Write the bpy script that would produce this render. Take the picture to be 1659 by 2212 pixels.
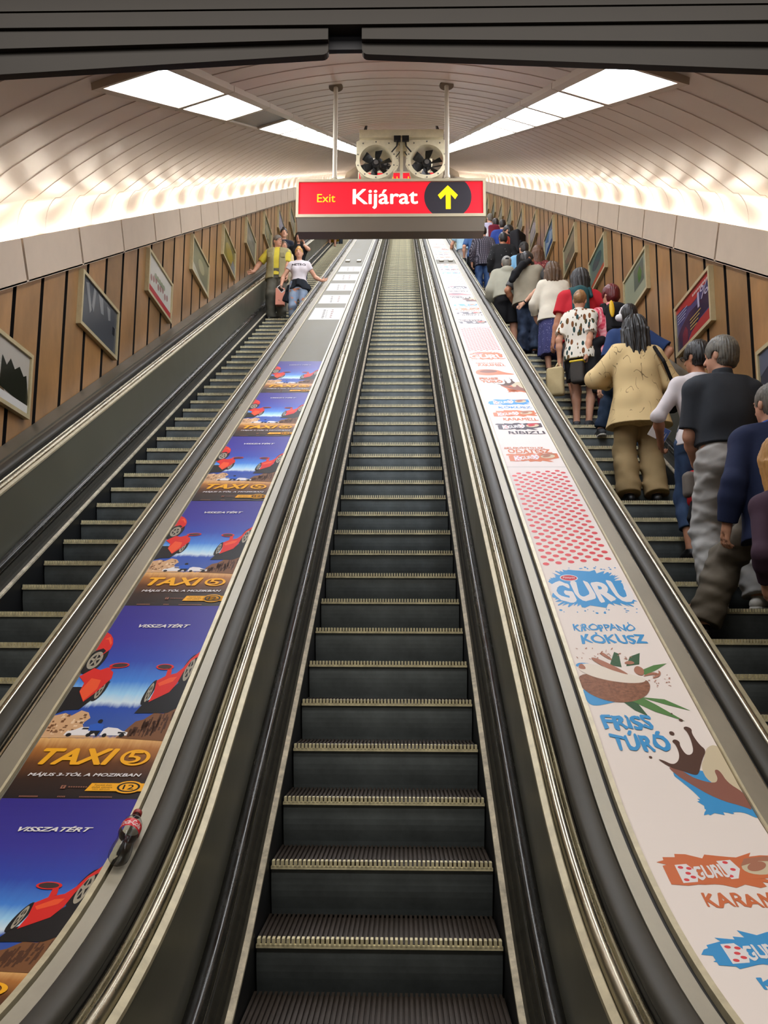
import bpy, bmesh, math, random
import numpy as np
from mathutils import Vector, Matrix
from mathutils.geometry import tessellate_polygon

for o in list(bpy.data.objects):
    bpy.data.objects.remove(o, do_unlink=True)
SC = bpy.context.scene
COL = SC.collection
K = 0.87                       # survey units -> metres
T30 = math.tan(math.pi / 6)
C30, S30 = math.cos(math.pi / 6), 0.5

# ---------------------------------------------------------------- camera
f_px, pit, yaw, rol = 1933.27, 0.155578, -0.0217937, 0.00452846
Fv = Vector((math.sin(yaw) * math.cos(pit), math.cos(yaw) * math.cos(pit), math.sin(pit)))
Rv = Vector((math.cos(yaw), -math.sin(yaw), 0))
Uv = Rv.cross(Fv)
Rr, Ur = Rv * math.cos(rol) + Uv * math.sin(rol), -Rv * math.sin(rol) + Uv * math.cos(rol)
cam = bpy.data.objects.new('camera', bpy.data.cameras.new('camera'))
COL.objects.link(cam)
cam.data.sensor_fit = 'VERTICAL'
cam.data.sensor_height = 36
cam.data.sensor_width = 27
cam.data.lens = f_px / 2212 * 36
cam.data.clip_start = 0.05
cam.data.clip_end = 300
CAMP = Vector((0.100464, -4.057785, 1.217213)) * K
M3 = Matrix((Rr, Ur, -Fv)).transposed()
cam.matrix_world = Matrix.Translation(CAMP) @ M3.to_4x4()
SC.camera = cam

# ---------------------------------------------------------------- world, lights, exposure
EXPOSURE = 0.0
FIXTURE_POWER = 18.0            # ceiling diffusers
COVE_POWER = 58.0              # tubes behind the cornice
FILL_POWER = 80.0              # unseen fill lights added over the foot of the decks
SIGN_POWER = 1.0
world = bpy.data.worlds.new('world')
SC.world = world
world.use_nodes = True
world.node_tree.nodes['Background'].inputs[0].default_value = (1.0, 0.9, 0.78, 1)
world.node_tree.nodes['Background'].inputs[1].default_value = 0.12
SC.view_settings.view_transform = 'Standard'
SC.view_settings.look = 'None'
SC.view_settings.gamma = 1.0
SC.view_settings.exposure = EXPOSURE
SC.view_settings.use_curve_mapping = False
try:
    SC.cycles.max_bounces = 8
    SC.cycles.diffuse_bounces = 4
    SC.cycles.glossy_bounces = 3
    SC.cycles.transmission_bounces = 6
    SC.cycles.caustics_reflective = False
    SC.cycles.caustics_refractive = False
    SC.cycles.sample_clamp_indirect = 6
    SC.cycles.use_denoising = True
except Exception:
    pass

# unseen fill lights, added to brighten the lower decks from above
for hy in (-1.2, -4.2):
    la = bpy.data.lights.new('deck_fill', 'AREA')
    la.shape = 'RECTANGLE'
    la.size, la.size_y = 5.0, 0.8
    la.energy = FILL_POWER
    la.color = (1.0, 0.93, 0.84)
    lo_ = bpy.data.objects.new('deck_fill', la)
    COL.objects.link(lo_)
    lo_.location = (0.0, hy * K, 4.9 * K)
    lo_.rotation_euler = (0, 0, 0)

# ---------------------------------------------------------------- materials
def lin(c):
    return tuple((v / 255 / 12.92 if v / 255 <= 0.04045 else ((v / 255 + 0.055) / 1.055) ** 2.4) for v in c[:3])

MATS = {}
def mat(name, rgb, rough=0.5, metal=0.0, spec=0.5, emit=0.0, var=0.0, vscale=6.0, bump=0.0, bscale=40.0,
        stretch=(1, 1, 1), alpha=1.0, trans=0.0, rvar=0.0, dark=0.55):
    """Principled material with optional noise variation of colour, roughness and bump (object space)."""
    if name in MATS:
        return MATS[name]
    m = bpy.data.materials.new(name)
    m.use_nodes = True
    nt = m.node_tree
    b = nt.nodes['Principled BSDF']
    c = lin(rgb) + (1,)
    b.inputs['Base Color'].default_value = c
    b.inputs['Roughness'].default_value = rough
    b.inputs['Metallic'].default_value = metal
    b.inputs['Specular IOR Level'].default_value = spec
    b.inputs['Alpha'].default_value = alpha
    b.inputs['Transmission Weight'].default_value = trans
    if emit:
        b.inputs['Emission Color'].default_value = c
        b.inputs['Emission Strength'].default_value = emit
    if var or bump or rvar:
        tc = nt.nodes.new('ShaderNodeTexCoord')
        mp = nt.nodes.new('ShaderNodeMapping')
        mp.inputs['Scale'].default_value = stretch
        nt.links.new(tc.outputs['Object'], mp.inputs['Vector'])
        if var or rvar:
            n = nt.nodes.new('ShaderNodeTexNoise')
            n.inputs['Scale'].default_value = vscale
            n.inputs['Detail'].default_value = 6
            n.inputs['Roughness'].default_value = 0.65
            nt.links.new(mp.outputs[0], n.inputs['Vector'])
        if var:
            r = nt.nodes.new('ShaderNodeMix')
            r.data_type = 'RGBA'
            r.inputs[6].default_value = tuple(v * (1 - var * dark * 1.6) for v in c[:3]) + (1,)
            r.inputs[7].default_value = tuple(min(1, v * (1 + var * 0.6)) for v in c[:3]) + (1,)
            mr = nt.nodes.new('ShaderNodeMapRange')
            mr.inputs[1].default_value = 0.3
            mr.inputs[2].default_value = 0.7
            nt.links.new(n.outputs['Fac'], mr.inputs[0])
            nt.links.new(mr.outputs[0], r.inputs[0])
            nt.links.new(r.outputs[2], b.inputs['Base Color'])
        if rvar:
            mr2 = nt.nodes.new('ShaderNodeMapRange')
            mr2.inputs[1].default_value = 0.3
            mr2.inputs[2].default_value = 0.7
            mr2.inputs[3].default_value = max(0.02, rough - rvar)
            mr2.inputs[4].default_value = min(1, rough + rvar)
            nt.links.new(n.outputs['Fac'], mr2.inputs[0])
            nt.links.new(mr2.outputs[0], b.inputs['Roughness'])
        if bump:
            n2 = nt.nodes.new('ShaderNodeTexNoise')
            n2.inputs['Scale'].default_value = bscale
            n2.inputs['Detail'].default_value = 4
            nt.links.new(mp.outputs[0], n2.inputs['Vector'])
            bp = nt.nodes.new('ShaderNodeBump')
            bp.inputs['Strength'].default_value = bump
            bp.inputs['Distance'].default_value = 0.01
            nt.links.new(n2.outputs['Fac'], bp.inputs['Height'])
            nt.links.new(bp.outputs[0], b.inputs['Normal'])
    MATS[name] = m
    return m

# ---------------------------------------------------------------- mesh helpers
def tag(o, label, cat, group=None, kind=None):
    o['label'] = label
    if cat:
        o['category'] = cat
    if group:
        o['group'] = group
    if kind:
        o['kind'] = kind
    return o

def structure(o, label=None):
    o['kind'] = 'structure'
    if label:
        o['label'] = label
    return o

def obj(name, verts, faces, mats, parent=None, smooth=False, fm=None, loc=None):
    me = bpy.data.meshes.new(name)
    me.from_pydata([tuple(v) for v in verts], [], [tuple(f) for f in faces])
    if not isinstance(mats, (list, tuple)):
        mats = [mats]
    for m in mats:
        me.materials.append(m)
    if fm is not None:
        me.polygons.foreach_set('material_index', list(fm))
    if smooth:
        me.polygons.foreach_set('use_smooth', [True] * len(me.polygons))
    me.update()
    o = bpy.data.objects.new(name, me)
    COL.objects.link(o)
    if parent is not None:
        o.parent = parent
    if loc is not None:
        o.location = loc
    return o

def empty(name, loc=(0, 0, 0), rz=0.0):
    o = bpy.data.objects.new(name, None)
    o.empty_display_size = 0.2
    COL.objects.link(o)
    o.location = loc
    o.rotation_euler = (0, 0, rz)
    return o

class MB:
    """collects simple shapes into one mesh"""
    def __init__(self):
        self.v, self.f, self.m = [], [], []
    def add(self, vs, fs, mi=0):
        b = len(self.v)
        self.v += [tuple(v) for v in vs]
        self.f += [tuple(i + b for i in f) for f in fs]
        self.m += [mi] * len(fs)
    def box(self, c, s, mi=0, rot=None):
        c = Vector(c)
        vs = []
        for z in (-1, 1):
            for x, y in ((-1, -1), (1, -1), (1, 1), (-1, 1)):
                p = Vector((x * s[0] / 2, y * s[1] / 2, z * s[2] / 2))
                vs.append(c + (rot @ p if rot else p))
        self.add(vs, [(3, 2, 1, 0), (4, 5, 6, 7), (0, 1, 5, 4), (1, 2, 6, 5), (2, 3, 7, 6), (3, 0, 4, 7)], mi)
    def hexa(self, lo, hi, mi=0):
        """lo, hi: four corners each"""
        self.add(list(lo) + list(hi), [(3, 2, 1, 0), (4, 5, 6, 7), (0, 1, 5, 4), (1, 2, 6, 5), (2, 3, 7, 6), (3, 0, 4, 7)], mi)
    def tube(self, pts, r, n=10, mi=0, caps=True):
        pts = [Vector(p) for p in pts]
        rs = r if isinstance(r, (list, tuple)) else [r] * len(pts)
        vs, fs = [], []
        prev = None
        for i, p in enumerate(pts):
            d = (pts[min(i + 1, len(pts) - 1)] - pts[max(i - 1, 0)]).normalized()
            if prev is None:
                a = d.orthogonal().normalized()
            else:
                a = (prev - d * prev.dot(d)).normalized()
            prev = a
            b = d.cross(a)
            for j in range(n):
                t = 2 * math.pi * j / n
                vs.append(p + (a * math.cos(t) + b * math.sin(t)) * rs[i])
        for i in range(len(pts) - 1):
            for j in range(n):
                k = (j + 1) % n
                fs.append((i * n + j, i * n + k, (i + 1) * n + k, (i + 1) * n + j))
        if caps:
            fs.append(tuple(range(n))[::-1])
            fs.append(tuple((len(pts) - 1) * n + j for j in range(n)))
        self.add(vs, fs, mi)
    def lathe(self, prof, origin=(0, 0, 0), n=24, mi=0, rot=None):
        """prof: (radius, height) pairs around z"""
        vs, fs = [], []
        o = Vector(origin)
        for r, h in prof:
            for j in range(n):
                t = 2 * math.pi * j / n
                p = Vector((r * math.cos(t), r * math.sin(t), h))
                vs.append(o + (rot @ p if rot else p))
        for i in range(len(prof) - 1):
            for j in range(n):
                k = (j + 1) % n
                fs.append((i * n + j, i * n + k, (i + 1) * n + k, (i + 1) * n + j))
        self.add(vs, fs, mi)
    def build(self, name, mats, parent=None, smooth=False, loc=None):
        return obj(name, self.v, self.f, mats, parent, smooth, self.m, loc)

# slope coordinates: X across, s along the incline, n normal to it (survey units) -> world metres
S0, RB = 0.1, 4.0
def W(X, s, n):
    if s >= S0:
        y, z = s * C30 - n * S30, s * S30 + n * C30
    else:
        cy, cz = S0 * C30 - RB * S30, S0 * S30 + RB * C30
        a = (S0 - s) / RB
        ext = 0.0
        if a > math.pi / 6:
            ext = (a - math.pi / 6) * RB
            a = math.pi / 6
        ang = math.pi / 6 - a
        y = cy + (RB - n) * math.sin(ang) - ext
        z = cz - (RB - n) * math.cos(ang)
    return Vector((X * K, y * K, z * K))

S_END = 60.0
S_LIST = [-3.6, -2.6] + [-2.0 + 0.14 * i for i in range(16)] + [0.3, 1.5] + [3.5 + 3.0 * i for i in range(19)] + [S_END]

def sweep(mb, prof, closed=False, ss=None, mi=0):
    ss = ss or S_LIST
    n = len(prof)
    vs = [W(X, s, h) for s in ss for X, h in prof]
    fs = []
    for i in range(len(ss) - 1):
        for j in range(n if closed else n - 1):
            k = (j + 1) % n
            fs.append((i * n + j, i * n + k, (i + 1) * n + k, (i + 1) * n + j))
    if closed:
        fs.append(tuple(range(n)))
        fs.append(tuple((len(ss) - 1) * n + j for j in range(n))[::-1])
    mb.add(vs, fs, mi)

def swept(name, prof, m, parent=None, closed=True, ss=None, smooth=False):
    b = MB()
    sweep(b, prof, closed, ss)
    return b.build(name, m, parent, smooth)

def arc(cx, cy, r, a0, a1, n, ry=None):
    return [(cx + r * math.cos(math.radians(a0 + (a1 - a0) * i / n)), cy + (ry or r) * math.sin(math.radians(a0 + (a1 - a0) * i / n))) for i in range(n + 1)]

# flat printed shapes -------------------------------------------------
def tess(poly):
    return [tuple(t) for t in tessellate_polygon([[Vector((p[0], p[1], 0)) for p in poly]])]

def text2d(txt, size=1.0, bold=0.0, shear=0.0, align='CENTER', spacing=1.0):
    cu = bpy.data.curves.new('lettering', 'FONT')
    cu.body = txt
    cu.size = size
    cu.align_x = align
    cu.align_y = 'CENTER'
    cu.shear = shear
    cu.space_character = spacing
    cu.resolution_u = 3
    o = bpy.data.objects.new('lettering', cu)
    COL.objects.link(o)
    dg = bpy.context.evaluated_depsgraph_get()
    me = o.evaluated_get(dg).to_mesh()
    vs = [(v.co.x, v.co.y) for v in me.vertices]
    fs = [tuple(p.vertices) for p in me.polygons]
    o.evaluated_get(dg).to_mesh_clear()
    bpy.data.objects.remove(o, do_unlink=True)
    bpy.data.curves.remove(cu)
    if bold:        # heavier strokes: the outline laid over itself round a small ring
        n, r = len(vs), 0.55 * bold * size
        base_v, base_f = vs, fs
        vs, fs = [], []
        for j in range(6):
            a = j * math.pi / 3
            fs += [tuple(i + n * j for i in f) for f in base_f]
            vs += [(x + r * math.cos(a), y + r * math.sin(a), 0.25 * j) for x, y in base_v]
    return vs, fs

def fit_text(txt, x0, x1, y0, y1, bold=0.0, shear=0.0, wob=0.0, seed=0, spacing=1.0):
    """text stretched to fill the box"""
    vs, fs = text2d(txt, 1.0, bold, shear, spacing=spacing)
    ax, bx = min(v[0] for v in vs), max(v[0] for v in vs)
    ay, by = min(v[1] for v in vs), max(v[1] for v in vs)
    out = []
    for x, y, *dz in vs:
        u, w = (x - ax) / (bx - ax), (y - ay) / (by - ay)
        if wob:
            w += wob * math.sin(u * 17 + seed) + wob * 0.6 * math.sin(u * 41 + seed * 2)
            u += wob * 0.25 * math.sin(w * 5 + u * 23 + seed)
        out.append((x0 + (x1 - x0) * u, y0 + (y1 - y0) * w, *dz))
    return out, fs

class Print:
    """flat inks on a plane given by mapf(x, y, lift) -> world point"""
    def __init__(self, mapf, cut=None):
        self.mapf, self.parts, self.cut = mapf, [], cut
    def ink(self, name, m, layer, shapes, parent, label=None):
        # far-apart shapes of one ink become prints of their own
        bx = []
        for sv, sf in shapes:
            w = [self.mapf(q[0], q[1], layer) for q in sv]
            bx.append(([min(p[i] for p in w) for i in range(3)], [max(p[i] for p in w) for i in range(3)]))
        grp = list(range(len(shapes)))
        def root(i):
            while grp[i] != i:
                i = grp[i]
            return i
        if len(shapes) < 300:
            for i in range(len(shapes)):
                for j in range(i):
                    g = math.sqrt(sum(max(0, bx[i][0][c] - bx[j][1][c], bx[j][0][c] - bx[i][1][c]) ** 2 for c in range(3)))
                    sz = max(max(b[1][c] - b[0][c] for c in range(3)) for b in (bx[i], bx[j]))
                    if g <= max(0.018, 0.45 * sz):
                        grp[root(i)] = root(j)
            rs = sorted(set(root(i) for i in range(len(shapes))))
            if len(rs) > 1:
                for r in rs:
                    o = self.ink(name, m, layer, [shapes[i] for i in range(len(shapes)) if root(i) == r], parent, label)
                return o
        vs, fs = [], []
        for sv, sf in shapes:
            b = len(vs)
            vs += sv
            fs += [tuple(i + b for i in f) for f in sf]
        if self.cut:
            bm = bmesh.new()
            bv = [bm.verts.new((q[0], q[1], q[2] if len(q) > 2 else 0)) for q in vs]
            for f in fs:
                try:
                    bm.faces.new([bv[i] for i in f])
                except ValueError:
                    pass
            lo, hi = min(v[1] for v in vs), max(v[1] for v in vs)
            for c in self.cut:
                if lo < c < hi:
                    bmesh.ops.bisect_plane(bm, geom=bm.verts[:] + bm.edges[:] + bm.faces[:], plane_co=(0, c, 0), plane_no=(0, 1, 0))
            bm.verts.index_update()
            vs = [(v.co.x, v.co.y, v.co.z) for v in bm.verts]
            fs = [tuple(v.index for v in f.verts) for f in bm.faces]
            bm.free()
        me_v = [self.mapf(q[0], q[1], layer + (q[2] if len(q) > 2 else 0)) for q in vs]
        if name.split('_')[-1] not in ('lettering', 'logo', 'print', 'dots', 'spots', 'windows', 'splash'):
            name += '_print'
        o = obj(name, me_v, fs, m, parent)
        if label:
            o['label'] = label
        return o

def P2(poly):
    poly = [(float(a), float(b)) for a, b in poly]
    return poly, tess(poly)
def S2(poly, n=2):
    """rounded outline (corner cutting)"""
    for _ in range(n):
        out = []
        for i, p in enumerate(poly):
            q = poly[(i + 1) % len(poly)]
            out += [(p[0] * .75 + q[0] * .25, p[1] * .75 + q[1] * .25), (p[0] * .25 + q[0] * .75, p[1] * .25 + q[1] * .75)]
        poly = out
    return P2(poly)
def R2(x0, y0, x1, y1):
    return [(x0, y0), (x1, y0), (x1, y1), (x0, y1)], [(0, 1, 2, 3)]
def E2(cx, cy, rx, ry, n=20, rot=0.0, a0=0.0, a1=360.0):
    c, s = math.cos(rot), math.sin(rot)
    pts = []
    full = abs(a1 - a0) >= 360
    for i in range(n if full else n + 1):
        t = math.radians(a0 + (a1 - a0) * i / n)
        x, y = rx * math.cos(t), ry * math.sin(t)
        pts.append((cx + x * c - y * s, cy + x * s + y * c))
    return pts, [tuple(range(len(pts)))]
def RING2(cx, cy, rx, ry, w, wy=None, n=28):
    wy = wy or w
    vs, fs = [], []
    for i in range(n):
        t = 2 * math.pi * i / n
        vs += [(cx + rx * math.cos(t), cy + ry * math.sin(t)), (cx + (rx - w) * math.cos(t), cy + (ry - wy) * math.sin(t))]
        k = (i + 1) % n
        fs.append((2 * i, 2 * k, 2 * k + 1, 2 * i + 1))
    return vs, fs
def SPLAT(cx, cy, rx, ry, seed, jag=0.16, n=70, pw=0.5):
    """ragged brush blot"""
    rnd = random.Random(seed)
    pts = []
    for i in range(n):
        t = 2 * math.pi * i / n
        c, s = math.cos(t), math.sin(t)
        q = 1 + rnd.uniform(-jag, jag * 0.6) + 0.06 * math.sin(3 * t + seed)
        pts.append((cx + rx * q * math.copysign(abs(c) ** pw, c), cy + ry * q * math.copysign(abs(s) ** pw, s)))
    return P2(pts)
# ================================================================ SETTING
XW, XC = 3.48, 3.42
m_plank = [mat('veneer_a', (156, 116, 72), 0.32, var=0.35, vscale=2.2, stretch=(1, 1.2, 0.6), bump=0.06, bscale=14),
           mat('veneer_b', (164, 124, 80), 0.3, var=0.35, vscale=2.6, stretch=(1, 1.4, 0.5), bump=0.06, bscale=14),
           mat('veneer_c', (146, 109, 66), 0.34, var=0.4, vscale=1.9, stretch=(1, 1, 0.7), bump=0.06, bscale=14),
           mat('veneer_d', (168, 124, 74), 0.3, var=0.3, vscale=3.0, stretch=(1, 1.1, 0.6), bump=0.06, bscale=14)]
m_gap = mat('wall_gap', (14, 8, 6), 0.6, var=0.4, vscale=10)
m_cornice = mat('cornice_panel', (206, 188, 166), 0.45, var=0.06, vscale=3)
m_vault = mat('vault_panel', (200, 184, 170), 0.36, spec=0.4, var=0.08, vscale=1.3, stretch=(1, 1, 0.3), rvar=0.06)
m_beam = mat('beam_paint', (36, 30, 25), 0.6, var=0.12, vscale=8)
m_navy = mat('navy_block', (12, 13, 26), 0.6)
m_tube = mat('cove_tube', (255, 244, 226), 0.4, emit=COVE_POWER)
m_end = mat('hall_plaster', (176, 164, 146), 0.7)
m_conc = mat('concrete', (70, 66, 60), 0.8, var=0.3)
m_tile = mat('hall_tile', (112, 104, 94), 0.5, var=0.2)

def wall(name, side, y_off):
    rnd = random.Random(5 + side)
    b = MB()
    per, gap = 0.594, 0.074
    i0, i1 = -7, 80
    def zz(y, n):
        return (n + 0.5 * y) / C30        # height on the wall plane for a given normal offset
    X = XW * side
    for i in range(i0, i1):
        ya = y_off + per * i + gap / 2
        yb = ya + per - gap
        n0, n1 = 0.70, 2.16
        q = [(ya, zz(ya, n0)), (yb, zz(yb, n0)), (yb, zz(yb, n1)), (ya, zz(ya, n1))]
        lo = [Vector((X * K, y * K, z * K)) for y, z in q]
        hi = [Vector(((X + 0.055 * side) * K, y * K, z * K)) for y, z in q]
        b.hexa(lo, hi, rnd.randrange(4))
        b.m[-4:] = [4] * 4            # the sides facing the joints are dark
    ya, yb = y_off + per * i0, y_off + per * i1
    q = [(ya, zz(ya, 0.2)), (yb, zz(yb, 0.2)), (yb, zz(yb, 2.11)), (ya, zz(ya, 2.11))]
    b.hexa([Vector(((X + 0.05 * side) * K, y * K, z * K)) for y, z in q], [Vector(((X + 0.16 * side) * K, y * K, z * K)) for y, z in q], 4)
    o = b.build(name, m_plank + [m_gap])
    # rails of the panelling meet in fine diagonal seams; kept inside the material
    return structure(o)
wall('wall_left', -1, 4.29)
wall('wall_right', 1, 4.33)

def cornice(name, side, s_joint, dn):
    b = MB()
    per, gap = 1.555, 0.05
    for i in range(-3, 35):
        sa = s_joint + per * i + gap / 2
        sb = sa + per - gap
        X0, X1 = XC * side, (XC + 0.03) * side
        n0, n1 = 2.095 + dn, 2.49 + dn
        lo = [W(X0, sa, n0), W(X0, sb, n0), W(X0, sb, n1), W(X0, sa, n1)]
        hi = [W(X1, sa, n0), W(X1, sb, n0), W(X1, sb, n1), W(X1, sa, n1)]
        b.hexa(lo, hi, 0)
    sw = [s_joint - per * 3, S_END]
    sweep(b, [((XC + 0.045) * side, 2.13 + dn), ((XC + 0.075) * side, 2.13 + dn), ((XC + 0.075) * side, 2.44 + dn), ((XC + 0.045) * side, 2.44 + dn)], True, sw, 1)
    sweep(b, [((XC + 0.0) * side, 2.10 + dn), ((XW + 0.06) * side, 2.10 + dn), ((XW + 0.06) * side, 2.13 + dn), ((XC + 0.0) * side, 2.115 + dn)], True, sw, 0)
    o = b.build(name, [m_cornice, mat('cornice_back', (120, 104, 84), 0.7)])
    return structure(o)
cornice('trim_1', -1, 5.634, 0.0)
cornice('trim_2', 1, 7.05, 0.02)

# vaulted ceiling of lapped curved panels
def vault_n(x):
    return 3.92 - (6.2 - math.sqrt(6.2 * 6.2 - x * x))
def vault_pts(nx=30):
    pts = []
    for i in range(nx + 1):
        x = -3.55 + 7.1 * i / nx
        pts.append((x, vault_n(x)))
    end = [(3.6, 2.80), (3.64, 2.765), (3.68, 2.715), (3.71, 2.66), (3.735, 2.59), (3.755, 2.50), (3.77, 2.40), (3.778, 2.28), (3.78, 2.16)]
    return [(-x, n) for x, n in end[::-1]] + pts + end
b = MB()
vp = vault_pts()
pitch, nv = 0.76, len(vp)
s = 0.27
def strip(rows):
    vs = [W(x, ss, n + d) for ss, d in rows for x, n in vp]
    b.add(vs, [(j, nv + j, nv + j + 1, j + 1) for j in range(nv - 1)])
while s < S_END:
    strip([(s, 0.0), (s + pitch, 0.006)])
    strip([(s + pitch - 0.003, 0.009), (s + pitch + 0.0, -0.001)])
    s += pitch
o = b.build('ceiling', m_vault, smooth=True)
bm = bmesh.new()                    # the vault ends square against the hall
bm.from_mesh(o.data)
bmesh.ops.bisect_plane(bm, geom=bm.verts[:] + bm.edges[:] + bm.faces[:], plane_co=(0, 0.24 * K, 0), plane_no=(0, 1, 0), clear_inner=True)
bm.to_mesh(o.data)
bm.free()
structure(o)

# fluorescent tubes lying in the trough behind each cornice
for side, nm, sj in ((-1, 'trim_3', 5.634), (1, 'trim_4', 7.05)):
    b = MB()
    for i in range(-3, 35):
        sa = sj + 1.555 * i + 0.33
        b.tube([W(3.60 * side, sa, 2.33), W(3.60 * side, sa + 0.88, 2.33)], 0.02, 6, 0)
        # unseen plates added between the tubes to shade the vault in bands
        p0, p1, e0, e1 = sa - 0.37, sa - 0.305, 3.53 * side, 3.75 * side
        b.hexa([W(e0, p0, 2.2), W(e1, p0, 2.2), W(e1, p1, 2.2), W(e0, p1, 2.2)], [W(e0, p0, 2.42), W(e1, p0, 2.42), W(e1, p1, 2.42), W(e0, p1, 2.42)], 1)
    structure(b.build(nm, [m_tube, mat('shade_plate', (150, 138, 122), 0.6)]))

# far end wall and an unseen floor slab, added to keep light out from beneath
b = MB()
b.hexa([W(-3.9, S_END + .03, -1), W(3.9, S_END + .03, -1), W(3.9, S_END + .03, 4.3), W(-3.9, S_END + .03, 4.3)],
       [W(-3.9, S_END + .2, -1), W(3.9, S_END + .2, -1), W(3.9, S_END + .2, 4.3), W(-3.9, S_END + .2, 4.3)])
structure(b.build('wall_far', m_end))
b = MB()
sweep(b, [(-3.75, -0.75), (3.75, -0.75), (3.75, -0.6), (-3.75, -0.6)], True)
structure(b.build('floor', m_conc))

# station hall at the foot: landing, ceiling edge with its shutter flaps
ZL = W(0, -3, 0).z
YL = W(0, -2.4, 0).y
b = MB()
b.box((0, (YL - 7.6 * K) / 1 + 3.8 * K - 0.0, ZL - 0.1), (9.5 * K, 7.6 * K, 0.2))
structure(b.build('floor_landing', m_tile))
b = MB()
def kbox(mb, x0, x1, y0, y1, z0, z1, mi=0):
    mb.box(((x0 + x1) / 2 * K, (y0 + y1) / 2 * K, (z0 + z1) / 2 * K), (abs(x1 - x0) * K, abs(y1 - y0) * K, abs(z1 - z0) * K), mi)
kbox(b, -4.6, 4.6, -0.12, 0.2, 4.332, 5.4)
kbox(b, -4.6, 4.6, -0.115, -0.02, 4.246, 4.325)
kbox(b, -4.6, 4.6, -8.0, -0.16, 5.2, 5.4)
structure(b.build('ceiling_hall', m_beam))
b = MB()
for sx, xin in ((-1, -0.27), (1, -0.105)):
    # fascia strip with a slim open joint above and below, drooping a little outward
    xo = 4.5 * sx
    zi, zo = 4.178, 4.09
    b.hexa([Vector((xin * K, -0.10 * K, zi * K)), Vector((xo * K, -0.10 * K, zo * K)), Vector((xo * K, -0.03 * K, zo * K)), Vector((xin * K, -0.03 * K, zi * K))],
           [Vector((xin * K, -0.10 * K, 4.238 * K)), Vector((xo * K, -0.10 * K, 4.238 * K)), Vector((xo * K, -0.03 * K, 4.238 * K)), Vector((xin * K, -0.03 * K, 4.238 * K))])
structure(b.build('trim_5', m_beam))
b = MB()
for sx, xin in ((-1, -0.27), (1, -0.105)):
    xo = 4.5 * sx
    r = 0.03
    front, back = [], []
    pts = [(xin, 4.172), (xin, 4.113 + r)] + [(xin + sx * (r - r * math.cos(math.radians(a))), 4.113 + r - r * math.sin(math.radians(a))) for a in (20, 45, 70, 90)]
    pts += [(xo, 3.875), (xo, 4.08)]
    for x, z in pts:
        front.append(Vector((x * K, -0.075 * K, z * K)))
        back.append(Vector((x * K, -0.03 * K, z * K)))
    n = len(pts)
    base = front + back
    fs = [tuple(range(n)), tuple(range(2 * n - 1, n - 1, -1))] + [(i, (i + 1) % n, n + (i + 1) % n, n + i) for i in range(n)]
    b.add(base, fs)
structure(b.build('trim_6', m_beam))
b = MB()
kbox(b, -0.275, -0.10, -0.04, -0.01, 4.165, 4.245)
structure(b.build('trim_7', m_navy))

# ================================================================ ceiling lights
m_frame = mat('light_frame', (176, 160, 140), 0.4, metal=0.3)
m_diff = mat('light_diffuser', (244, 248, 255), 0.5, emit=FIXTURE_POWER)
m_off = mat('light_off', (40, 40, 43), 0.25, var=0.5, vscale=9)
def fixture(i, side, lit):
    sa, sb = 3.52 + 2.285 * i, 3.52 + 2.285 * (i + 1) - 0.02
    t = empty('ceiling_light', W(0, 0, 0))
    xo, xi, no, ni = 1.90 * side, 1.46 * side, 3.60, 3.72
    def q(u, s, d):
        return W(xo + (xi - xo) * u, s, no + (ni - no) * u - d)
    b = MB()
    def bar(u0, u1, s0, s1, d0=-0.05, d1=0.025):
        b.hexa([q(u0, s0, d0), q(u1, s0, d0), q(u1, s1, d0), q(u0, s1, d0)], [q(u0, s0, d1), q(u1, s0, d1), q(u1, s1, d1), q(u0, s1, d1)])
    bar(-0.10, 0.03, sa, sb)
    bar(0.97, 1.14, sa, sb)
    bar(0.03, 0.97, sa, sa + 0.07)
    bar(0.03, 0.97, sb - 0.07, sb)
    fr = b.build('frame', m_frame, t)
    b = MB()
    b.hexa([q(0.03, sa + 0.06, -0.02), q(0.97, sa + 0.06, -0.02), q(0.97, sb - 0.06, -0.02), q(0.03, sb - 0.06, -0.02)],
           [q(0.03, sa + 0.06, 0.005), q(0.97, sa + 0.06, 0.005), q(0.97, sb - 0.06, 0.005), q(0.03, sb - 0.06, 0.005)])
    d = b.build('diffuser', m_diff if lit else m_off, t)
    if not lit:
        d['label'] = 'dark unlit grey cover'
    return t
ORD = ['nearest', 'second', 'third', 'fourth', 'fifth', 'sixth', 'seventh', 'eighth', 'ninth', 'tenth', 'eleventh', 'twelfth', 'thirteenth', 'fourteenth', 'fifteenth', 'sixteenth', 'seventeenth', 'eighteenth', 'nineteenth', 'twentieth']
for side, wname in ((-1, 'left'), (1, 'right')):
    for i in range(24):
        lit = not (side == -1 and i == 2)
        t = fixture(i, side, lit)
        if not lit:
            tag(t, 'unlit grey ceiling light panel, the only dark one in the left row', 'ceiling light', 'ceiling lights in the left row')
        elif i < 6:
            tag(t, '%s white ceiling light panel of the %s row, counted from the dark beam' % (ORD[i], wname), 'ceiling light', 'ceiling lights in the %s row' % wname)
        else:
            tag(t, 'distant white ceiling light panel far up the %s row' % wname, 'ceiling light', 'distant ceiling lights in the %s row' % wname)
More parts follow.
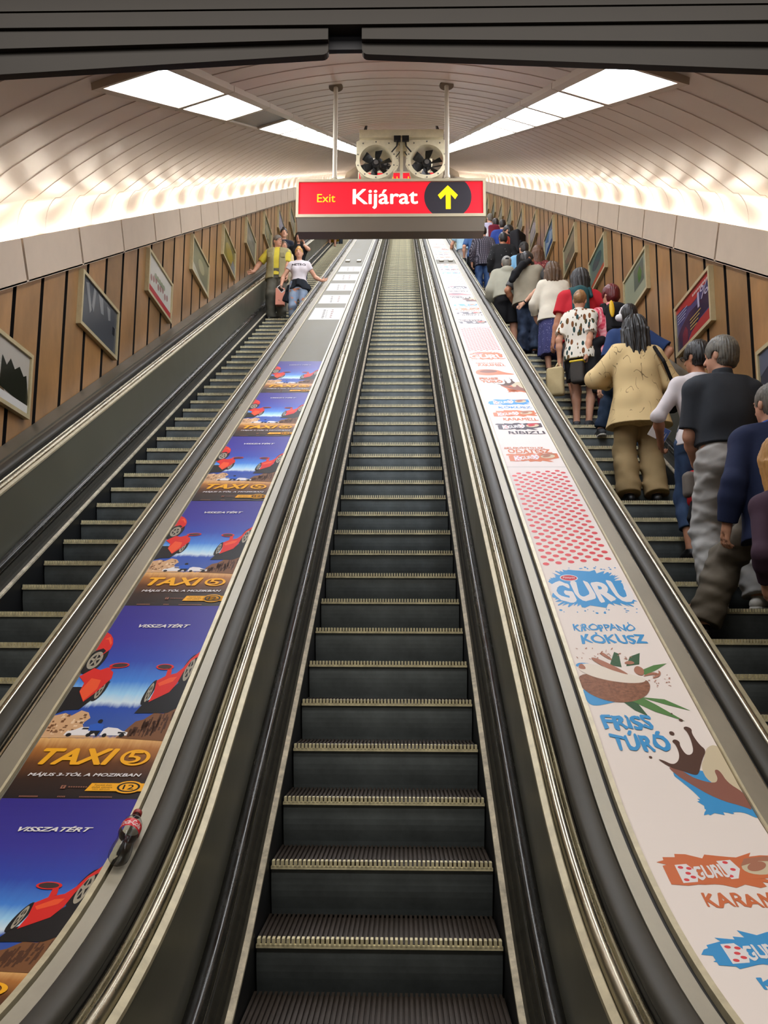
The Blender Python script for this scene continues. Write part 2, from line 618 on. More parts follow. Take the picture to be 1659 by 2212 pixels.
# ================================================================ ESCALATORS
PITCH = 0.4 / C30
m_riser = mat('riser_metal', (112, 120, 122), 0.45, metal=0.15, var=0.35, vscale=7, stretch=(1, 1, 1), dark=0.5)
m_tread = mat('tread_metal', (66, 58, 52), 0.55, metal=0.3, var=0.25, vscale=12)
m_comb = mat('step_comb', (232, 222, 182), 0.5, var=0.35, vscale=25)
m_skirt = mat('skirt_black', (16, 18, 20), 0.5)
m_white = mat('skirt_white_strip', (206, 196, 172), 0.5, var=0.55, vscale=16, stretch=(1, 1, 1))
m_ridge = mat('skirt_rubber', (52, 50, 42), 0.5, var=0.4, vscale=20)
m_guard = mat('guard_tube', (58, 57, 54), 0.24, metal=0.55, var=0.6, vscale=9, stretch=(3, 0.6, 0.6), rvar=0.12)
m_panel = mat('inner_panel', (108, 107, 94), 0.36, metal=0.3, var=0.14, vscale=2.5, rvar=0.05)
m_cream = mat('edge_strip', (196, 186, 156), 0.4, metal=0.2, var=0.25, vscale=14)
m_chrome = mat('chrome_rail', (176, 169, 148), 0.28, metal=1.0, var=0.35, vscale=6, stretch=(4, .5, .5), rvar=0.1)
m_hand = mat('handrail_rubber', (62, 60, 54), 0.52, spec=0.35, var=0.12, vscale=5)
m_groove = mat('groove_black', (22, 21, 18), 0.6)
m_deck = mat('deck_metal', (116, 112, 98), 0.6, metal=0.3, var=0.14, vscale=3, stretch=(1, .4, .4), rvar=0.06)
m_strip = mat('deck_strip_metal', (168, 162, 146), 0.5, metal=0.35, var=0.18, vscale=4, stretch=(1, .4, .4), rvar=0.06)
m_deckd = mat('deck_dark', (112, 106, 92), 0.46, metal=0.45, var=0.2, vscale=4, rvar=0.06)
m_strip2 = mat('deck_strip_brown', (138, 130, 114), 0.5, metal=0.35, var=0.2, vscale=4, stretch=(1, .4, .4), rvar=0.06)
HW = 0.527

def make_step_meshes():
    # local origin: middle of the nose; y back along the tread, z up
    b = MB()
    nr = 48
    w = 2 * HW
    # ribbed tread
    for i in range(nr):
        x0 = -HW + w * i / nr
        x1 = x0 + w / nr * 0.55
        b.box(((x0 + x1) / 2 * K, 0.215 * K, -0.012 * K), ((x1 - x0) * K, 0.37 * K, 0.016 * K), 1)
    b.box((0, 0.21 * K, -0.034 * K), (w * K, 0.38 * K, 0.03 * K), 1)
    # bowed riser
    n = 8
    vs, fs = [], []
    for i in range(n + 1):
        t = i / n
        z = -0.02 - 0.235 * t
        y = 0.016 + 0.05 * math.sin(t * 1.5) ** 2 * t
        vs += [(-HW * K, y * K, z * K), (HW * K, y * K, z * K)]
    for i in range(n):
        fs.append((2 * i, 2 * i + 2, 2 * i + 3, 2 * i + 1))
    b.add(vs, fs, 0)
    for sx in (-1, 1):                      # cheeks
        ch = [(sx * HW * K, (0.016 + 0.05 * math.sin(i / n * 1.5) ** 2 * i / n) * K, (-0.02 - 0.235 * i / n) * K) for i in range(n + 1)]
        ch += [(sx * HW * K, 0.38 * K, -0.02 * K)]
        b.add(ch, [tuple(range(len(ch)))], 0)
    me = b.build('step', [m_riser, m_tread])
    c = MB()
    nt = 50
    for i in range(nt):
        x = -HW + w * (i + 0.5) / nt
        c.box((x * K, 0.012 * K, -0.008 * K), (0.0115 * K, 0.036 * K, 0.026 * K))
    c.box((0, 0.006 * K, -0.027 * K), (w * K, 0.02 * K, 0.014 * K))
    ce = c.build('step_comb', m_comb, me)
    return me, ce

def side_profiles(xc, sg, du=0.0):
    """profiles (X, n) of one balustrade side; sg = -1 left of the steps, +1 right"""
    def p(lst, d=0.0):
        return [(xc + sg * (u + d), n) for u, n in lst]
    return dict(
        skirt_panel=p([(0.534, -0.45), (0.534, 0.072), (0.56, 0.072), (0.56, -0.45)]),
        skirt_strip=p([(0.531, 0.070), (0.531, 0.086), (0.557, 0.090), (0.557, 0.07)]),
        skirt_brush=p([(0.558, 0.06), (0.558, 0.095), (0.566, 0.112), (0.574, 0.104), (0.584, 0.132), (0.594, 0.124), (0.604, 0.16), (0.64, 0.16), (0.64, 0.06)]),
        guard_rail=p(arc(0.643, 0.196, 0.041, 200, -10, 12)[::-1] + [(0.70, 0.19), (0.70, 0.10), (0.62, 0.10)]),
        side_panel=p([(0.674, 0.17), (0.658, 0.702), (0.70, 0.702), (0.715, 0.17)], 0),
        panel_edge=p([(0.652, 0.700), (0.652, 0.716), (0.674, 0.728), (0.682, 0.715), (0.682, 0.70)], du),
        chrome_rail=p([(0.684, 0.70), (0.684, 0.722)] + arc(0.710, 0.722, 0.024, 165, 20, 8, 0.026) + [(0.736, 0.724), (0.740, 0.738), (0.746, 0.745), (0.753, 0.742), (0.757, 0.72), (0.757, 0.70)], du),
        rail_slot=p([(0.757, 0.69), (0.757, 0.765), (0.85, 0.765), (0.85, 0.69)], du),
        handrail=p([(0.757, 0.768), (0.756, 0.784), (0.762, 0.798), (0.776, 0.8035), (0.800, 0.805), (0.822, 0.8035), (0.836, 0.798), (0.842, 0.784), (0.841, 0.768)], du),
    )
PM = dict(skirt_panel=m_skirt, skirt_strip=m_white, skirt_brush=m_ridge, guard_rail=m_guard, side_panel=m_panel,
          panel_edge=m_cream, chrome_rail=m_chrome, rail_slot=m_groove, handrail=m_hand)
SMOOTH = {'guard_rail', 'handrail', 'chrome_rail'}

def smooth_angle(o, deg=50):
    me = o.data
    bm = bmesh.new()
    bm.from_mesh(me)
    for e in bm.edges:
        if len(e.link_faces) == 2:
            e.smooth = e.calc_face_angle(0) < math.radians(deg)
    for f in bm.faces:
        f.smooth = True
    bm.to_mesh(me)
    bm.free()

STEP_Z = {}
def nose(k):
    return W(0, k * PITCH, 0)

def escalator(xc, phase, label, dl=0.0, dr=0.0):
    t = empty('escalator', W(xc, 0, 0))
    M = Matrix.Translation(-Vector(t.location))
    def fix(o):
        o.data.transform(M)
        return o
    for sg, du in ((-1, dl), (1, dr)):
        for nm, prof in side_profiles(xc, sg, du).items():
            if sg == -1:
                prof = prof[::-1]
            b = MB()
            sweep(b, prof, True)
            o = fix(b.build(nm, PM[nm], t))
            if nm in SMOOTH:
                smooth_angle(o)
    me, ce = make_step_meshes()
    first = True
    kmax = 100
    for i in range(-3, kmax - 3):
        k = i + phase
        if first:
            st, cb = me, ce
            first = False
        else:
            st, cb = me.copy(), ce.copy()
            COL.objects.link(st)
            COL.objects.link(cb)
            cb.parent = st
        st.parent = t
        pz = nose(k)
        st.location = Vector((xc * K, pz.y, pz.z)) - Vector(t.location)
    # the rest of the long run far above
    b = MB()
    for i in range(kmax - 3, 126):
        pz = nose(i + phase)
        b.box((xc * K, pz.y + 0.2 * K, pz.z - 0.12 * K), (2 * HW * K, 0.4 * K, 0.24 * K))
    o = fix(b.build('step', m_riser, t))
    o['kind'] = 'stuff'
    tag(t, label, 'escalator', 'escalators of the tunnel')
    return t
PHC, PHL, PHR = 0.0, 0.5, 0.69
XL, XR = -2.40, 2.40
escalator(0.0, PHC, 'empty middle escalator of dark steps between the two advert-covered decks')
escalator(XL, PHL, 'left escalator where a woman in a METRO shirt rides down', dr=-0.075)
escalator(XR, PHR, 'right escalator crowded with people standing with their backs turned')

# ================================================================ DECKS BETWEEN AND BESIDE
def deck(label, strips):
    t = empty('balustrade_deck', W((strips[0][1][0][0] + strips[-1][1][-1][0]) / 2, 0, 0))
    M = Matrix.Translation(-Vector(t.location))
    for nm, prof, m in strips:
        b = MB()
        sweep(b, prof, True)
        o = b.build(nm, m, t)
        o.data.transform(M)
    return tag(t, label, 'escalator deck')
def flat(x0, x1, n, th=0.04):
    return [(x0, n - th), (x1, n - th), (x1, n), (x0, n)]
deck('brushed metal deck between the left and middle escalators, carrying the blue film posters', [
    ('rail_slot', flat(-1.642, -1.585, 0.755), m_groove),
    ('chrome_strip', flat(-1.628, -1.620, 0.775), m_chrome),
    ('chrome_strip', flat(-1.606, -1.596, 0.778), m_chrome),
    ('deck_strip', flat(-1.584, -1.497, 0.788), m_strip2),
    ('edge_strip', flat(-1.496, -1.484, 0.792), m_cream),
    ('deck_panel', flat(-1.483, -0.931, 0.776), m_deck),
    ('edge_strip', flat(-0.930, -0.909, 0.792), m_cream),
    ('rail_slot', flat(-0.909, -0.898, 0.765), m_groove),
    ('deck_strip', flat(-0.898, -0.846, 0.786), m_strip)])
deck('brushed metal deck between the middle and right escalators, carrying the white snack bar advert', [
    ('deck_strip', flat(0.848, 0.900, 0.786), m_strip),
    ('rail_slot', flat(0.900, 0.922, 0.765), m_groove),
    ('edge_strip', flat(0.922, 0.943, 0.792), m_cream),
    ('deck_panel', flat(0.944, 1.436, 0.776), m_deck),
    ('edge_strip', flat(1.437, 1.447, 0.792), m_cream),
    ('deck_strip', flat(1.448, 1.534, 0.788), m_strip2),
    ('chrome_strip', flat(1.536, 1.544, 0.778), m_chrome),
    ('rail_slot', flat(1.535, 1.562, 0.755), m_groove)])
deck('grey metal deck along the left wall beside the outer handrail', [
    ('deck_panel', flat(-3.474, -3.305, 0.79), m_deckd),
    ('deck_strip', flat(-3.30, -3.248, 0.775), m_deckd)])
deck('grey metal deck along the right wall beside the outer handrail', [
    ('deck_strip', flat(3.248, 3.30, 0.775), m_deckd),
    ('deck_panel', flat(3.305, 3.474, 0.79), m_deckd)])
# ================================================================ PRINTED MATTER ON THE DECKS
def ink(name, rgb, **kw):
    k = dict(rough=0.45, spec=0.12)
    k.update(kw)
    return mat('ink_' + name, rgb, **k)
DECK_N = 0.777
CUTS = [0.1 - 0.07 * i for i in range(0, 40)]

def ramp_mat(name, stops, rough=0.4):
    """print whose inks run through bands from its foot to its head (uv v)"""
    m = bpy.data.materials.new(name)
    m.use_nodes = True
    nt = m.node_tree
    b = nt.nodes['Principled BSDF']
    b.inputs['Roughness'].default_value = rough
    b.inputs['Specular IOR Level'].default_value = 0.14
    uv = nt.nodes.new('ShaderNodeUVMap')
    sp = nt.nodes.new('ShaderNodeSeparateXYZ')
    nt.links.new(uv.outputs[0], sp.inputs[0])
    nz = nt.nodes.new('ShaderNodeTexNoise')
    nz.inputs['Scale'].default_value = 5
    mp = nt.nodes.new('ShaderNodeMapping')
    mp.inputs['Scale'].default_value = (6, 1.2, 1)
    nt.links.new(uv.outputs[0], mp.inputs[0])
    nt.links.new(mp.outputs[0], nz.inputs['Vector'])
    ma = nt.nodes.new('ShaderNodeMath')
    ma.operation = 'MULTIPLY_ADD'
    nt.links.new(nz.outputs[0], ma.inputs[0])
    ma.inputs[1].default_value = 0.03
    nt.links.new(sp.outputs[1], ma.inputs[2])
    r = nt.nodes.new('ShaderNodeValToRGB')
    els = r.color_ramp.elements
    while len(els) < len(stops):
        els.new(0.5)
    for e, (p, c) in zip(els, stops):
        e.position = p + 0.015
        e.color = lin(c) + (1,)
    nt.links.new(ma.outputs[0], r.inputs[0])
    nt.links.new(r.outputs[0], b.inputs['Base Color'])
    return m

m_film = ramp_mat('film_print', [(0.0, (30, 23, 24)), (0.09, (50, 32, 24)), (0.16, (98, 58, 28)), (0.22, (168, 108, 52)), (0.262, (226, 176, 112)), (0.275, (60, 90, 160)),
                                 (0.40, (36, 74, 168)), (0.425, (206, 224, 236)), (0.47, (150, 202, 238)), (0.53, (64, 128, 214)), (0.64, (44, 70, 170)), (0.78, (52, 50, 150)), (1.0, (50, 42, 136))])
k_red, k_org, k_blk, k_yel, k_wht = ink('red', (212, 40, 34)), ink('orange', (232, 84, 44)), ink('black', (20, 18, 20)), ink('amber', (240, 172, 34)), ink('white', (226, 222, 224))
k_sil, k_tan, k_brn, k_blu, k_dbr = ink('silver', (158, 150, 134)), ink('tan', (206, 164, 124)), ink('brown', (116, 76, 46)), ink('blue', (44, 92, 190)), ink('umber', (76, 46, 28))

def film_poster(sb, label):
    X0, XWD, L = -1.474, 0.543, 1.70
    def mapf(u, v, lay):
        return W(X0 + XWD * u, sb + L * v, DECK_N + 0.0014 + (0.0007 if lay else 0) + 0.00028 * lay)
    cut = [(c - sb) / L for c in CUTS]
    cut = [c for c in cut if 0 < c < 1]
    P = Print(mapf, cut)
    vs, fs = [], []
    n = 24
    for i in range(n + 1):
        vs += [mapf(0, i / n, 0), mapf(1, i / n, 0)]
    fs = [(2 * i, 2 * i + 1, 2 * i + 3, 2 * i + 2) for i in range(n)]
    root = obj('film_poster', vs, fs, m_film)
    uvl = root.data.uv_layers.new(name='UVMap')
    for pl in root.data.polygons:
        for li in pl.loop_indices:
            vi = root.data.loops[li].vertex_index
            uvl.data[li].uv = (vi % 2, (vi // 2) / n)
    rnd = random.Random(4)
    # hills of houses
    left = [(0, .262), (.0, .36), (.08, .372), (.14, .36), (.2, .385), (.27, .375), (.31, .35), (.27, .325), (.30, .305), (.34, .285), (.40, .262)]
    right = [(.60, .262), (.64, .285), (.66, .305), (.70, .335), (.76, .345), (.82, .375), (.9, .372), (1, .40), (1, .25)]
    P.ink('houses', k_tan, 1, [P2(left)], root)
    P.ink('houses', k_brn, 1, [P2(right)], root)
    sp = []
    for _ in range(46):
        u, v = rnd.uniform(0.0, .27), rnd.uniform(.275, .36)
        sp.append(R2(u, v, u + rnd.uniform(.01, .03), v + rnd.uniform(.003, .012)))
    P.ink('windows', k_brn, 2, sp[:26], root)
    sp2 = []
    for _ in range(60):
        u = rnd.uniform(.68, .98)
        v = rnd.uniform(.265, .275 + .1 * (u - .64) / .36)
        sp2.append(R2(u, v, u + rnd.uniform(.008, .02), v + rnd.uniform(.012, .04)))
    P.ink('windows', k_dbr, 2, sp2, root)
    P.ink('windows', ink('sand', (230, 200, 166)), 2, sp[26:], root)
    # white cars with a dark blue figure between
    P.ink('white_car', k_wht, 3, [P2([(.17, .272), (.18, .288), (.24, .297), (.28, .308), (.37, .309), (.41, .296), (.43, .272)]),
                                  P2([(.46, .272), (.47, .300), (.50, .308), (.58, .304), (.63, .292), (.68, .286), (.68, .272)])], root)
    P.ink('wheel', k_blk, 4, [E2(.21, .274, .022, .008), E2(.37, .274, .02, .008), E2(.50, .273, .018, .008), E2(.64, .273, .022, .008), P2([(.29, .298), (.30, .305), (.36, .305), (.38, .297)]), P2([(.60, .281), (.60, .288), (.66, .286), (.67, .281)])], root)
    P.ink('figure', k_blu, 5, [P2([(.35, .292), (.34, .318), (.40, .326), (.46, .318), (.46, .292)])], root)
    P.ink('figure', k_blk, 5, [P2([(.36, .265), (.37, .292), (.45, .292), (.44, .265), (.41, .282)]), E2(.41, .334, .02, .009)], root)
    # red sports cars flying in from both sides
    P.ink('car_shadow', k_blk, 3, [P2([(0, .368), (.06, .385), (.17, .388), (.25, .45), (.31, .53), (.2, .50), (0, .50)]),
                                   P2([(.655, .372), (.70, .43), (.86, .475), (1, .60), (1, .40), (.93, .375)])], root)
    P.ink('tyre', k_blk, 4, [E2(.05, .645, .095, .072, rot=.5), E2(.255, .487, .045, .062, rot=-.5), E2(.955, .60, .055, .088, rot=-.35), E2(.695, .475, .032, .066, rot=-.3)], root)
    rims = [RING2(.05, .645, .06, .05, .02, .018), RING2(.255, .487, .026, .046, .009, .014), RING2(.957, .598, .034, .065, .012, .02), RING2(.697, .474, .019, .048, .007, .014)]
    for cu, cv, ru, rv in ((.05, .645, .06, .05), (.957, .598, .034, .065), (.697, .474, .019, .048), (.255, .487, .024, .044)):
        for a in range(5):
            t = a * 2 * math.pi / 5 + 0.4
            du, dv = math.cos(t), math.sin(t)
            rims.append(P2([(cu - dv * ru * .14, cv + du * rv * .14), (cu + dv * ru * .14, cv - du * rv * .14), (cu + du * ru * .8 + dv * ru * .1, cv + dv * rv * .8 - du * rv * .1), (cu + du * ru * .8 - dv * ru * .1, cv + dv * rv * .8 + du * rv * .1)]))
    P.ink('wheel', k_sil, 5, rims, root)
    P.ink('red_car', k_red, 6, [P2([(.0, .555), (.09, .60), (.155, .59), (.21, .605), (.285, .578), (.30, .545), (.235, .475), (.17, .425), (.085, .475), (.08, .52)]),
                                P2([(0, .70), (.06, .715), (.10, .70), (.075, .665), (.13, .71), (.125, .742), (.095, .775), (.05, .80), (0, .815)]),
                                P2([(.715, .535), (.78, .562), (.86, .575), (.90, .605), (.93, .65), (1, .705), (1, .672), (.945, .645), (.915, .575), (.905, .52), (.87, .475), (.73, .425), (.735, .48)])], root)
    P.ink('red_car', k_org, 7, [P2([(.085, .478), (.165, .43), (.225, .49), (.215, .535), (.12, .545)]), P2([(.735, .52), (.82, .55), (.88, .555), (.86, .53), (.76, .505)]), P2([(.02, .77), (.06, .768), (.105, .735), (.11, .748), (.06, .787)])], root)
    P.ink('mirror', k_red, 7, [P2([(.17, .585), (.245, .612), (.27, .606), (.20, .578)]), E2(.305, .616, .09, .0155, rot=.03), P2([(.775, .555), (.765, .60), (.80, .60), (.815, .57)]), E2(.73, .609, .082, .0165, rot=-.02)], root)
    P.ink('mirror', ink('mirror_glass', (60, 44, 44)), 8, [E2(.31, .616, .07, .0115, rot=.03), E2(.728, .609, .064, .0125, rot=-.02)], root)
    # lettering
    P.ink('lettering', k_wht, 9, [fit_text('VISSZATÉRT', .275, .785, .846, .872, bold=.06, shear=.35)], root)
    P.ink('lettering', k_yel, 9, [fit_text('TAXI', .09, .69, .150, .216, bold=.07, shear=.30)], root)
    five = fit_text('5', .755, .885, .158, .204, bold=.02, shear=.1)
    P.ink('lettering', k_yel, 9, [RING2(.835, .180, .115, .032, .03, .007), five], root)
    P.ink('lettering', k_wht, 9, [fit_text('MÁJUS 3-TÓL A MOZIKBAN', .085, .94, .098, .121, bold=.05, shear=.25)], root)
    P.ink('rating_badge', k_yel, 9, [P2([(.575, .034), (.60, .071), (1, .071), (1, .034)]), E2(.885, .053, .105, .029)], root)
    P.ink('rating_badge', k_blk, 10, [RING2(.885, .053, .085, .023, .016, .005), fit_text('12', .845, .925, .042, .064, bold=.02), fit_text('Tizenkét éven', .625, .755, .058, .066), fit_text('aluliak számára', .615, .765, .048, .056), fit_text('nem ajánlott', .625, .755, .038, .046)], root)
    P.ink('small_print', ink('rust', (150, 100, 80)), 9, [R2(.385, .044, .42, .060)] + [R2(.44 + .018 * i, .050, .452 + .018 * i, .055) for i in range(8)] + [R2(.12 + .01 * i, .004, .127 + .01 * i, .010) for i in range(14)] + [R2(.40 + .012 * i, .004, .408 + .012 * i, .010) for i in range(5)] + [R2(.56 + .011 * i, .004, .567 + .011 * i, .009) for i in range(22)], root)
    P.ink('lettering', k_blk, 11, [fit_text('f', .395, .41, .046, .058, bold=.03)], root)
    tag(root, label, 'poster', 'film posters along the left deck')
    return root
def copy_tree(o, parent=None, off=None):
    c = o.copy()
    COL.objects.link(c)
    if parent is not None:
        c.parent = parent
    for ch in list(o.children):
        copy_tree(ch, c)
    if off is not None:
        c.location = c.location + off
    return c
film_poster(-1.805, 'blue film poster at the foot of the left deck, beside the plastic bottle')
film_poster(-0.105, 'blue film poster second from the bottom of the left deck, fully in view')
fp = film_poster(1.595, 'blue film poster third from the bottom of the left deck')
for i, nm in ((1, 'fourth from the bottom of the left deck'), (2, 'fifth from the bottom of the left deck'), (3, 'topmost on the left deck below the bare metal')):
    c = copy_tree(fp, None, W(0, 3.3 + 1.706 * i, 0) - W(0, 3.3, 0))
    c['label'] = 'blue film poster ' + nm

# white sheets with small drawings higher up the left deck
k_sheet = ink('sheet', (226, 222, 212), rough=0.6, spec=0.1)
k_dr, k_dg = ink('drawing_red', (118, 66, 54), spec=0.1), ink('drawing_grey', (92, 88, 82), spec=0.1)
SH = ['lowest of five, just above the bare metal', 'second from the bottom', 'middle one', 'second from the top', 'topmost below the reflectors']
for i, (s0_, s1_) in enumerate(((11.75, 13.05), (13.6, 14.75), (15.4, 16.6), (17.15, 18.35), (18.9, 20.05))):
    def mp(u, v, lay, a=s0_, L=s1_ - s0_):
        return W(-1.452 + 0.512 * u, a + L * v, DECK_N + 0.0014 + 0.0005 * lay)
    P = Print(mp)
    vs, fs = R2(0, 0, 1, 1)
    root = obj('white_sheet', [mp(x, y, 0) for x, y in vs], fs, k_sheet)
    g, r = [], []
    for j in range(6):
        g.append(E2(.43 - .012 * j, .14 + .13 * j, .045, .035 + .01 * (j % 2)))
        g.append(E2(.52 - .012 * j, .22 + .11 * j, .03, .02))
    for j in range(5):
        r.append(E2(.68 - .01 * j, .2 + .15 * j, .04 + .012 * (j == 3), .035))
    P.ink('drawing', k_dg, 1, g, root)
    P.ink('drawing', k_dr, 1, r, root)
    tag(root, 'white sheet with drawings on the left deck, ' + SH[i], 'sheet', 'white sheets on the left deck')
b = 0
m_mark = mat('reflector_white', (244, 238, 216), 0.3)
for X, lb in ((-1.36, 'left one of two above the white sheets on the left deck'), (-1.065, 'right one of two above the white sheets on the left deck'),
              (1.09, 'left one of two in the gap of the right deck advert'), (1.325, 'right one of two in the gap of the right deck advert')):
    t = empty('reflector', W(X, 21.3, DECK_N))
    o_ = Vector(t.location)
    mb = MB()
    sweep(mb, [(X - .055, DECK_N), (X + .055, DECK_N), (X + .055, DECK_N + .03), (X - .055, DECK_N + .03)], True, [21.15, 21.5])
    o = mb.build('housing', mat('reflector_case', (120, 112, 98), 0.5), t)
    o.data.transform(Matrix.Translation(-o_))
    mb = MB()
    sweep(mb, [(X - .048, DECK_N + .03), (X + .048, DECK_N + .03), (X + .048, DECK_N + .036), (X - .048, DECK_N + .036)], True, [21.17, 21.48])
    o = mb.build('lens', m_mark, t)
    o.data.transform(Matrix.Translation(-o_))
    tag(t, 'small cream reflector block, ' + lb, 'reflector', 'reflectors on the decks')

# ---------------------------------------------------------------- snack bar advert on the right deck
AX0, AW = 0.945, 0.490
k_paper = ink('paper', (232, 222, 217), rough=0.6, spec=0.12)
k_dot, k_dred = ink('dot_red', (216, 74, 80), rough=0.4), ink('deep_red', (196, 42, 56), rough=0.4)
k_sky, k_car, k_rib = ink('splash_blue', (64, 148, 208), rough=0.4), ink('splash_caramel', (204, 112, 72), rough=0.4), ink('splash_plum', (70, 58, 70), rough=0.4)
k_choc, k_chol, k_curd, k_coco, k_meat = ink('chocolate', (84, 58, 48)), ink('milk_chocolate', (140, 92, 80)), ink('curd', (204, 190, 162)), ink('coconut_husk', (142, 96, 72), var=0.5, vscale=60), ink('coconut_meat', (226, 216, 204))
k_lf1, k_lf2, k_chip = ink('leaf_green', (86, 128, 70)), ink('leaf_dark', (58, 92, 62)), ink('coconut_chip', (168, 114, 92))
k_haze = ink('bar_edge', (176, 152, 146), rough=0.42)

def snack_bar(P, root, u0, v0, w, hgt, col, lay, detail=True):
    """wrapped bar printed on the sheet, slightly askew"""
    def q(a, b_):
        return (u0 + w * a + 0.02 * math.sin(b_ * 3), v0 + hgt * b_ + hgt * 0.55 * a)
    P.ink('bar_splash', col, lay, [SPLAT(u0 + w * .5, v0 + hgt * .75, w * .48, hgt * .85, int(v0 * 100) % 97, 0.3, 40, 0.8)], root)
    P.ink('snack_bar', col, lay + 1, [P2([q(0, 0.05), q(.14, -.08), q(.5, .0), q(.88, -.05), q(1, .06), q(1, .94), q(.86, 1.04), q(.5, .97), q(.12, 1.06), q(0, .95)])], root)
    P.ink('bar_panel', k_wht, lay + 2, [P2([q(.10, .06), q(.10, .94), q(.20, .94), q(.24, .5), q(.22, .06)]), P2([q(.50, .05), q(.46, .95), q(.58, .95), q(.60, .5), q(.56, .06)])], root)
    if detail:
        P.ink('bar_dots', k_dot, lay + 3, [E2(*q(a, b_), w * .022, hgt * .07) for a, b_ in ((.13, .2), (.16, .5), (.13, .8), (.19, .3), (.19, .72), (.52, .85), (.50, .2), (.54, .5))], root)
        tv, tf = fit_text('GURU', 0, 1, 0, 1, bold=.06, wob=.05, seed=2)
        P.ink('lettering', k_wht, lay + 3, [([(*q(.215 + .29 * v[0], .16 + .66 * v[1]), *v[2:]) for v in tv], tf)], root)
    P.ink('bar_filling', k_curd, lay + 2, [E2(*q(.77, .5), w * .15, hgt * .36, rot=.1)], root)
    P.ink('bar_filling', k_chip if col is not k_rib else k_dred, lay + 3, [E2(*q(.75, .55), w * .09, hgt * .2, rot=.3), P2([q(.62, .62), q(.70, .95), q(.9, .98), q(.95, .7), q(.8, .78)])], root)

def splash_bowl(P, root, v0, hgt, col):
    """chocolate crown splash around fresh curd, bleeding off the right edge"""
    q = lambda a, b_: (min(1.0, 0.43 + (a - 0.38) * 1.2), v0 + hgt * b_)
    P.ink('splash', col, 1, [S2([q(.42, .52), q(.50, .30), q(.55, .12), q(.56, -.02), q(.66, -.14), q(.78, -.10), q(.9, -.22), q(1, -.16), q(1, .3), q(.7, .52)]), SPLAT(.72, v0 - hgt * .02, .12, hgt * .14, 9, .4, 30)], root)
    P.ink('curd', k_curd, 2, [S2([q(.66, .56), q(.72, .68), q(.76, .80), q(.82, .86), q(.9, .84), q(1, .86), q(1, .08), q(.8, .14), q(.66, .36)])], root)
    P.ink('chocolate', k_chol, 3, [S2([q(.42, .56), q(.50, .54), q(.58, .40), q(.70, .32), q(.74, .40), q(.74, .52), q(.78, .52), q(.79, .34), q(.88, .20), q(1, .14), q(1, -.10), q(.82, -.04), q(.66, .08), q(.52, .34)])], root)
    P.ink('chocolate', k_choc, 4, [S2([q(.38, .66), q(.42, .64), q(.47, .58), q(.52, .62), q(.555, .72), q(.56, .86), q(.54, .90), q(.57, .94), q(.60, .90), q(.585, .84), q(.60, .70), q(.66, .74), q(.685, .90), q(.69, 1.04), q(.67, 1.10), q(.70, 1.13), q(.735, 1.09), q(.715, 1.02), q(.73, .86), q(.76, .78), q(.70, .66), q(.66, .56), q(.63, .48), q(.60, .44), q(.52, .50), q(.45, .54)]),
                                  E2(*q(.57, 1.02), .022, hgt * .03), E2(*q(.685, 1.22), .018, hgt * .022), E2(*q(.34, .68), .014, hgt * .016), E2(*q(.64, 1.32), .008, hgt * .012)], root)

def coconut(P, root, v0, hgt):
    q = lambda a, b_: (a, v0 + hgt * b_)
    P.ink('splash', k_sky, 1, [S2([q(0, .02), q(.06, -.05), q(.2, .0), q(.34, .06), q(.30, .16), q(.1, .2), q(0, .3)]), S2([q(0, .72), q(.06, .80), q(.2, .76), q(.1, .66)])], root)
    P.ink('palm_leaf', k_lf2, 2, [P2([q(.30, .12), q(.42, -.12), q(.52, -.22), q(.46, .08)]), P2([q(.36, .74), q(.46, 1.02), q(.50, .98), q(.47, .70)]), P2([q(.52, .72), q(.60, .92), q(.72, 1.0), q(.66, .76)])], root)
    P.ink('palm_leaf', k_lf1, 3, [P2([q(.34, .14), q(.60, -.14), q(.83, -.30), q(.64, -.02), q(.50, .16)]), P2([q(.52, .12), q(.74, -.02), q(.93, -.12), q(.74, .08)]), P2([q(.60, .60), q(.80, .74), q(.94, .78), q(.82, .66), q(.68, .54)])], root)
    P.ink('coconut', k_coco, 4, [S2([q(0, .56)] + [q(.33 + .345 * math.cos(t), .42 + .40 * math.sin(t)) for t in [math.pi + .3 + (math.pi - .45) * i / 20 for i in range(21)]] + [q(.66, .46), q(.3, .56)])], root)
    P.ink('coconut', k_meat, 5, [S2([q(.02, .70), q(.10, .78), q(.24, .74), q(.45, .60), q(.62, .50), q(.66, .44), q(.60, .38), q(.42, .38), q(.2, .46), q(.06, .58)])], root)
    P.ink('coconut', k_chip, 6, [S2([q(.02, .66), q(.08, .80), q(.12, .64)]), S2([q(.18, .88), q(.24, .90), q(.40, .72), q(.52, .54), q(.46, .56), q(.30, .68)]), S2([q(.56, .60), q(.62, .74), q(.69, .66), q(.64, .5)]), S2([q(.50, .78), q(.58, .84), q(.63, .78), q(.56, .74)]), S2([q(.30, .98), q(.34, 1.02), q(.42, .84), q(.37, .86)]),
                                   S2([q(.62, .50), q(.74, .60), q(.80, .58), q(.80, .55), q(.72, .54)]), S2([q(.70, .46), q(.82, .58), q(.81, .64), q(.84, .60), q(.80, .50)])], root)
    rnd = random.Random(8)
    bits = []
    for _ in range(26):
        u, v = rnd.uniform(.05, .62), rnd.uniform(.86, 1.1)
        bits.append(E2(*q(u, v), rnd.uniform(.006, .02), hgt * rnd.uniform(.004, .012), 6, rnd.uniform(0, 3)))
    for _ in range(20):
        u, v = rnd.uniform(.68, .9), rnd.uniform(.25, .55)
        bits.append(E2(*q(u, v), rnd.uniform(.004, .012), hgt * rnd.uniform(.004, .01), 6))
    P.ink('coconut_bits', k_chip, 6, bits, root)

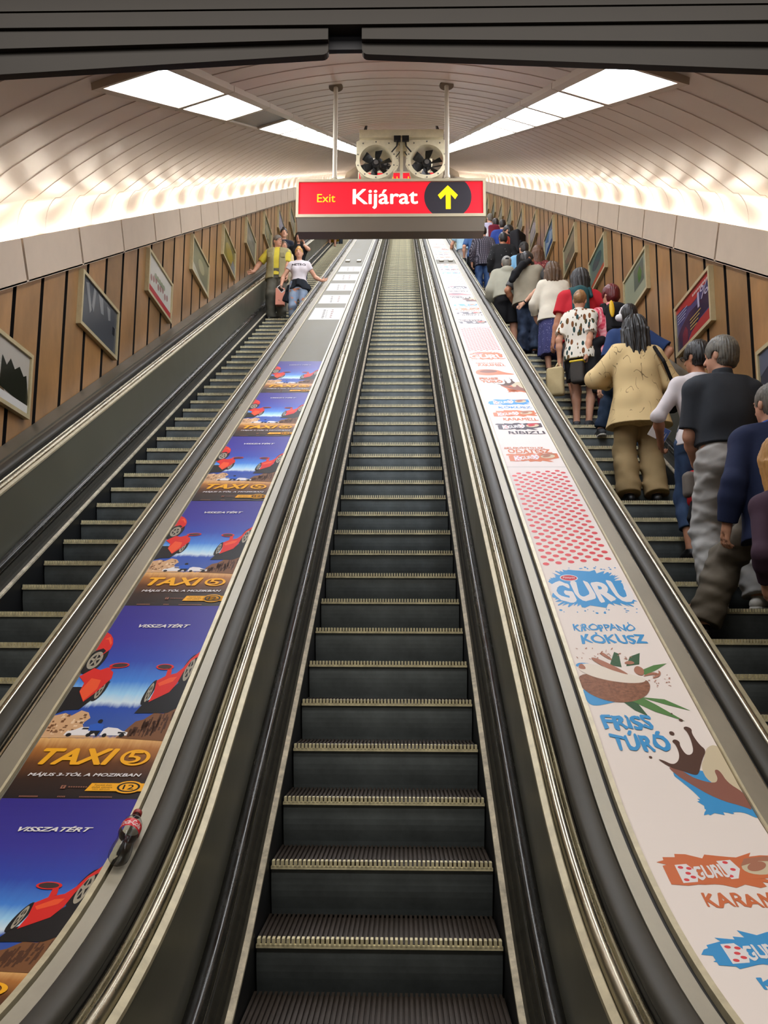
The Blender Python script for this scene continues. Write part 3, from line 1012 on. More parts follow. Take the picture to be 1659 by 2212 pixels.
def caramel(P, root, v0, hgt, col):
    q = lambda a, b_: (a, v0 + hgt * b_)
    P.ink('splash', k_car if col is k_car else k_dot, 1, [S2([q(.03, .3), q(.1, .05), q(.35, -.05), q(.6, .1), q(.95, .05), q(.96, .2), q(.75, .4), q(.6, .8), q(.3, .95), q(.08, .8)])], root)
    P.ink('filling', k_chol if col is k_car else k_rib, 2, [S2([q(.12, .5), q(.3, .3), q(.55, .45), q(.6, .7), q(.4, .85), q(.2, .75)])], root)

def guru_unit(d0, flavour, smin, smax, label, detail=True, top_d=1.82):
    """d0: slope position of the lower edge of the dotted field"""
    col, words = {'coco': (k_sky, ('KiROPPANÓ', 'KÓKUSZ')), 'caramel': (k_car, ('MEGNYUGTATÓ', 'KARAMELL')), 'currant': (k_rib, ('SAVANYKÁS', 'RIBIZLI'))}[flavour]
    def mapf(u, v, lay):
        return W(AX0 + AW * u, v, DECK_N + 0.0014 + (0.0007 if lay else 0) + 0.00028 * lay)
    P = Print(mapf, CUTS if smin < 0.1 else None)
    ss = sorted(set([smin, smax] + [c for c in CUTS if smin < c < smax]))
    vs = [mapf(u, s_, 0) for s_ in ss for u in (0, 1)]
    root = obj('floor_advert', vs, [(2 * i, 2 * i + 1, 2 * i + 3, 2 * i + 2) for i in range(len(ss) - 1)], k_paper)
    ok = lambda a, b_: a >= smin and b_ <= smax
    # red spots
    dots = []
    row = 0
    v = d0 + 0.03
    while v < d0 + top_d - 0.03:
        if ok(v - .03, v + .03):
            for j in range(-1, 7):
                u = 0.085 + 0.163 * j + (0.0815 if row % 2 else 0) + 0.012 * row % 0.163 * 0
                vv = v + 0.10 * (u - .5)
                if 0.04 < u < 0.97 and ok(vv - .03, vv + .03):
                    dots.append(E2(u, vv, 0.042, 0.0225, 10 if detail else 7, 0.0))
        v += 0.053
        row += 1
    if dots:
        P.ink('red_spots', k_dot, 1, dots, root)
    if ok(d0 + top_d, d0 + top_d + .1):
        P.ink('red_band', k_dred, 1, [P2([(0, d0 + top_d), (.55, d0 + top_d + .005), (.62, d0 + top_d + .07), (1, d0 + top_d + .075), (1, d0 + top_d + .01), (.65, d0 + top_d - .005), (0, d0 + top_d - .02)])], root)
        P.ink('oval_logo', k_wht, 2, [E2(.76, d0 + top_d + .045, .22, .05)], root)
        P.ink('oval_logo', k_dred, 3, [fit_text('Pöttyös', .58, .94, d0 + top_d + .012, d0 + top_d + .08, bold=.02, shear=.3)], root)
    # brand splash
    g = d0 - 0.36
    if ok(g - .3, g + .3):
        P.ink('splash', col, 1, [SPLAT(.5, g, .44, .235, 3, .16, 110, .45)], root)
        if detail:
            rnd = random.Random(2)
            P.ink('splash_drops', col, 1, [E2(rnd.uniform(.03, .97), g + rnd.choice((-1, 1)) * rnd.uniform(.25, .31), rnd.uniform(.006, .02), rnd.uniform(.004, .012), 6) for _ in range(30)], root)
        P.ink('lettering', k_wht, 2, [fit_text('GURU', .04, .97, g - .17, g + .10, bold=.08, wob=.05, seed=1)], root)
        P.ink('oval_logo', k_wht, 3, [E2(.30, g + .145, .11, .045)], root)
        P.ink('oval_logo', k_dred, 4, [E2(.30, g + .145, .098, .036)], root)
        P.ink('oval_logo', k_wht, 5, [fit_text('Pöttyös', .225, .375, g + .128, g + .162, bold=.02, shear=.3)], root)
    if ok(d0 - 1.0, d0 - .75):
        P.ink('lettering', col, 1, [fit_text(words[0], .13, .80, d0 - .87, d0 - .775, bold=.05, wob=.06, seed=3), fit_text(words[1], .17, .86, d0 - 1.005, d0 - .885, bold=.06, wob=.05, seed=5)], root)
    if ok(d0 - 1.75, d0 - 1.1):
        if flavour == 'coco':
            coconut(P, root, d0 - 1.56, .46)
        else:
            caramel(P, root, d0 - 1.52, .36, col)
    if ok(d0 - 1.9, d0 - 1.6):
        P.ink('lettering', col, 8, [fit_text('FRiSS', .08, .53, d0 - 1.765, d0 - 1.655, bold=.08, wob=.06, seed=6), fit_text('TÚRÓ', .10, .60, d0 - 1.92, d0 - 1.775, bold=.08, wob=.05, seed=7)], root)
    if ok(d0 - 2.45, d0 - 1.7):
        splash_bowl(P, root, d0 - 2.30, .50, col)
    bars = [('KÓKUSZ', k_sky), ('KARAMELL', k_car), ('RIBIZLI', k_rib)]
    if flavour == 'coco':
        bars = [('KARAMELL', k_car), ('KÓKUSZ', k_sky), ('RIBIZLI', k_rib)]
    gap = 0.47 if flavour != 'coco' else 0.56
    for i, (w_, c_) in enumerate(bars):
        v0 = d0 - 2.93 - gap * i + (0.02 if flavour == 'coco' else 0)
        if ok(v0 - .3, v0 + .25):
            snack_bar(P, root, .10, v0, .86, .15, c_, 1, detail)
            P.ink('lettering', c_, 1, [fit_text(w_, .26, .95, v0 - .15, v0 - .05, bold=.05, wob=.05, seed=9)], root)
    if ok(d0 - 4.85, d0 - 4.4):
        P.ink('lettering', col, 1, [fit_text('BELEKÓSTOLSZ,', .08, .80, d0 - 4.49, d0 - 4.42, bold=.06, wob=.04, seed=11), fit_text('ODATESZ.', .12, .90, d0 - 4.61, d0 - 4.50, bold=.06, wob=.04, seed=12)], root)
        snack_bar(P, root, .10, d0 - 4.84, .86, .15, col, 1, detail)
    return tag(root, label, 'advert', 'snack bar adverts along the right deck')
guru_unit(2.19, 'coco', -2.6, 4.10, 'white snack bar advert with blue splash and split coconut, lowest on the right deck')
guru_unit(9.09, 'caramel', 4.105, 11.05, 'white snack bar advert with orange splash, second up the right deck')
guru_unit(16.15, 'currant', 11.055, 18.12, 'white snack bar advert with dark plum splash, third up the right deck', False)
guru_unit(23.2, 'coco', 18.125, 20.6, 'short pale advert strip ending below the two reflectors of the right deck', False)
guru_unit(27.0, 'caramel', 21.7, 28.9, 'faint snack bar advert just above the reflectors on the right deck', False)
guru_unit(34.0, 'currant', 28.95, 36.0, 'faint snack bar advert vanishing under the exit sign on the right deck', False)

# ================================================================ FRAMED POSTERS ON THE WALLS
m_pf = mat('poster_frame', (196, 182, 142), 0.4, metal=0.2, var=0.15, vscale=12)
def wall_poster(side, y0, label, bg, shapes, group=None):
    Xf = (XW - 0.035) * side
    z1 = y0 * T30 + 2.379
    wd, hg = 1.27, 0.63
    t = empty('framed_poster', Vector((XW * side * K, (y0 + wd / 2) * K, (z1 - hg / 2) * K)))
    o_ = Vector(t.location)
    def q(a, b_, d):
        """a runs left to right for someone facing the wall"""
        y = y0 + wd * (a if side < 0 else 1 - a)
        return Vector(((Xf - d * side) * K, y * K, (z1 - hg + hg * b_) * K)) - o_
    fw_, fh_ = .032, .062
    mb = MB()
    for a0, a1, b0, b1 in ((0, 1, 0, fh_), (0, 1, 1 - fh_, 1), (0, fw_, fh_, 1 - fh_), (1 - fw_, 1, fh_, 1 - fh_)):
        mb.hexa([q(a0, b0, -.035), q(a1, b0, -.035), q(a1, b1, -.035), q(a0, b1, -.035)], [q(a0, b0, .02), q(a1, b0, .02), q(a1, b1, .02), q(a0, b1, .02)])
    mb.build('frame', m_pf, t)
    mb = MB()
    mb.hexa([q(fw_, fh_, -.03), q(1 - fw_, fh_, -.03), q(1 - fw_, 1 - fh_, -.03), q(fw_, 1 - fh_, -.03)], [q(fw_, fh_, .0), q(1 - fw_, fh_, .0), q(1 - fw_, 1 - fh_, .0), q(fw_, 1 - fh_, .0)])
    pr = mb.build('print', bg, t)
    def mp(a, b_, lay):
        return q(fw_ + (1 - 2 * fw_) * a, fh_ + (1 - 2 * fh_) * b_, .001 + .0012 * lay)
    P = Print(mp)
    for nm, m, lay, sh in shapes:
        P.ink(nm, m, lay, sh, pr)
    return tag(t, label, 'poster', group or ('framed posters on the %s wall' % ('left' if side < 0 else 'right')))
def pk(n, c, **k):
    return ink('wp_' + n, c, rough=0.16, **k)
rk = random.Random(3)
rock = [(.1, .1)] + [(.1 + .1 * i, .35 + .3 * math.sin(i * 1.1) + rk.uniform(-.05, .1)) for i in range(9)] + [(.95, .1)]
LEFT = [
    (-1, 'framed landscape poster of misty cliffs and dark firs at the left edge of the view', pk('mist', (176, 170, 158)),
     [('cliffs', pk('cliff', (92, 76, 54), var=.6, vscale=9), 1, [P2([(0, .1), (0, .6), (.15, .75), (.3, .62), (.45, .35), (.55, .3), (.6, .1)])]), ('firs', pk('fir', (34, 36, 28)), 2, [P2([(.5, .2), (.52, .72), (.6, .6), (.66, .75), (.74, .62), (.82, .72), (.9, .6), (.95, .65), (1, .3), (1, .12)])]),
      ('meadow', pk('meadow', (150, 136, 70)), 3, [P2([(0, .1), (.1, .32), (.35, .28), (.6, .1)])]), ('white_margin', pk('margin', (206, 204, 198)), 4, [R2(0, 0, 1, .15)])]),
    (0, 'framed slate grey poster with painted pale streaks, nearest complete one on the left wall', pk('slate', (72, 76, 82)),
     [('streaks', pk('streak', (128, 130, 132)), 1, [P2([(.08, .9), (.22, .35), (.26, .45), (.16, .95)]), P2([(.30, .98), (.26, .55), (.32, .45), (.36, .95)]), P2([(.42, .95), (.52, .6), (.60, .62), (.56, .95)]), P2([(.68, .9), (.74, .62), (.80, .66), (.78, .9)])]), ('mark', pk('markd', (40, 42, 48)), 1, [R2(.88, .42, .95, .6)])]),  # pale reflections of light painted into the print
    (1, 'framed white poster with red band along its foot on the left wall', pk('white', (196, 192, 180)),
     [('red_band', pk('crimson', (172, 52, 52)), 1, [R2(0, 0, 1, .2)]), ('figures', pk('rose', (152, 112, 104)), 1, [E2(.12 + .1 * i, .42 + .05 * (i % 3), .035, .09) for i in range(8)]), ('figures', pk('moss', (142, 148, 120)), 2, [E2(.3 + .09 * i, .62, .05, .07) for i in range(5)])]),
    (2, 'framed grey-green poster, third complete one on the left wall', pk('sage', (116, 116, 94)), [('margin', pk('pale', (170, 168, 150)), 1, [P2([(0, 0), (0, .3), (.5, .12), (1, .1), (1, 0)])]), ('shape', pk('sage2', (146, 142, 112)), 1, [E2(.55, .55, .2, .2)])]),
    (3, 'framed olive yellow poster above the left handrail', pk('olive', (116, 106, 60)), [('shape', pk('mustard', (150, 132, 60)), 1, [E2(.5, .5, .3, .3)]), ('shape', pk('steel', (96, 110, 112)), 2, [P2([(.6, 0), (.8, .5), (1, .4), (1, 0)])])]),
    (4, 'framed dull grey poster beside the riders on the left escalator', pk('dull', (120, 116, 100)), [('shape', pk('dull2', (140, 134, 116)), 1, [R2(.2, .2, .8, .6)])]),
    (5, 'framed brown-green poster behind the khaki vest', pk('fern', (110, 106, 74)), [('shape', pk('fern2', (134, 122, 80)), 1, [E2(.4, .5, .25, .3)])]),
    (6, 'framed lavender poster above the dark top knot', pk('lilac', (142, 138, 152)), [('shape', pk('lilac2', (120, 120, 146)), 1, [P2([(0, 0), (0, .5), (.6, .2), (.6, 0)])])]),
]
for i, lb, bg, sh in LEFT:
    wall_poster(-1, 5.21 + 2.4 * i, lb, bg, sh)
gn = [pk('far%d' % i, c) for i, c in enumerate(((118, 112, 96), (100, 104, 92), (132, 124, 104)))]
for i in range(7, 15):
    wall_poster(-1, 5.21 + 2.4 * i, 'framed grey poster far up the left wall near the exit sign', gn[i % 3], [('shape', gn[(i + 1) % 3], 1, [R2(.2, .25, .8, .7)])], 'distant framed posters on the left wall')
RIGHT = [
    (-1, 'framed dark slate poster at the right edge of the view', pk('night', (58, 60, 72)), [('figure', pk('flesh', (134, 96, 84)), 1, [E2(.75, .45, .15, .3)]), ('haze', pk('haze', (92, 96, 110)), 1, [P2([(0, .6), (.5, .9), (.5, 1), (0, 1)])])]),
    (0, 'framed red and blue poster reading 1 % above the short black hair', pk('indigo', (74, 72, 108)),
     [('red_wave', pk('wave', (164, 62, 58)), 1, [P2([(0, 1), (0, .88), (.25, .86), (.45, .74), (.6, .74), (.8, .82), (1, .84), (1, 1)]), P2([(.30, 0), (.45, .16), (.7, .24), (1, .26), (1, 0)])]),
      ('dusk', pk('dusk', (58, 48, 66)), 1, [P2([(.0, .0), (.0, .35), (.15, .5), (.4, .62), (.62, .6), (.8, .66), (1, .6), (1, .3), (.7, .26), (.42, .16), (.28, 0)])]),
      ('lettering', pk('lilac_ink', (178, 168, 190)), 3, [fit_text('1', .66, .71, .50, .82), fit_text('%', .74, .97, .60, .86, bold=.01)]),
      ('lettering', pk('cream_ink', (206, 170, 160)), 3, [R2(.52 + .05 * j, .86, .56 + .05 * j, .91) for j in range(9)]),
      ('small_print', pk('gold_ink', (176, 150, 84)), 3, [R2(.42, .42 - .07 * j, .42 + .32 - .04 * j, .445 - .07 * j) for j in range(4)]),
      ('small_print', pk('pale_ink', (150, 150, 186)), 3, [R2(.05, .80 - .06 * j, .36 - .03 * j, .825 - .06 * j) for j in range(4)]),
      ('figure', pk('maroon_ink', (104, 46, 56)), 2, [P2([(.16, .0), (.18, .3), (.28, .42), (.34, .3), (.33, 0)])])]),
    (1, 'framed pale green poster with a small dark picture, above the white headphones', pk('celadon', (150, 156, 132)), [('picture', pk('slate2', (96, 104, 92)), 1, [R2(.45, .34, .88, .92)]), ('sprig', pk('sprig', (72, 110, 52)), 2, [P2([(.66, .4), (.62, .7), (.72, .84), (.8, .6), (.76, .44)])])]),
    (2, 'framed teal and red poster behind the red t-shirt', pk('teal', (84, 110, 100)), [('red_band', pk('brick', (166, 78, 52)), 1, [P2([(0, 0), (0, .16), (.5, .22), (1, .2), (1, 0)])]), ('shape', pk('teal2', (62, 84, 84)), 1, [E2(.5, .65, .3, .2)])]),
    (3, 'framed grey poster with pale margin above the brown curly hair', pk('ash', (108, 106, 88)), [('shape', pk('ash2', (136, 132, 108)), 1, [R2(.1, .5, .9, .9)])]),
    (4, 'framed blue and white poster above the reddish floral top', pk('blue', (84, 108, 124)), [('shape', pk('blue2', (150, 162, 164)), 1, [P2([(.1, .1), (.2, .7), (.45, .5), (.6, .8), (.9, .6), (.8, .2)])]), ('shape', pk('blue3', (52, 70, 92)), 2, [P2([(0, 0), (.3, .35), (.8, .3), (1, 0)])])]),
    (5, 'framed taupe poster above the dark cap', pk('taupe', (126, 116, 100)), [('shape', pk('taupe2', (146, 136, 118)), 1, [E2(.5, .5, .3, .3)])]),
    (6, 'framed brown-grey poster above the coral t-shirt', pk('umber', (120, 112, 98)), [('shape', pk('umber2', (134, 128, 116)), 1, [R2(.2, .2, .8, .8)])]),
]
for i, lb, bg, sh in RIGHT:
    wall_poster(1, 5.25 + 2.38 * i, lb, bg, sh)
for i in range(7, 15):
    wall_poster(1, 5.25 + 2.38 * i, 'framed grey poster far up the right wall near the exit sign', gn[i % 3], [('shape', gn[(i + 1) % 3], 1, [R2(.2, .25, .8, .7)])], 'distant framed posters on the right wall')

# ================================================================ HANGING SIGNS
m_signred = mat('sign_red', (214, 30, 44), 0.35, emit=0.75 * SIGN_POWER)
m_signframe = mat('sign_frame', (206, 194, 164), 0.4, metal=0.2)
m_signbody = mat('sign_body', (112, 100, 84), 0.5)
m_signdark = mat('sign_dark', (46, 44, 50), 0.4, emit=0.5)
m_signyel = mat('sign_yellow', (250, 214, 20), 0.4, emit=0.9)
m_signora = mat('sign_amber', (250, 176, 30), 0.4, emit=0.85)
m_signwht = mat('sign_white', (250, 238, 214), 0.4, emit=0.85)
m_rod = mat('rod_paint', (214, 204, 184), 0.4, metal=0.2)
def hanging_sign(y, dz, label, kind):
    x0, x1, zt, zb, zl = -0.995, 0.932, 5.985 + dz, 5.572 + dz, 5.437 + dz
    t = empty('hanging_sign', Vector(((x0 + x1) / 2 * K, y * K, zb * K)))
    o_ = Vector(t.location)
    def B(name, boxes, m, par=t):
        mb = MB()
        for bx in boxes:
            kbox(mb, *bx)
        ob = mb.build(name, m, par)
        ob.data.transform(Matrix.Translation(-o_))
        return ob
    B('housing', [(x0 + .02, x1 - .02, y + .015, y + .20, zb + .01, zt - .01)], m_signbody)
    B('frame', [(x0, x1, y - .02, y + .21, zt - .028, zt), (x0, x1, y - .02, y + .21, zb, zb + .032), (x0, x0 + .026, y - .02, y + .21, zb + .032, zt - .028), (x1 - .026, x1, y - .02, y + .21, zb + .032, zt - .028)], m_signframe)
    mb = MB()
    mb.hexa([Vector((a * K, b_ * K, c * K)) for a, b_, c in ((x0 + .01, y - .012, zb), (x1 - .01, y - .012, zb), (x1 - .01, y + .2, zb), (x0 + .01, y + .2, zb))],
            [Vector((a * K, b_ * K, c * K)) for a, b_, c in ((x0 + .015, y + .03, zl), (x1 - .015, y + .03, zl), (x1 - .015, y + .2, zl), (x0 + .015, y + .2, zl))])
    ob = mb.build('lower_cover', m_signbody, t)
    ob.data.transform(Matrix.Translation(-o_))
    pn = B('panel', [(x0 + .026, x1 - .026, y, y + .015, zb + .032, zt - .028)], m_signred)
    px = lambda p: -0.993 + (p - 641) * 0.00471
    pz = lambda p: 5.978 - (p - 391) * 0.00506 + dz
    def mp(a, b_, lay):
        return Vector((a * K, (y - .001 - .0012 * lay) * K, b_ * K)) - o_
    P = Print(mp)
    zlo, zhi = zb + .033, zt - .029
    cx, cz, r = px(968.5), pz(427.5), 0.240
    arc_ = []
    for i in range(72):
        a = 2 * math.pi * i / 72
        arc_.append((cx + r * math.cos(a), min(zhi, max(zlo, cz + r * math.sin(a)))))
    P.ink('disc', m_signdark, 1, [P2(arc_)], pn)
    if kind == 'exit':
        P.ink('lettering', m_signora, 2, [fit_text('Exit', px(686), px(725.5), pz(438), pz(420), bold=.015)], pn)
        P.ink('lettering', m_signwht, 2, [fit_text('Kijárat', px(763), px(904), pz(453), pz(410), bold=.032)], pn)
        P.ink('arrow', m_signyel, 2, [P2([(px(x), pz(z)) for x, z in ((964, 454), (964, 422), (953, 433), (947, 424), (968.5, 403), (990, 424), (984, 433), (974.5, 422), (974.5, 454))])], pn)
    else:
        P.ink('lettering', m_signora, 2, [fit_text('Álljon jobbra!', px(668), px(900), pz(454), pz(404), bold=.02)], pn)
        P.ink('arrow', m_signyel, 2, [P2([(px(x), pz(z)) for x, z in ((940, 424), (972, 424), (961, 413), (970, 407), (991, 428), (970, 449), (961, 442), (972, 432), (940, 432))])], pn)
    for X in (-0.613, 0.549):
        y_r = y + .09
        ztop = (vault_n(X) + 0.5 * y_r) / C30
        mb = MB()
        mb.tube([Vector((X * K, y_r * K, (zt - .01) * K)) - o_, Vector((X * K, y_r * K, (ztop + .03) * K)) - o_], .0235 * K, 12)
        mb.tube([Vector((X * K, y_r * K, (zt + .06) * K)) - o_, Vector((X * K, y_r * K, (zt + .09) * K)) - o_], .032 * K, 12)
        rod = mb.build('rod', m_rod, t, False)
        smooth_angle(rod)
        mb = MB()
        mb.tube([Vector((X * K, y_r * K, (ztop - .03) * K)) - o_, Vector((X * K, y_r * K, (ztop - .015) * K)) - o_], .075 * K, 16)
        mb.build('flange', mat('flange_brown', (104, 88, 66), 0.5), rod)
    return tag(t, label, 'sign')
hanging_sign(4.442, 0.0, 'red hanging exit sign lettered Exit Kijárat with yellow arrow in a dark disc', 'exit')
hanging_sign(15.94, 12.63 - 5.985, 'distant red hanging sign with amber lettering glimpsed between the two fans', 'keep')

# ================================================================ JET FANS
m_fan = mat('fan_housing', (212, 200, 168), 0.42, var=0.12, vscale=10)
m_fanblk = mat('fan_black', (20, 20, 22), 0.4)
m_fanhub = mat('fan_hub', (88, 84, 80), 0.4)
def fan_bank(y, zc, zbar, xs, lb):
    xm = (xs[0] + xs[1]) / 2
    K0, K = globals()['K'], globals()['K'] * 1.545     # fan sizes; K0 for places
    def kbox(mb, x0, x1, y0, y1, z0, z1):
        mb.box((((x0 + x1) / 2 - xm) * K + xm * K0, ((y0 + y1) / 2 - y) * K + y * K0, ((z0 + z1) / 2 - zbar) * K + zbar * K0), (abs(x1 - x0) * K, abs(y1 - y0) * K, abs(z1 - z0) * K))
    def pt(X, Y, Z):
        return Vector(((X - xm) * K + xm * K0, (Y - y) * K + y * K0, (Z - zbar) * K + zbar * K0))
    # carrying beam slung from the vault
    t = empty('fan_bracket', Vector((xm * K0, y * K0, zbar * K0)))
    o_ = Vector(t.location)
    mb = MB()
    kbox(mb, xm - .56, xm + .56, y - .02, y + .30, zbar - .05, zbar + .06)
    kbox(mb, xm - .18, xm + .18, y + .10, y + .24, zbar - .10, zbar - .05)
    ob = mb.build('beam', m_fan, t)
    ob.data.transform(Matrix.Translation(-o_))
    for sx in (-1, 1):
        X = xm + sx * .50
        zt_ = zbar + ((vault_n(X) + 0.5 * (y + .1)) / C30 - zbar) / 1.545
        mb = MB()
        mb.tube([pt(X, y + .02, zbar + .05) - o_, pt(X - sx * .03, y + .1, zt_ + .02) - o_], .014 * K, 8)
        mb.tube([pt(X, y + .22, zbar + .05) - o_, pt(X - sx * .03, y + .1, zt_ + .02) - o_], .014 * K, 8)
        mb.build('hanger', mat('hanger_steel', (60, 54, 46), 0.5), t)
    mb = MB()
    kbox(mb, xm - .10, xm - .01, y - .06, y - .02, zbar - .12, zbar - .05)
    kbox(mb, xm + .01, xm + .10, y - .06, y - .02, zbar - .12, zbar - .05)
    ob = mb.build('junction_box', m_fanblk, t)
    ob.data.transform(Matrix.Translation(-o_))
    for sx in (-1, 1):
        mb = MB()
        mb.tube([pt(xm + sx * .05, y - .05, zbar - .12) - o_, pt(xm + sx * .06, y - .06, zbar - .2) - o_, pt(xm + sx * .13, y - .03, zbar - .27) - o_], .010 * K, 6)
        mb.build('cable', m_fanblk, t)
    kb = MB()
    kbox(kb, xm - .02, xm + .02, y + .06, y + .12, zbar - .62, zbar - .05)
    ob = kb.build('stay', m_fan, t)
    ob.data.transform(Matrix.Translation(-o_))
    tag(t, lb[0], 'bracket')
    for X, l2 in ((xs[0], lb[1]), (xs[1], lb[2])):
        t = empty('fan', Vector((X * K0, y * K0, zc * K0)))
        R = 0.272
        rin = 0.218
        n = 48
        # front plate: square shoulders above, round below
        def outline(a):
            c, s_ = math.cos(a), math.sin(a)
            r = R
            if s_ > 0:
                r = min(0.262 / max(abs(c), 1e-6), 0.285 / max(s_, 1e-6), 0.385)
                r = max(r, R * 0.96)
            return r * c, r * s_
        vs, fs = [], []
        for yy in (0.0, 0.03):
            for i in range(n):
                a = 2 * math.pi * i / n
                x_, z_ = outline(a)
                vs += [Vector((x_ * K, yy * K, z_ * K)), Vector((rin * math.cos(a) * K, yy * K, rin * math.sin(a) * K))]
        for i in range(n):
            k = (i + 1) % n
            fs += [(2 * i, 2 * i + 1, 2 * k + 1, 2 * k), (2 * n + 2 * i, 2 * n + 2 * k, 2 * n + 2 * k + 1, 2 * n + 2 * i + 1), (2 * i, 2 * k, 2 * n + 2 * k, 2 * n + 2 * i), (2 * i + 1, 2 * n + 2 * i + 1, 2 * n + 2 * k + 1, 2 * k + 1)]
        mb = MB()
        mb.add(vs, fs)
        mb.build('front_plate', m_fan, t)
        mb = MB()
        rx = Matrix.Rotation(-math.pi / 2, 3, 'X')
        mb.lathe([(rin * K, 0), ((rin + .012) * K, 0), ((rin + .012) * K, .30 * K), (rin * K, .30 * K), (rin * K, 0)], (0, 0.02 * K, 0), 40, 0, rx)
        mb.build('duct', m_fan, t, True)
        mb = MB()
        for i in range(10):
            a = 2 * math.pi * (i + .5) / 10
            x_, z_ = outline(a)
            q_ = 0.5 + 0.5 * rin / math.hypot(x_, z_) + 0.02
            mb.tube([(x_ * q_ * K, -.008 * K, z_ * q_ * K), (x_ * q_ * K, .0, z_ * q_ * K)], .009 * K, 8)
        mb.build('bolt', m_fanhub, t)
        ro = MB()
        ro.lathe([(0, 0), (.05 * K, 0.004 * K), (.062 * K, .02 * K), (.062 * K, .12 * K), (0, .12 * K)], (0, .06 * K, 0), 20, 0, rx)
        hub = ro.build('rotor', m_fanblk, t, False)
        mb = MB()
        mb.lathe([(0, 0), (.032 * K, .0), (.032 * K, .01 * K), (0, .01 * K)], (0, .05 * K, 0), 20, 0, rx)
        mb.build('hub_cap', m_fanhub, hub)
        for i in range(6):
            a = 2 * math.pi * i / 6 + 0.35
            mb = MB()
            ca, sa = math.cos(a), math.sin(a)
            def bl(r, w, tw, th):
                # point at radius r, chord offset w, twisted
                tx, tz = -sa, ca
                return Vector(((ca * r + tx * w * math.cos(tw)) * K, (.12 + w * math.sin(tw) + th) * K, (sa * r + tz * w * math.cos(tw)) * K))
            rs = [(0.05, 0.030, .9), (.10, .046, .75), (.16, .056, .6), (.205, .056, .5)]
            lo, hi = [], []
            for r, w, tw in rs:
                lo += [bl(r, -w, tw, 0), bl(r, w, tw, 0)]
                hi += [bl(r, -w, tw, .008), bl(r, w, tw, .008)]
            m_ = len(lo)
            fs = []
            for j in range(len(rs) - 1):
                fs += [(2 * j, 2 * j + 1, 2 * j + 3, 2 * j + 2), (m_ + 2 * j, m_ + 2 * j + 2, m_ + 2 * j + 3, m_ + 2 * j + 1), (2 * j, 2 * j + 2, m_ + 2 * j + 2, m_ + 2 * j), (2 * j + 1, m_ + 2 * j + 1, m_ + 2 * j + 3, 2 * j + 3)]
            fs += [(0, m_, m_ + 1, 1), (m_ - 2, m_ - 1, 2 * m_ - 1, 2 * m_ - 2)]
            mb.add(lo + hi, fs)
            mb.build('blade', m_fanblk, hub)
        mb = MB()
        for a in (0.2, 2.3, 4.4):
            mb.tube([Vector((0, .22 * K, 0)), Vector((rin * math.cos(a) * K, .22 * K, rin * math.sin(a) * K))], .008 * K, 6)
        mb.build('rear_stay', m_fanblk, t)
        tag(t, l2, 'fan', 'jet fans under the vault')
fan_bank(12.94, 11.19, 11.75, (-0.468, 0.576), ('cream beam slung from the vault carrying the two nearest fans', 'left one of the two cream jet fans above the exit sign', 'right one of the two cream jet fans above the exit sign'))
fan_bank(21.6, 11.19 + 8.66 * T30, 11.75 + 8.66 * T30, (-0.468, 0.576), ('cream beam of the second fan pair seen between the nearest fans', 'left fan of the distant pair behind the nearest fans', 'right fan of the distant pair behind the nearest fans'))

# ================================================================ BOTTLE ON THE DECK STRIP
bpos = W(-0.872, -0.67, 0.83)
t = empty('plastic_bottle', bpos)
d_ = (W(-0.885, -0.36, 0.83) - bpos).normalized()
zq = Vector((0, 0, 1)).rotation_difference(d_).to_matrix()
m_pet = mat('bottle_clear', (236, 238, 238), 0.06, trans=1.0, spec=0.5)
MATS['bottle_clear'].node_tree.nodes['Principled BSDF'].inputs['IOR'].default_value = 1.12
prof = [(0.0, .012), (.012, .004), (.024, .0), (.031, .012), (.0325, .03), (.032, .05), (.029, .075), (.0275, .095), (.029, .115), (.0315, .13), (.0315, .175), (.030, .19), (.022, .212), (.0135, .228), (.0125, .236), (.0125, .243)]
mb = MB()
mb.lathe([(r, h) for r, h in prof] + [(r - .0006, h) for r, h in prof[::-1][:-1]], (0, 0, 0), 28, 0, zq)
mb.build('body', m_pet, t, True)
mb = MB()
mb.lathe([(.0321, .132), (.0324, .133), (.0324, .173), (.0321, .174)], (0, 0, 0), 28, 0, zq)
lab = mb.build('label_sleeve', mat('bottle_red', (206, 24, 36), 0.35), t, True)
lab['label'] = 'red label with white script'
tv, tf = fit_text('Coca-Cola', -.036, .036, -.014, .014, bold=.02, shear=.3)
vs = []
for x, y, *dz in tv:
    a = x / .0327
    # script runs round the sleeve, centred on the side that faces up and toward the stairs
    rr = .0328 + .00006 * (dz[0] if dz else 0)
    vs.append(zq @ Vector((rr * math.sin(a + 0.2), -rr * math.cos(a + 0.2), .153 + y)))
obj('lettering', vs, tf, mat('bottle_script', (236, 230, 228), 0.4), lab)
mb = MB()
mb.lathe([(0, .259), (.0125, .259), (.0145, .257), (.0148, .242), (.0125, .240)], (0, 0, 0), 24, 0, zq)
mb.build('cap', mat('cap_red', (150, 48, 44), 0.4), t, True)
tag(t, 'clear plastic bottle with red label lying on the metal strip beside the lowest film poster', 'bottle')
# ================================================================ PEOPLE: distance-field bodies and garments
def V3(*a):
    return np.array(a, dtype=np.float64)
def nrm(v):
    return v / max(1e-9, np.linalg.norm(v))
def rot_z(v, a):
    c, s = math.cos(a), math.sin(a)
    return V3(c * v[0] - s * v[1], s * v[0] + c * v[1], v[2])

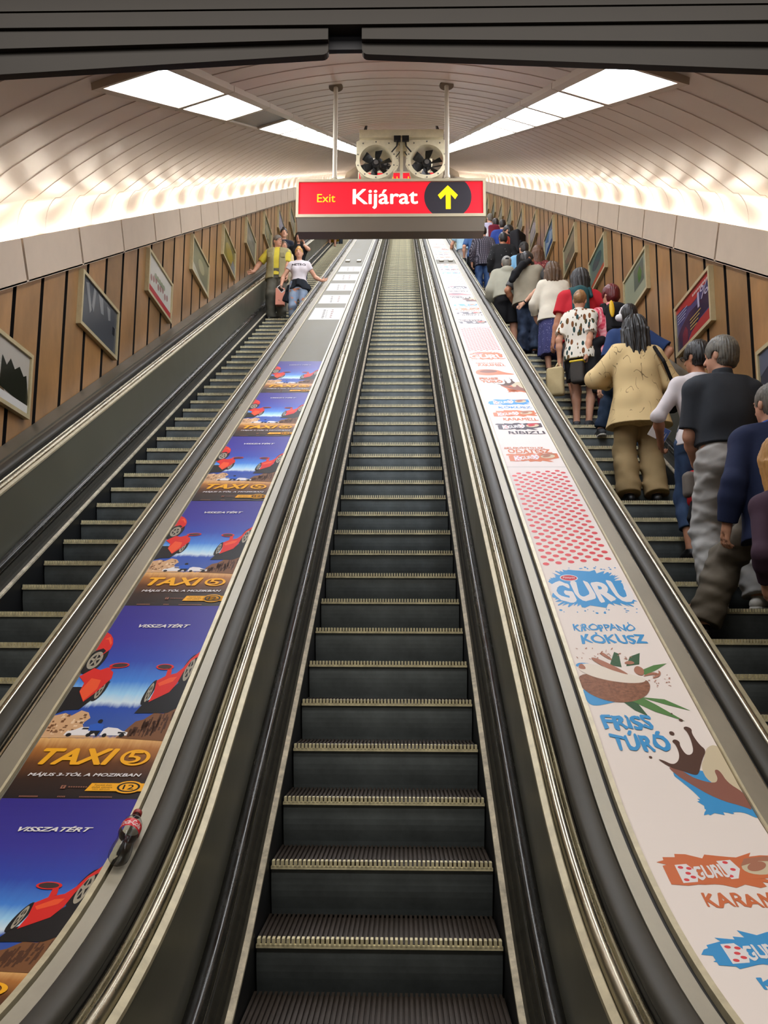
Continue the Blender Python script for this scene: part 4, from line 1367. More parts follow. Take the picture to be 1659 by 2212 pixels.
class Field:
    """union of soft shapes sampled on a grid"""
    def __init__(self, lo, hi, h):
        self.h = h
        self.o = np.array(lo, float)
        self.n = np.maximum(4, np.ceil((np.array(hi) - self.o) / h).astype(int) + 1)
        self.f = np.full(self.n, 0.6, np.float32)
    def sub(self, lo, hi):
        a = np.clip(np.floor((lo - self.o) / self.h).astype(int), 0, self.n)
        b = np.clip(np.ceil((hi - self.o) / self.h).astype(int) + 1, 0, self.n)
        if np.any(b <= a):
            return None, None
        ax = [(np.arange(a[i], b[i]) * self.h + self.o[i]).astype(np.float32) for i in range(3)]
        return tuple(slice(a[i], b[i]) for i in range(3)), (ax[0][:, None, None], ax[1][None, :, None], ax[2][None, None, :])
    def put(self, sl, d, k, mode):
        g = self.f[sl]
        if mode == 'cut':
            self.f[sl] = np.maximum(g, -d)
        elif k <= 0:
            self.f[sl] = np.minimum(g, d)
        else:
            hh = np.clip(0.5 + 0.5 * (g - d) / k, 0, 1)
            self.f[sl] = g * (1 - hh) + d * hh - k * hh * (1 - hh)
    def cone(self, a, b, ra, rb, k=0.02, mode='add'):
        a, b = np.asarray(a, float), np.asarray(b, float)
        m = max(ra, rb) + k + 3 * self.h
        sl, P = self.sub(np.minimum(a, b) - m, np.maximum(a, b) + m)
        if sl is None:
            return self
        ba = b - a
        L = max(1e-9, ba @ ba)
        q = [P[i] - a[i] for i in range(3)]
        t = np.clip((q[0] * ba[0] + q[1] * ba[1] + q[2] * ba[2]) / L, 0, 1)
        d = np.sqrt((q[0] - ba[0] * t) ** 2 + (q[1] - ba[1] * t) ** 2 + (q[2] - ba[2] * t) ** 2) - (ra + (rb - ra) * t)
        self.put(sl, d.astype(np.float32), k, mode)
        return self
    def chain(self, pts, rs, k=0.02):
        for i in range(len(pts) - 1):
            self.cone(pts[i], pts[i + 1], rs[i], rs[i + 1], k)
        return self
    def ell(self, c, r, fr=None, k=0.02, mode='add'):
        """ellipsoid; fr = (right, forward, up) frame"""
        c = np.asarray(c, float)
        m = max(r) + k + 3 * self.h
        sl, P = self.sub(c - m, c + m)
        if sl is None:
            return self
        q = [P[i] - c[i] for i in range(3)]
        if fr is None:
            l = q
        else:
            l = [q[0] * e[0] + q[1] * e[1] + q[2] * e[2] for e in fr]
        k0 = np.sqrt((l[0] / r[0]) ** 2 + (l[1] / r[1]) ** 2 + (l[2] / r[2]) ** 2)
        k1 = np.sqrt((l[0] / r[0] ** 2) ** 2 + (l[1] / r[1] ** 2) ** 2 + (l[2] / r[2] ** 2) ** 2)
        d = k0 * (k0 - 1) / np.maximum(k1, 1e-6)
        self.put(sl, d.astype(np.float32), k, mode)
        return self
    def box(self, c, hs, rad, fr=None, k=0.0, mode='add'):
        c = np.asarray(c, float)
        m = float(np.linalg.norm(hs)) + rad + k + 3 * self.h
        sl, P = self.sub(c - m, c + m)
        if sl is None:
            return self
        q = [P[i] - c[i] for i in range(3)]
        l = q if fr is None else [q[0] * e[0] + q[1] * e[1] + q[2] * e[2] for e in fr]
        w = [np.abs(l[i]) - (hs[i] - rad) for i in range(3)]
        d = np.sqrt(np.maximum(w[0], 0) ** 2 + np.maximum(w[1], 0) ** 2 + np.maximum(w[2], 0) ** 2) + np.minimum(np.maximum(np.maximum(w[0], w[1]), w[2]), 0) - rad
        self.put(sl, d.astype(np.float32), k, mode)
        return self
    def etube(self, a, b, ra, rb, right, k=0.03, fold=None):
        """elliptical tube from a to b; ra, rb = (half width, half depth); fold = (count, amount) adds hanging pleats"""
        a, b = np.asarray(a, float), np.asarray(b, float)
        m = max(max(ra), max(rb)) + k + 3 * self.h
        sl, P = self.sub(np.minimum(a, b) - m, np.maximum(a, b) + m)
        if sl is None:
            return self
        ax = nrm(b - a)
        L = np.linalg.norm(b - a)
        rt = nrm(right - ax * (right @ ax))
        fw = np.cross(ax, rt)
        q = [P[i] - a[i] for i in range(3)]
        z = q[0] * ax[0] + q[1] * ax[1] + q[2] * ax[2]
        x = q[0] * rt[0] + q[1] * rt[1] + q[2] * rt[2]
        y = q[0] * fw[0] + q[1] * fw[1] + q[2] * fw[2]
        t = np.clip(z / L, 0, 1)
        rx = ra[0] + (rb[0] - ra[0]) * t
        ry = ra[1] + (rb[1] - ra[1]) * t
        if fold:
            an = np.arctan2(y, x)
            w = 1 + fold[1] * t * (np.sin(an * fold[0] + 1.3) + 0.5 * np.sin(an * (fold[0] * 1.7) + 4))
            rx, ry = rx * w, ry * w
        rr = np.sqrt((x / rx) ** 2 + (y / ry) ** 2)
        d = np.maximum((rr - 1) * np.minimum(rx, ry), np.abs(z - L / 2) - L / 2)
        self.put(sl, d.astype(np.float32), k, 'add')
        return self
    def loft(self, o, up, right, st, k=0.03):
        """smooth elliptical body along a straight axis; st = [(height, half width, half depth, forward shift)]"""
        st = sorted(st)
        zs = np.array([q[0] for q in st], float)
        tab = np.linspace(zs[0], zs[-1], 60)
        cols = []
        for c in (1, 2, 3):
            v = np.array([q[c] for q in st], float)
            d = np.gradient(v, zs)
            i = np.clip(np.searchsorted(zs, tab) - 1, 0, len(zs) - 2)
            h = zs[i + 1] - zs[i]
            t = (tab - zs[i]) / h
            cols.append((2 * t ** 3 - 3 * t ** 2 + 1) * v[i] + (t ** 3 - 2 * t ** 2 + t) * h * d[i] + (3 * t ** 2 - 2 * t ** 3) * v[i + 1] + (t ** 3 - t ** 2) * h * d[i + 1])
        m = max(cols[0].max(), cols[1].max()) + k + 3 * self.h
        a, b = o + up * zs[0], o + up * zs[-1]
        sl, P = self.sub(np.minimum(a, b) - m, np.maximum(a, b) + m)
        if sl is None:
            return self
        rt = nrm(right - up * (right @ up))
        fw = np.cross(up, rt)
        q = [P[i] - o[i] for i in range(3)]
        z = q[0] * up[0] + q[1] * up[1] + q[2] * up[2]
        rx, ry, sy = [np.interp(z, tab, c) for c in cols]
        x = q[0] * rt[0] + q[1] * rt[1] + q[2] * rt[2]
        y = q[0] * fw[0] + q[1] * fw[1] + q[2] * fw[2] - sy
        rr = (np.abs(x / rx) ** 2.3 + np.abs(y / ry) ** 2.3) ** (1 / 2.3)
        d = np.maximum((rr - 1) * np.minimum(rx, ry), np.maximum(zs[0] - z, z - zs[-1]))
        self.put(sl, d.astype(np.float32), k, 'add')
        return self
    def plane_cut(self, p, n):
        """removes everything on the side n points to"""
        P = [(np.arange(self.n[i]) * self.h + self.o[i]).astype(np.float32) for i in range(3)]
        d = (P[0] - p[0])[:, None, None] * n[0] + (P[1] - p[1])[None, :, None] * n[1] + (P[2] - p[2])[None, None, :] * n[2]
        self.f = np.maximum(self.f, d.astype(np.float32))
        return self
    def ripple(self, amp, freq, seed, stretch=(1, 1, 1)):
        """soft cloth folds"""
        rnd = np.random.RandomState(seed)
        P = [(np.arange(self.n[i]) * self.h).astype(np.float32) * stretch[i] for i in range(3)]
        acc = np.zeros_like(self.f)
        for j in range(4):
            d = rnd.randn(3)
            d /= np.linalg.norm(d)
            fr = freq * (0.7 + 0.6 * rnd.rand()) * (1.0 if j < 2 else 1.9)
            ph = rnd.rand() * 6.28
            ph2 = rnd.rand() * 6.28
            u = P[0][:, None, None] * d[0] + P[1][None, :, None] * d[1] + P[2][None, None, :] * d[2]
            e = rnd.randn(3)
            v = P[0][:, None, None] * e[0] + P[1][None, :, None] * e[1] + P[2][None, None, :] * e[2]
            acc += np.sin(u * fr + ph + 1.2 * np.sin(v * fr * 0.35 + ph2)) * (1.0 if j < 2 else 0.5)
        self.f += (amp / 2.2) * acc
        return self
    def strands(self, amp, freq, seed, c):
        """hair: fine ridges running downwards round the head centre c"""
        rnd = np.random.RandomState(seed)
        P = [(np.arange(self.n[i]) * self.h + self.o[i]).astype(np.float32) for i in range(3)]
        an = np.arctan2((P[1] - c[1])[None, :], (P[0] - c[0])[:, None])[:, :, None]
        z = P[2][None, None, :]
        self.f += amp * (np.sin(an * freq + 9 * np.sin(z * 7 + seed) * 0.25) + 0.6 * np.sin(an * freq * 2.3 + z * 25 + seed)).astype(np.float32)
        return self
    def mesh(self):
        f = self.f
        f[0], f[-1] = np.maximum(f[0], 0.01), np.maximum(f[-1], 0.01)
        f[:, 0], f[:, -1] = np.maximum(f[:, 0], 0.01), np.maximum(f[:, -1], 0.01)
        f[:, :, 0], f[:, :, -1] = np.maximum(f[:, :, 0], 0.01), np.maximum(f[:, :, -1], 0.01)
        s = f < 0
        nx, ny, nz = f.shape
        cnt = np.zeros((nx - 1, ny - 1, nz - 1), np.int8)
        for dx in (0, 1):
            for dy in (0, 1):
                for dz in (0, 1):
                    cnt += s[dx:nx - 1 + dx, dy:ny - 1 + dy, dz:nz - 1 + dz]
        act = (cnt > 0) & (cnt < 8)
        I = np.argwhere(act)
        if len(I) == 0:
            return np.zeros((0, 3)), np.zeros((0, 4), int)
        idx = np.full(act.shape, -1, np.int64)
        idx[act] = np.arange(len(I))
        acc = np.zeros((len(I), 3))
        num = np.zeros(len(I))
        corners = [(0, 0, 0), (1, 0, 0), (0, 1, 0), (1, 1, 0), (0, 0, 1), (1, 0, 1), (0, 1, 1), (1, 1, 1)]
        edges = [(0, 1), (2, 3), (4, 5), (6, 7), (0, 2), (1, 3), (4, 6), (5, 7), (0, 4), (1, 5), (2, 6), (3, 7)]
        vals = [f[I[:, 0] + c[0], I[:, 1] + c[1], I[:, 2] + c[2]].astype(np.float64) for c in corners]
        for a, b in edges:
            va, vb = vals[a], vals[b]
            x = (va < 0) != (vb < 0)
            t = np.where(x, va / np.where(x, va - vb, 1), 0)
            ca, cb = np.array(corners[a]), np.array(corners[b])
            acc += np.where(x[:, None], ca + (cb - ca) * t[:, None], 0)
            num += x
        verts = (I + acc / num[:, None]) * self.h + self.o
        faces = []
        for ax in range(3):
            sh = [slice(None)] * 3
            sh2 = [slice(None)] * 3
            sh[ax] = slice(0, -1)
            sh2[ax] = slice(1, None)
            A, B = s[tuple(sh)], s[tuple(sh2)]
            E = np.argwhere(A != B)
            u, v = (ax + 1) % 3, (ax + 2) % 3
            ok = (E[:, u] > 0) & (E[:, v] > 0) & (E[:, u] < f.shape[u] - 1) & (E[:, v] < f.shape[v] - 1)
            E = E[ok]
            inside = A[E[:, 0], E[:, 1], E[:, 2]]
            def cell(du, dv):
                c = E.copy()
                c[:, u] += du
                c[:, v] += dv
                return idx[c[:, 0], c[:, 1], c[:, 2]]
            q = np.stack([cell(-1, -1), cell(0, -1), cell(0, 0), cell(-1, 0)], 1)
            q[~inside] = q[~inside][:, ::-1]
            faces.append(q)
        return verts, np.concatenate(faces)

def field_obj(name, fld, m, parent):
    vs, fs = fld.mesh()
    me = bpy.data.meshes.new(name)
    me.vertices.add(len(vs))
    me.vertices.foreach_set('co', vs.astype(np.float32).ravel())
    me.loops.add(len(fs) * 4)
    me.loops.foreach_set('vertex_index', fs.astype(np.int32).ravel())
    me.polygons.add(len(fs))
    me.polygons.foreach_set('loop_start', np.arange(len(fs), dtype=np.int32) * 4)
    me.polygons.foreach_set('loop_total', np.full(len(fs), 4, np.int32))
    me.update(calc_edges=True)
    me.validate()
    me.polygons.foreach_set('use_smooth', np.ones(len(me.polygons), bool))
    me.materials.append(m)
    o = bpy.data.objects.new(name, me)
    COL.objects.link(o)
    if parent is not None:
        o.parent = parent
    return o

def ik(a, b, l1, l2, pole):
    d = b - a
    L = np.linalg.norm(d)
    if L > (l1 + l2) * 0.999:
        b = a + d / L * (l1 + l2) * 0.999
        d = b - a
        L = np.linalg.norm(d)
    x = (l1 * l1 - l2 * l2 + L * L) / (2 * L)
    hgt = math.sqrt(max(0, l1 * l1 - x * x))
    ax = d / L
    p = pole - ax * (pole @ ax)
    return a + ax * x + nrm(p) * hgt, b

def skin(rgb):
    return mat('skin_%d_%d_%d' % rgb, rgb, 0.5, spec=0.35, var=0.06, vscale=20)

class Person:
    """x right, y forward (the way the person faces), z up; origin between the feet"""
    def __init__(self, label, X, k, phase, H, heading=0.0, lean=0.0, side=0.0, twist=0.0, female=False, bulk=1.0,
                 head_yaw=0.0, head_pitch=0.0, head_roll=0.0, hl=None, hr=None, pl=None, pr=None, fl=(-0.1, 0, 0), fr=(0.1, 0, 0), hip=(0, 0, 0),
                 skin_rgb=(196, 148, 120), curl=0.5, curl_l=None, curl_r=None, dist=12.0, hand_dir_l=None, hand_dir_r=None, group=None, toe=0.12, ry=0.2, world=False):
        if world:      # hand targets given along the escalator's own axes
            hl, hr, pl, pr = [None if q is None else tuple(rot_z(V3(*q), -heading)) for q in (hl, hr, pl, pr)]
            hand_dir_l, hand_dir_r = [None if q is None else tuple(rot_z(V3(*q), -heading)) for q in (hand_dir_l, hand_dir_r)]
        self.sc = sc = H / 1.75
        self.female, self.bulk = female, bulk
        self.root = empty('person', (X * K, (0.4 * (k) + ry) * K, 0.4 * k * T30 * K), heading)
        tag(self.root, label, 'person', group)
        self.h = min(0.012, max(0.0062, dist * 0.87 * 0.00082))
        self.skin = skin(skin_rgb)
        S = lambda v: np.array(v, float) * sc
        self.ankL, self.ankR = S((fl[0], fl[1] - 0.03, fl[2] + 0.085)), S((fr[0], fr[1] - 0.03, fr[2] + 0.085))
        hc = S((hip[0], hip[1], 0.95 + hip[2]))
        self.hc = hc
        hw = (0.092 if female else 0.09) * sc
        up = nrm(V3(math.sin(side), math.sin(lean), math.cos(lean) * math.cos(side)))
        fw0 = rot_z(V3(0, 1, 0), twist)
        rt = nrm(np.cross(fw0, up))
        fw = np.cross(up, rt)
        self.up, self.rt, self.fw = up, rt, fw
        self.hipL, self.hipR = hc + V3(-hw, 0, -0.02 * sc), hc + V3(hw, 0, -0.02 * sc)
        tl, cl = 0.445 * sc, 0.43 * sc
        self.kneeL, self.ankL = ik(self.hipL, self.ankL, tl, cl, V3(-0.08, 1, 0))
        self.kneeR, self.ankR = ik(self.hipR, self.ankR, tl, cl, V3(0.08, 1, 0))
        self.waist = hc + up * 0.14 * sc
        self.chest = hc + up * 0.34 * sc
        self.neck = hc + up * 0.525 * sc
        sw = (0.152 if female else 0.172) * sc * (0.6 + 0.4 * bulk)
        self.shL = self.neck - up * 0.082 * sc - rt * sw
        self.shR = self.neck - up * 0.082 * sc + rt * sw
        al, fl_ = 0.295 * sc, 0.25 * sc
        ox = sw + 0.06 * sc
        hl = S(hl) if hl is not None else V3(-ox - 0.02 * sc, 0.05 * sc, 0.90 * sc)
        hr = S(hr) if hr is not None else V3(ox + 0.02 * sc, 0.05 * sc, 0.90 * sc)
        pl = V3(*pl) if pl is not None else V3(-0.5, -1, -0.3)
        pr = V3(*pr) if pr is not None else V3(0.5, -1, -0.3)
        self.elL, self.wrL = ik(self.shL, hl, al, fl_, pl)
        self.elR, self.wrR = ik(self.shR, hr, al, fl_, pr)
        # head
        hf = rot_z(fw0, head_yaw)
        hr_ = nrm(np.cross(hf, V3(0, 0, 1)))
        hu = nrm(V3(0, 0, 1) * math.cos(head_pitch) - hf * math.sin(head_pitch) + hr_ * math.sin(head_roll))
        hf = nrm(np.cross(hu, hr_))
        hr_ = np.cross(hf, hu)
        self.hf, self.hr, self.hu = hf, hr_, hu
        self.head = self.neck + (up * 0.4 + hu * 0.6) * 0.152 * sc + fw * 0.018 * sc
        self.toe = toe
        self.dirL = hand_dir_l
        self.dirR = hand_dir_r
        self.curlL = curl if curl_l is None else curl_l
        self.curlR = curl if curl_r is None else curl_r
        self._body()
    def box(self, pad=0.03):
        pts = np.array([self.ankL, self.ankR, self.kneeL, self.kneeR, self.shL, self.shR, self.elL, self.elR, self.wrL, self.wrR, self.head, self.hc])
        lo, hi = pts.min(0) - 0.24 * self.sc - pad, pts.max(0) + 0.24 * self.sc + pad
        lo[2] = -0.03 if min(self.ankL[2], self.ankR[2]) > 0.0 else min(self.ankL[2], self.ankR[2]) - 0.15
        return lo, hi
    def toedir(self, side):
        return nrm(V3(side * self.toe, 1, 0))
    def foot(self, F, ank, side, e=0.0, k=0.02):
        sc = self.sc
        d = self.toedir(side)
        base = ank - V3(0, 0, 0.085 * sc)
        F.cone(base - d * 0.045 * sc + V3(0, 0, 0.036 * sc), base + d * 0.09 * sc + V3(0, 0, 0.032 * sc), 0.034 * sc + e, 0.036 * sc + e, k)
        F.cone(base + d * 0.09 * sc + V3(0, 0, 0.030 * sc), base + d * 0.165 * sc + V3(0, 0, 0.022 * sc), 0.038 * sc + e, 0.026 * sc + e, k)
        F.cone(ank, base + d * 0.06 * sc + V3(0, 0, 0.05 * sc), 0.036 * sc + e, 0.03 * sc + e, k)
    def legs(self, F, e=0.0, knee=None, ankr=None, k=0.025, to=1.0):
        sc, b = self.sc, 0.5 + 0.5 * self.bulk
        th = (0.092 if self.female else 0.086) * sc * b
        kn = (0.056 * sc * b if knee is None else knee * sc)
        an = (0.037 * sc if ankr is None else ankr * sc)
        for hp, knp, ak in ((self.hipL, self.kneeL, self.ankL), (self.hipR, self.kneeR, self.ankR)):
            end = knp + (ak - knp) * min(1, to)
            F.cone(hp + V3(0, -0.005, -0.01), knp, th + e, kn + e, k)
            mid = knp + (ak - knp) * 0.3 - self.toedir(0) * 0.012 * sc
            cr = max(0.052 * sc * b + e, kn + e - 0.004) if knee is None else (kn + (an - kn) * 0.3 + e)
            F.cone(knp, mid, kn + e, cr, k)
            F.cone(mid, end, cr, an + e, k)
    def stations(self, e=0.0, hem=None, flare=0.0, boxy=0.0):
        sc, b = self.sc, self.bulk
        if self.female:
            st = [(-0.10, .150 * b, .108 * b, -.005), (-0.02, .166 * b, .112 * b, -.006), (0.06, .150 * b, .105 * b, 0), (0.15, .122 * b, .090 * b, .004), (0.30, .140 * b, .104 * b, .006), (0.40, .143 * (.4 + .6 * b), .096, 0), (0.47, .112, .076, -.004), (0.535, .052, .050, -.004)]
        else:
            st = [(-0.10, .138 * b, .102 * b, -.004), (-0.01, .156 * b, .110 * b, -.004), (0.14, .143 * b, .106 * b, .004), (0.28, .158 * b, .116 * b, .006), (0.39, .166 * (.4 + .6 * b), .108, 0), (0.47, .128, .082, -.006), (0.535, .058, .054, -.004)]
        if boxy:
            st = [(z, max(w, .150 * b) + boxy * min(1, max(0, (0.45 - z) / 0.3)), d + boxy * min(1, max(0, (0.45 - z) / 0.3)), y) for z, w, d, y in st]
        if hem is not None:
            st = [q for q in st if q[0] > -0.03]
            z0, w0, d0, y0 = st[0]
            st = [(-hem - 0.03, w0 + 0.012 + flare, d0 + 0.022 + flare, y0)] + st
        return [(z * sc, w * sc + e, d * sc + e, y * sc) for z, w, d, y in st]
    def torso(self, F, e=0.0, k=0.04, low=0.0, hem=None, flare=0.0, boxy=0.0):
        sc, b, f = self.sc, self.bulk, self.female
        F.loft(self.hc, self.up, self.rt, self.stations(e, hem, flare, boxy), k)
        for s, sh in ((-1, self.shL), (1, self.shR)):
            F.cone(self.neck - self.up * 0.06 * sc + self.rt * s * 0.08 * sc, sh, 0.05 * sc + e, 0.047 * sc + e, k)
            F.cone(self.chest + self.rt * s * 0.085 * sc * b, sh - self.up * 0.01 * sc, 0.06 * sc + e, 0.046 * sc + e, k)
            F.ell(self.hc + V3(0, 0, -0.03 * sc) + self.rt * s * 0.073 * sc * b - self.fw * 0.042 * sc * b, (0.086 * sc * b + e, 0.083 * sc * b + e, 0.095 * sc * b + e), None, k)
            if f:
                F.ell(self.chest + self.rt * s * 0.068 * sc + self.fw * 0.078 * sc * b - self.up * 0.02 * sc, (0.06 * sc + e, 0.053 * sc + e, 0.058 * sc + e), None, k)
    def arms(self, F, e=0.0, frac=2.0, k=0.025, flare=0.0):
        """frac 1 = to the elbow, 2 = to the wrist"""
        sc, b = self.sc, (0.5 + 0.5 * self.bulk) * (0.9 if self.female else 1.0)
        for sh, el, wr in ((self.shL, self.elL, self.wrL), (self.shR, self.elR, self.wrR)):
            t = min(1, frac)
            r0, r1, r2 = 0.05 * sc * b, 0.041 * sc * b, 0.027 * sc * b
            F.cone(sh, sh + (el - sh) * t, r0 + e, r0 + (r1 - r0) * t + e + flare, k)
            if frac > 1:
                t2 = frac - 1
                F.cone(el, el + (wr - el) * t2 * 0.35, r1 + e + flare * 0.5, r1 * 1.02 + e, k)
                F.cone(el + (wr - el) * t2 * 0.35, el + (wr - el) * t2, r1 * 1.02 + e, r1 + (r2 - r1) * t2 + e + flare, k)
    def hand(self, F, wr, el, side, d, curl):
        sc = self.sc * (0.93 if self.female else 1.0)
        fdir = nrm(wr - el) if d is None else nrm(V3(*d))
        inward = V3(-side, 0.25, 0)
        pn = nrm(inward - fdir * (inward @ fdir))         # palm normal
        sd = np.cross(pn, fdir) * (1 if side > 0 else 1)   # across the knuckles
        if sd @ (V3(0, 1, 0) + V3(0, 0, 0.3)) < 0:
            sd = -sd                                       # thumb side looks forward / up
        r = 0.0088 * sc
        F.cone(wr, wr + fdir * 0.03 * sc, 0.026 * sc, 0.028 * sc, 0.012)
        for t in (-0.5, 0.5):
            F.cone(wr + fdir * 0.025 * sc + sd * t * 0.03 * sc, wr + fdir * 0.082 * sc + sd * t * 0.048 * sc, 0.019 * sc, 0.015 * sc, 0.012)
        for j, (off, ln) in enumerate(((0.031, 0.070), (0.0105, 0.078), (-0.0105, 0.072), (-0.031, 0.058))):
            p = wr + fdir * 0.085 * sc + sd * off * sc
            a = curl * (0.85 + 0.12 * j)
            spread = sd * off * 2.2
            d1 = nrm(fdir * math.cos(a * 0.7) + pn * math.sin(a * 0.7) + spread)
            d2 = nrm(fdir * math.cos(a * 1.7) + pn * math.sin(a * 1.7) + spread * 0.6)
            d3 = nrm(fdir * math.cos(a * 2.5) + pn * math.sin(a * 2.5))
            p1 = p + d1 * ln * 0.45 * sc
            p2 = p1 + d2 * ln * 0.32 * sc
            F.chain([p, p1, p2, p2 + d3 * ln * 0.24 * sc], [r * 1.05, r, r * 0.92, r * 0.8], 0.004)
        p = wr + fdir * 0.028 * sc + sd * 0.03 * sc
        d1 = nrm(fdir * 0.65 + sd * 0.6 + pn * 0.35)
        d2 = nrm(fdir * 0.9 + sd * 0.15 + pn * (0.2 + 0.5 * curl))
        F.chain([p, p + d1 * 0.04 * sc, p + d1 * 0.04 * sc + d2 * 0.034 * sc], [r * 1.35, r * 1.15, r * 0.9], 0.008)
    def head_shape(self, F):
        sc, c = self.sc, self.head
        fr = (self.hr, self.hf, self.hu)
        F.cone(self.neck - self.up * 0.04 * sc - self.fw * 0.005 * sc, c - self.hu * 0.055 * sc - self.hf * 0.014 * sc, (0.05 if self.female else 0.058) * sc, (0.046 if self.female else 0.055) * sc, 0.03)
        F.ell(c + self.hu * 0.022 * sc - self.hf * 0.012 * sc, (0.073 * sc, 0.092 * sc, 0.098 * sc), fr, 0.03)
        F.ell(c + self.hf * 0.026 * sc - self.hu * 0.04 * sc, (0.057 * sc, 0.062 * sc, 0.078 * sc), fr, 0.03)
        F.ell(c + self.hf * 0.06 * sc - self.hu * 0.092 * sc, (0.025 * sc, 0.02 * sc, 0.018 * sc), fr, 0.02)
        F.cone(c + self.hf * 0.082 * sc + self.hu * 0.008 * sc, c + self.hf * 0.103 * sc - self.hu * 0.03 * sc, 0.009 * sc, 0.0135 * sc, 0.012)
        F.ell(c + self.hf * 0.078 * sc + self.hu * 0.026 * sc, (0.05 * sc, 0.014 * sc, 0.009 * sc), fr, 0.016)
        F.ell(c + self.hf * 0.083 * sc - self.hu * 0.063 * sc, (0.023 * sc, 0.009 * sc, 0.009 * sc), fr, 0.008)
        for s in (-1, 1):
            F.ell(c + self.hr * s * 0.031 * sc + self.hf * 0.094 * sc + self.hu * 0.008 * sc, (0.016 * sc, 0.012 * sc, 0.011 * sc), fr, 0.0, 'cut')
            F.ell(c + self.hr * s * 0.031 * sc + self.hf * 0.07 * sc + self.hu * 0.007 * sc, (0.0145 * sc, 0.0145 * sc, 0.0125 * sc), fr, 0.004)
            F.ell(c + self.hr * s * 0.076 * sc - self.hf * 0.012 * sc - self.hu * 0.01 * sc, (0.010 * sc, 0.019 * sc, 0.031 * sc), fr, 0.008)
    def _body(self):
        F = Field(*self.box(), self.h)
        self.torso(F)
        self.legs(F)
        for ank, s in ((self.ankL, -1), (self.ankR, 1)):
            self.foot(F, ank, s)
        self.arms(F)
        self.hand(F, self.wrL, self.elL, -1, self.dirL, self.curlL)
        self.hand(F, self.wrR, self.elR, 1, self.dirR, self.curlR)
        self.head_shape(F)
        self.body = field_obj('body', F, self.skin, self.root)
        return self
    # ---- garments
    def top(self, m, name='shirt', e=0.014, sleeve=0.7, hem=0.10, flare=0.0, neck=0.085, slv=0.006, rip=0.004, freq=26, seed=1, collar=0.0, hood=False, front_open=False, boxy=0.0, he=None, sflare=0.0):
        sc = self.sc
        F = Field(*self.box(0.06), self.h)
        self.torso(F, e, hem=max(hem, -0.02) if hem > -0.02 else None, flare=flare, boxy=boxy)
        if sleeve > 0:
            # sleeves are cut to length on their own, then joined, so a bent arm never bites into the body
            G = Field(*self.box(0.06), self.h)
            self.arms(G, slv + e * 0.6, sleeve, 0.03, sflare)
            for sh, el, wr in ((self.shL, self.elL, self.wrL), (self.shR, self.elR, self.wrR)):
                if sleeve <= 1:
                    p, d = sh + (el - sh) * sleeve, nrm(el - sh)
                else:
                    p, d = el + (wr - el) * (sleeve - 1), nrm(wr - el)
                sl, P = G.sub(p - 0.14 * sc, p + 0.14 * sc)
                if sl is not None:
                    q = [P[i] - p[i] for i in range(3)]
                    along = q[0] * d[0] + q[1] * d[1] + q[2] * d[2]
                    rad = np.sqrt(np.maximum(0, q[0] ** 2 + q[1] ** 2 + q[2] ** 2 - along ** 2))
                    G.f[sl] = np.maximum(G.f[sl], np.where((rad < 0.105 * sc) & (along > -0.02), along, -1).astype(np.float32))
            kk = 0.03
            hh = np.clip(0.5 + 0.5 * (F.f - G.f) / kk, 0, 1)
            F.f = F.f * (1 - hh) + G.f * hh - kk * hh * (1 - hh)
        F.ripple(rip, freq, seed, (1, 1, 0.7))
        F.plane_cut(self.hc - self.up * hem * sc, -self.up)
        if collar:
            F.cone(self.neck - self.up * 0.02 * sc, self.neck + self.up * collar * sc - self.fw * 0.005 * sc, 0.068 * sc, 0.064 * sc, 0.015)
        if hood:
            F.ell(self.neck - self.fw * 0.085 * sc - self.up * 0.02 * sc, (0.115 * sc, 0.06 * sc, 0.075 * sc), (self.rt, self.fw, self.up), 0.02)
        F.plane_cut(self.neck + self.up * (max(collar, 0.02) + 0.022) * sc, self.up) if not hood else None
        if not collar:
            F.ell(self.neck + self.up * 0.045 * sc + self.fw * 0.04 * sc, (neck * sc, neck * sc * 0.95, 0.055 * sc), (self.rt, self.fw, self.up), 0, 'cut')
        if front_open:
            F.box(self.chest + self.fw * 0.16 * sc - self.up * 0.1 * sc, (0.05 * sc, 0.10 * sc, 0.5 * sc), 0.02, (self.rt, self.fw, self.up), 0, 'cut')
        return field_obj(name, F, m, self.root)
    def trousers(self, m, name='trousers', e=0.012, knee=0.07, ankr=0.065, to=0.97, rip=0.004, freq=30, seed=2, rise=0.10):
        sc = self.sc
        F = Field(*self.box(), self.h)
        self.legs(F, e, knee, ankr, 0.03, to)
        self.torso(F, 0.003 + rip * 0.8)
        F.plane_cut(self.hc + self.up * rise * sc, self.up)
        F.ripple(rip, freq, seed, (0.75, 0.75, 1.35))
        for knp, ak in ((self.kneeL, self.ankL), (self.kneeR, self.ankR)):
            if to < 0:
                continue
            p, d = knp + (ak - knp) * to, nrm(ak - knp)
            sl, P = F.sub(p - 0.13 * sc, p + 0.13 * sc)
            if sl is not None:
                al = (P[0] - p[0]) * d[0] + (P[1] - p[1]) * d[1] + (P[2] - p[2]) * d[2]
                F.f[sl] = np.maximum(F.f[sl], np.where(al > -0.03, al, -1).astype(np.float32))
        return field_obj(name, F, m, self.root)
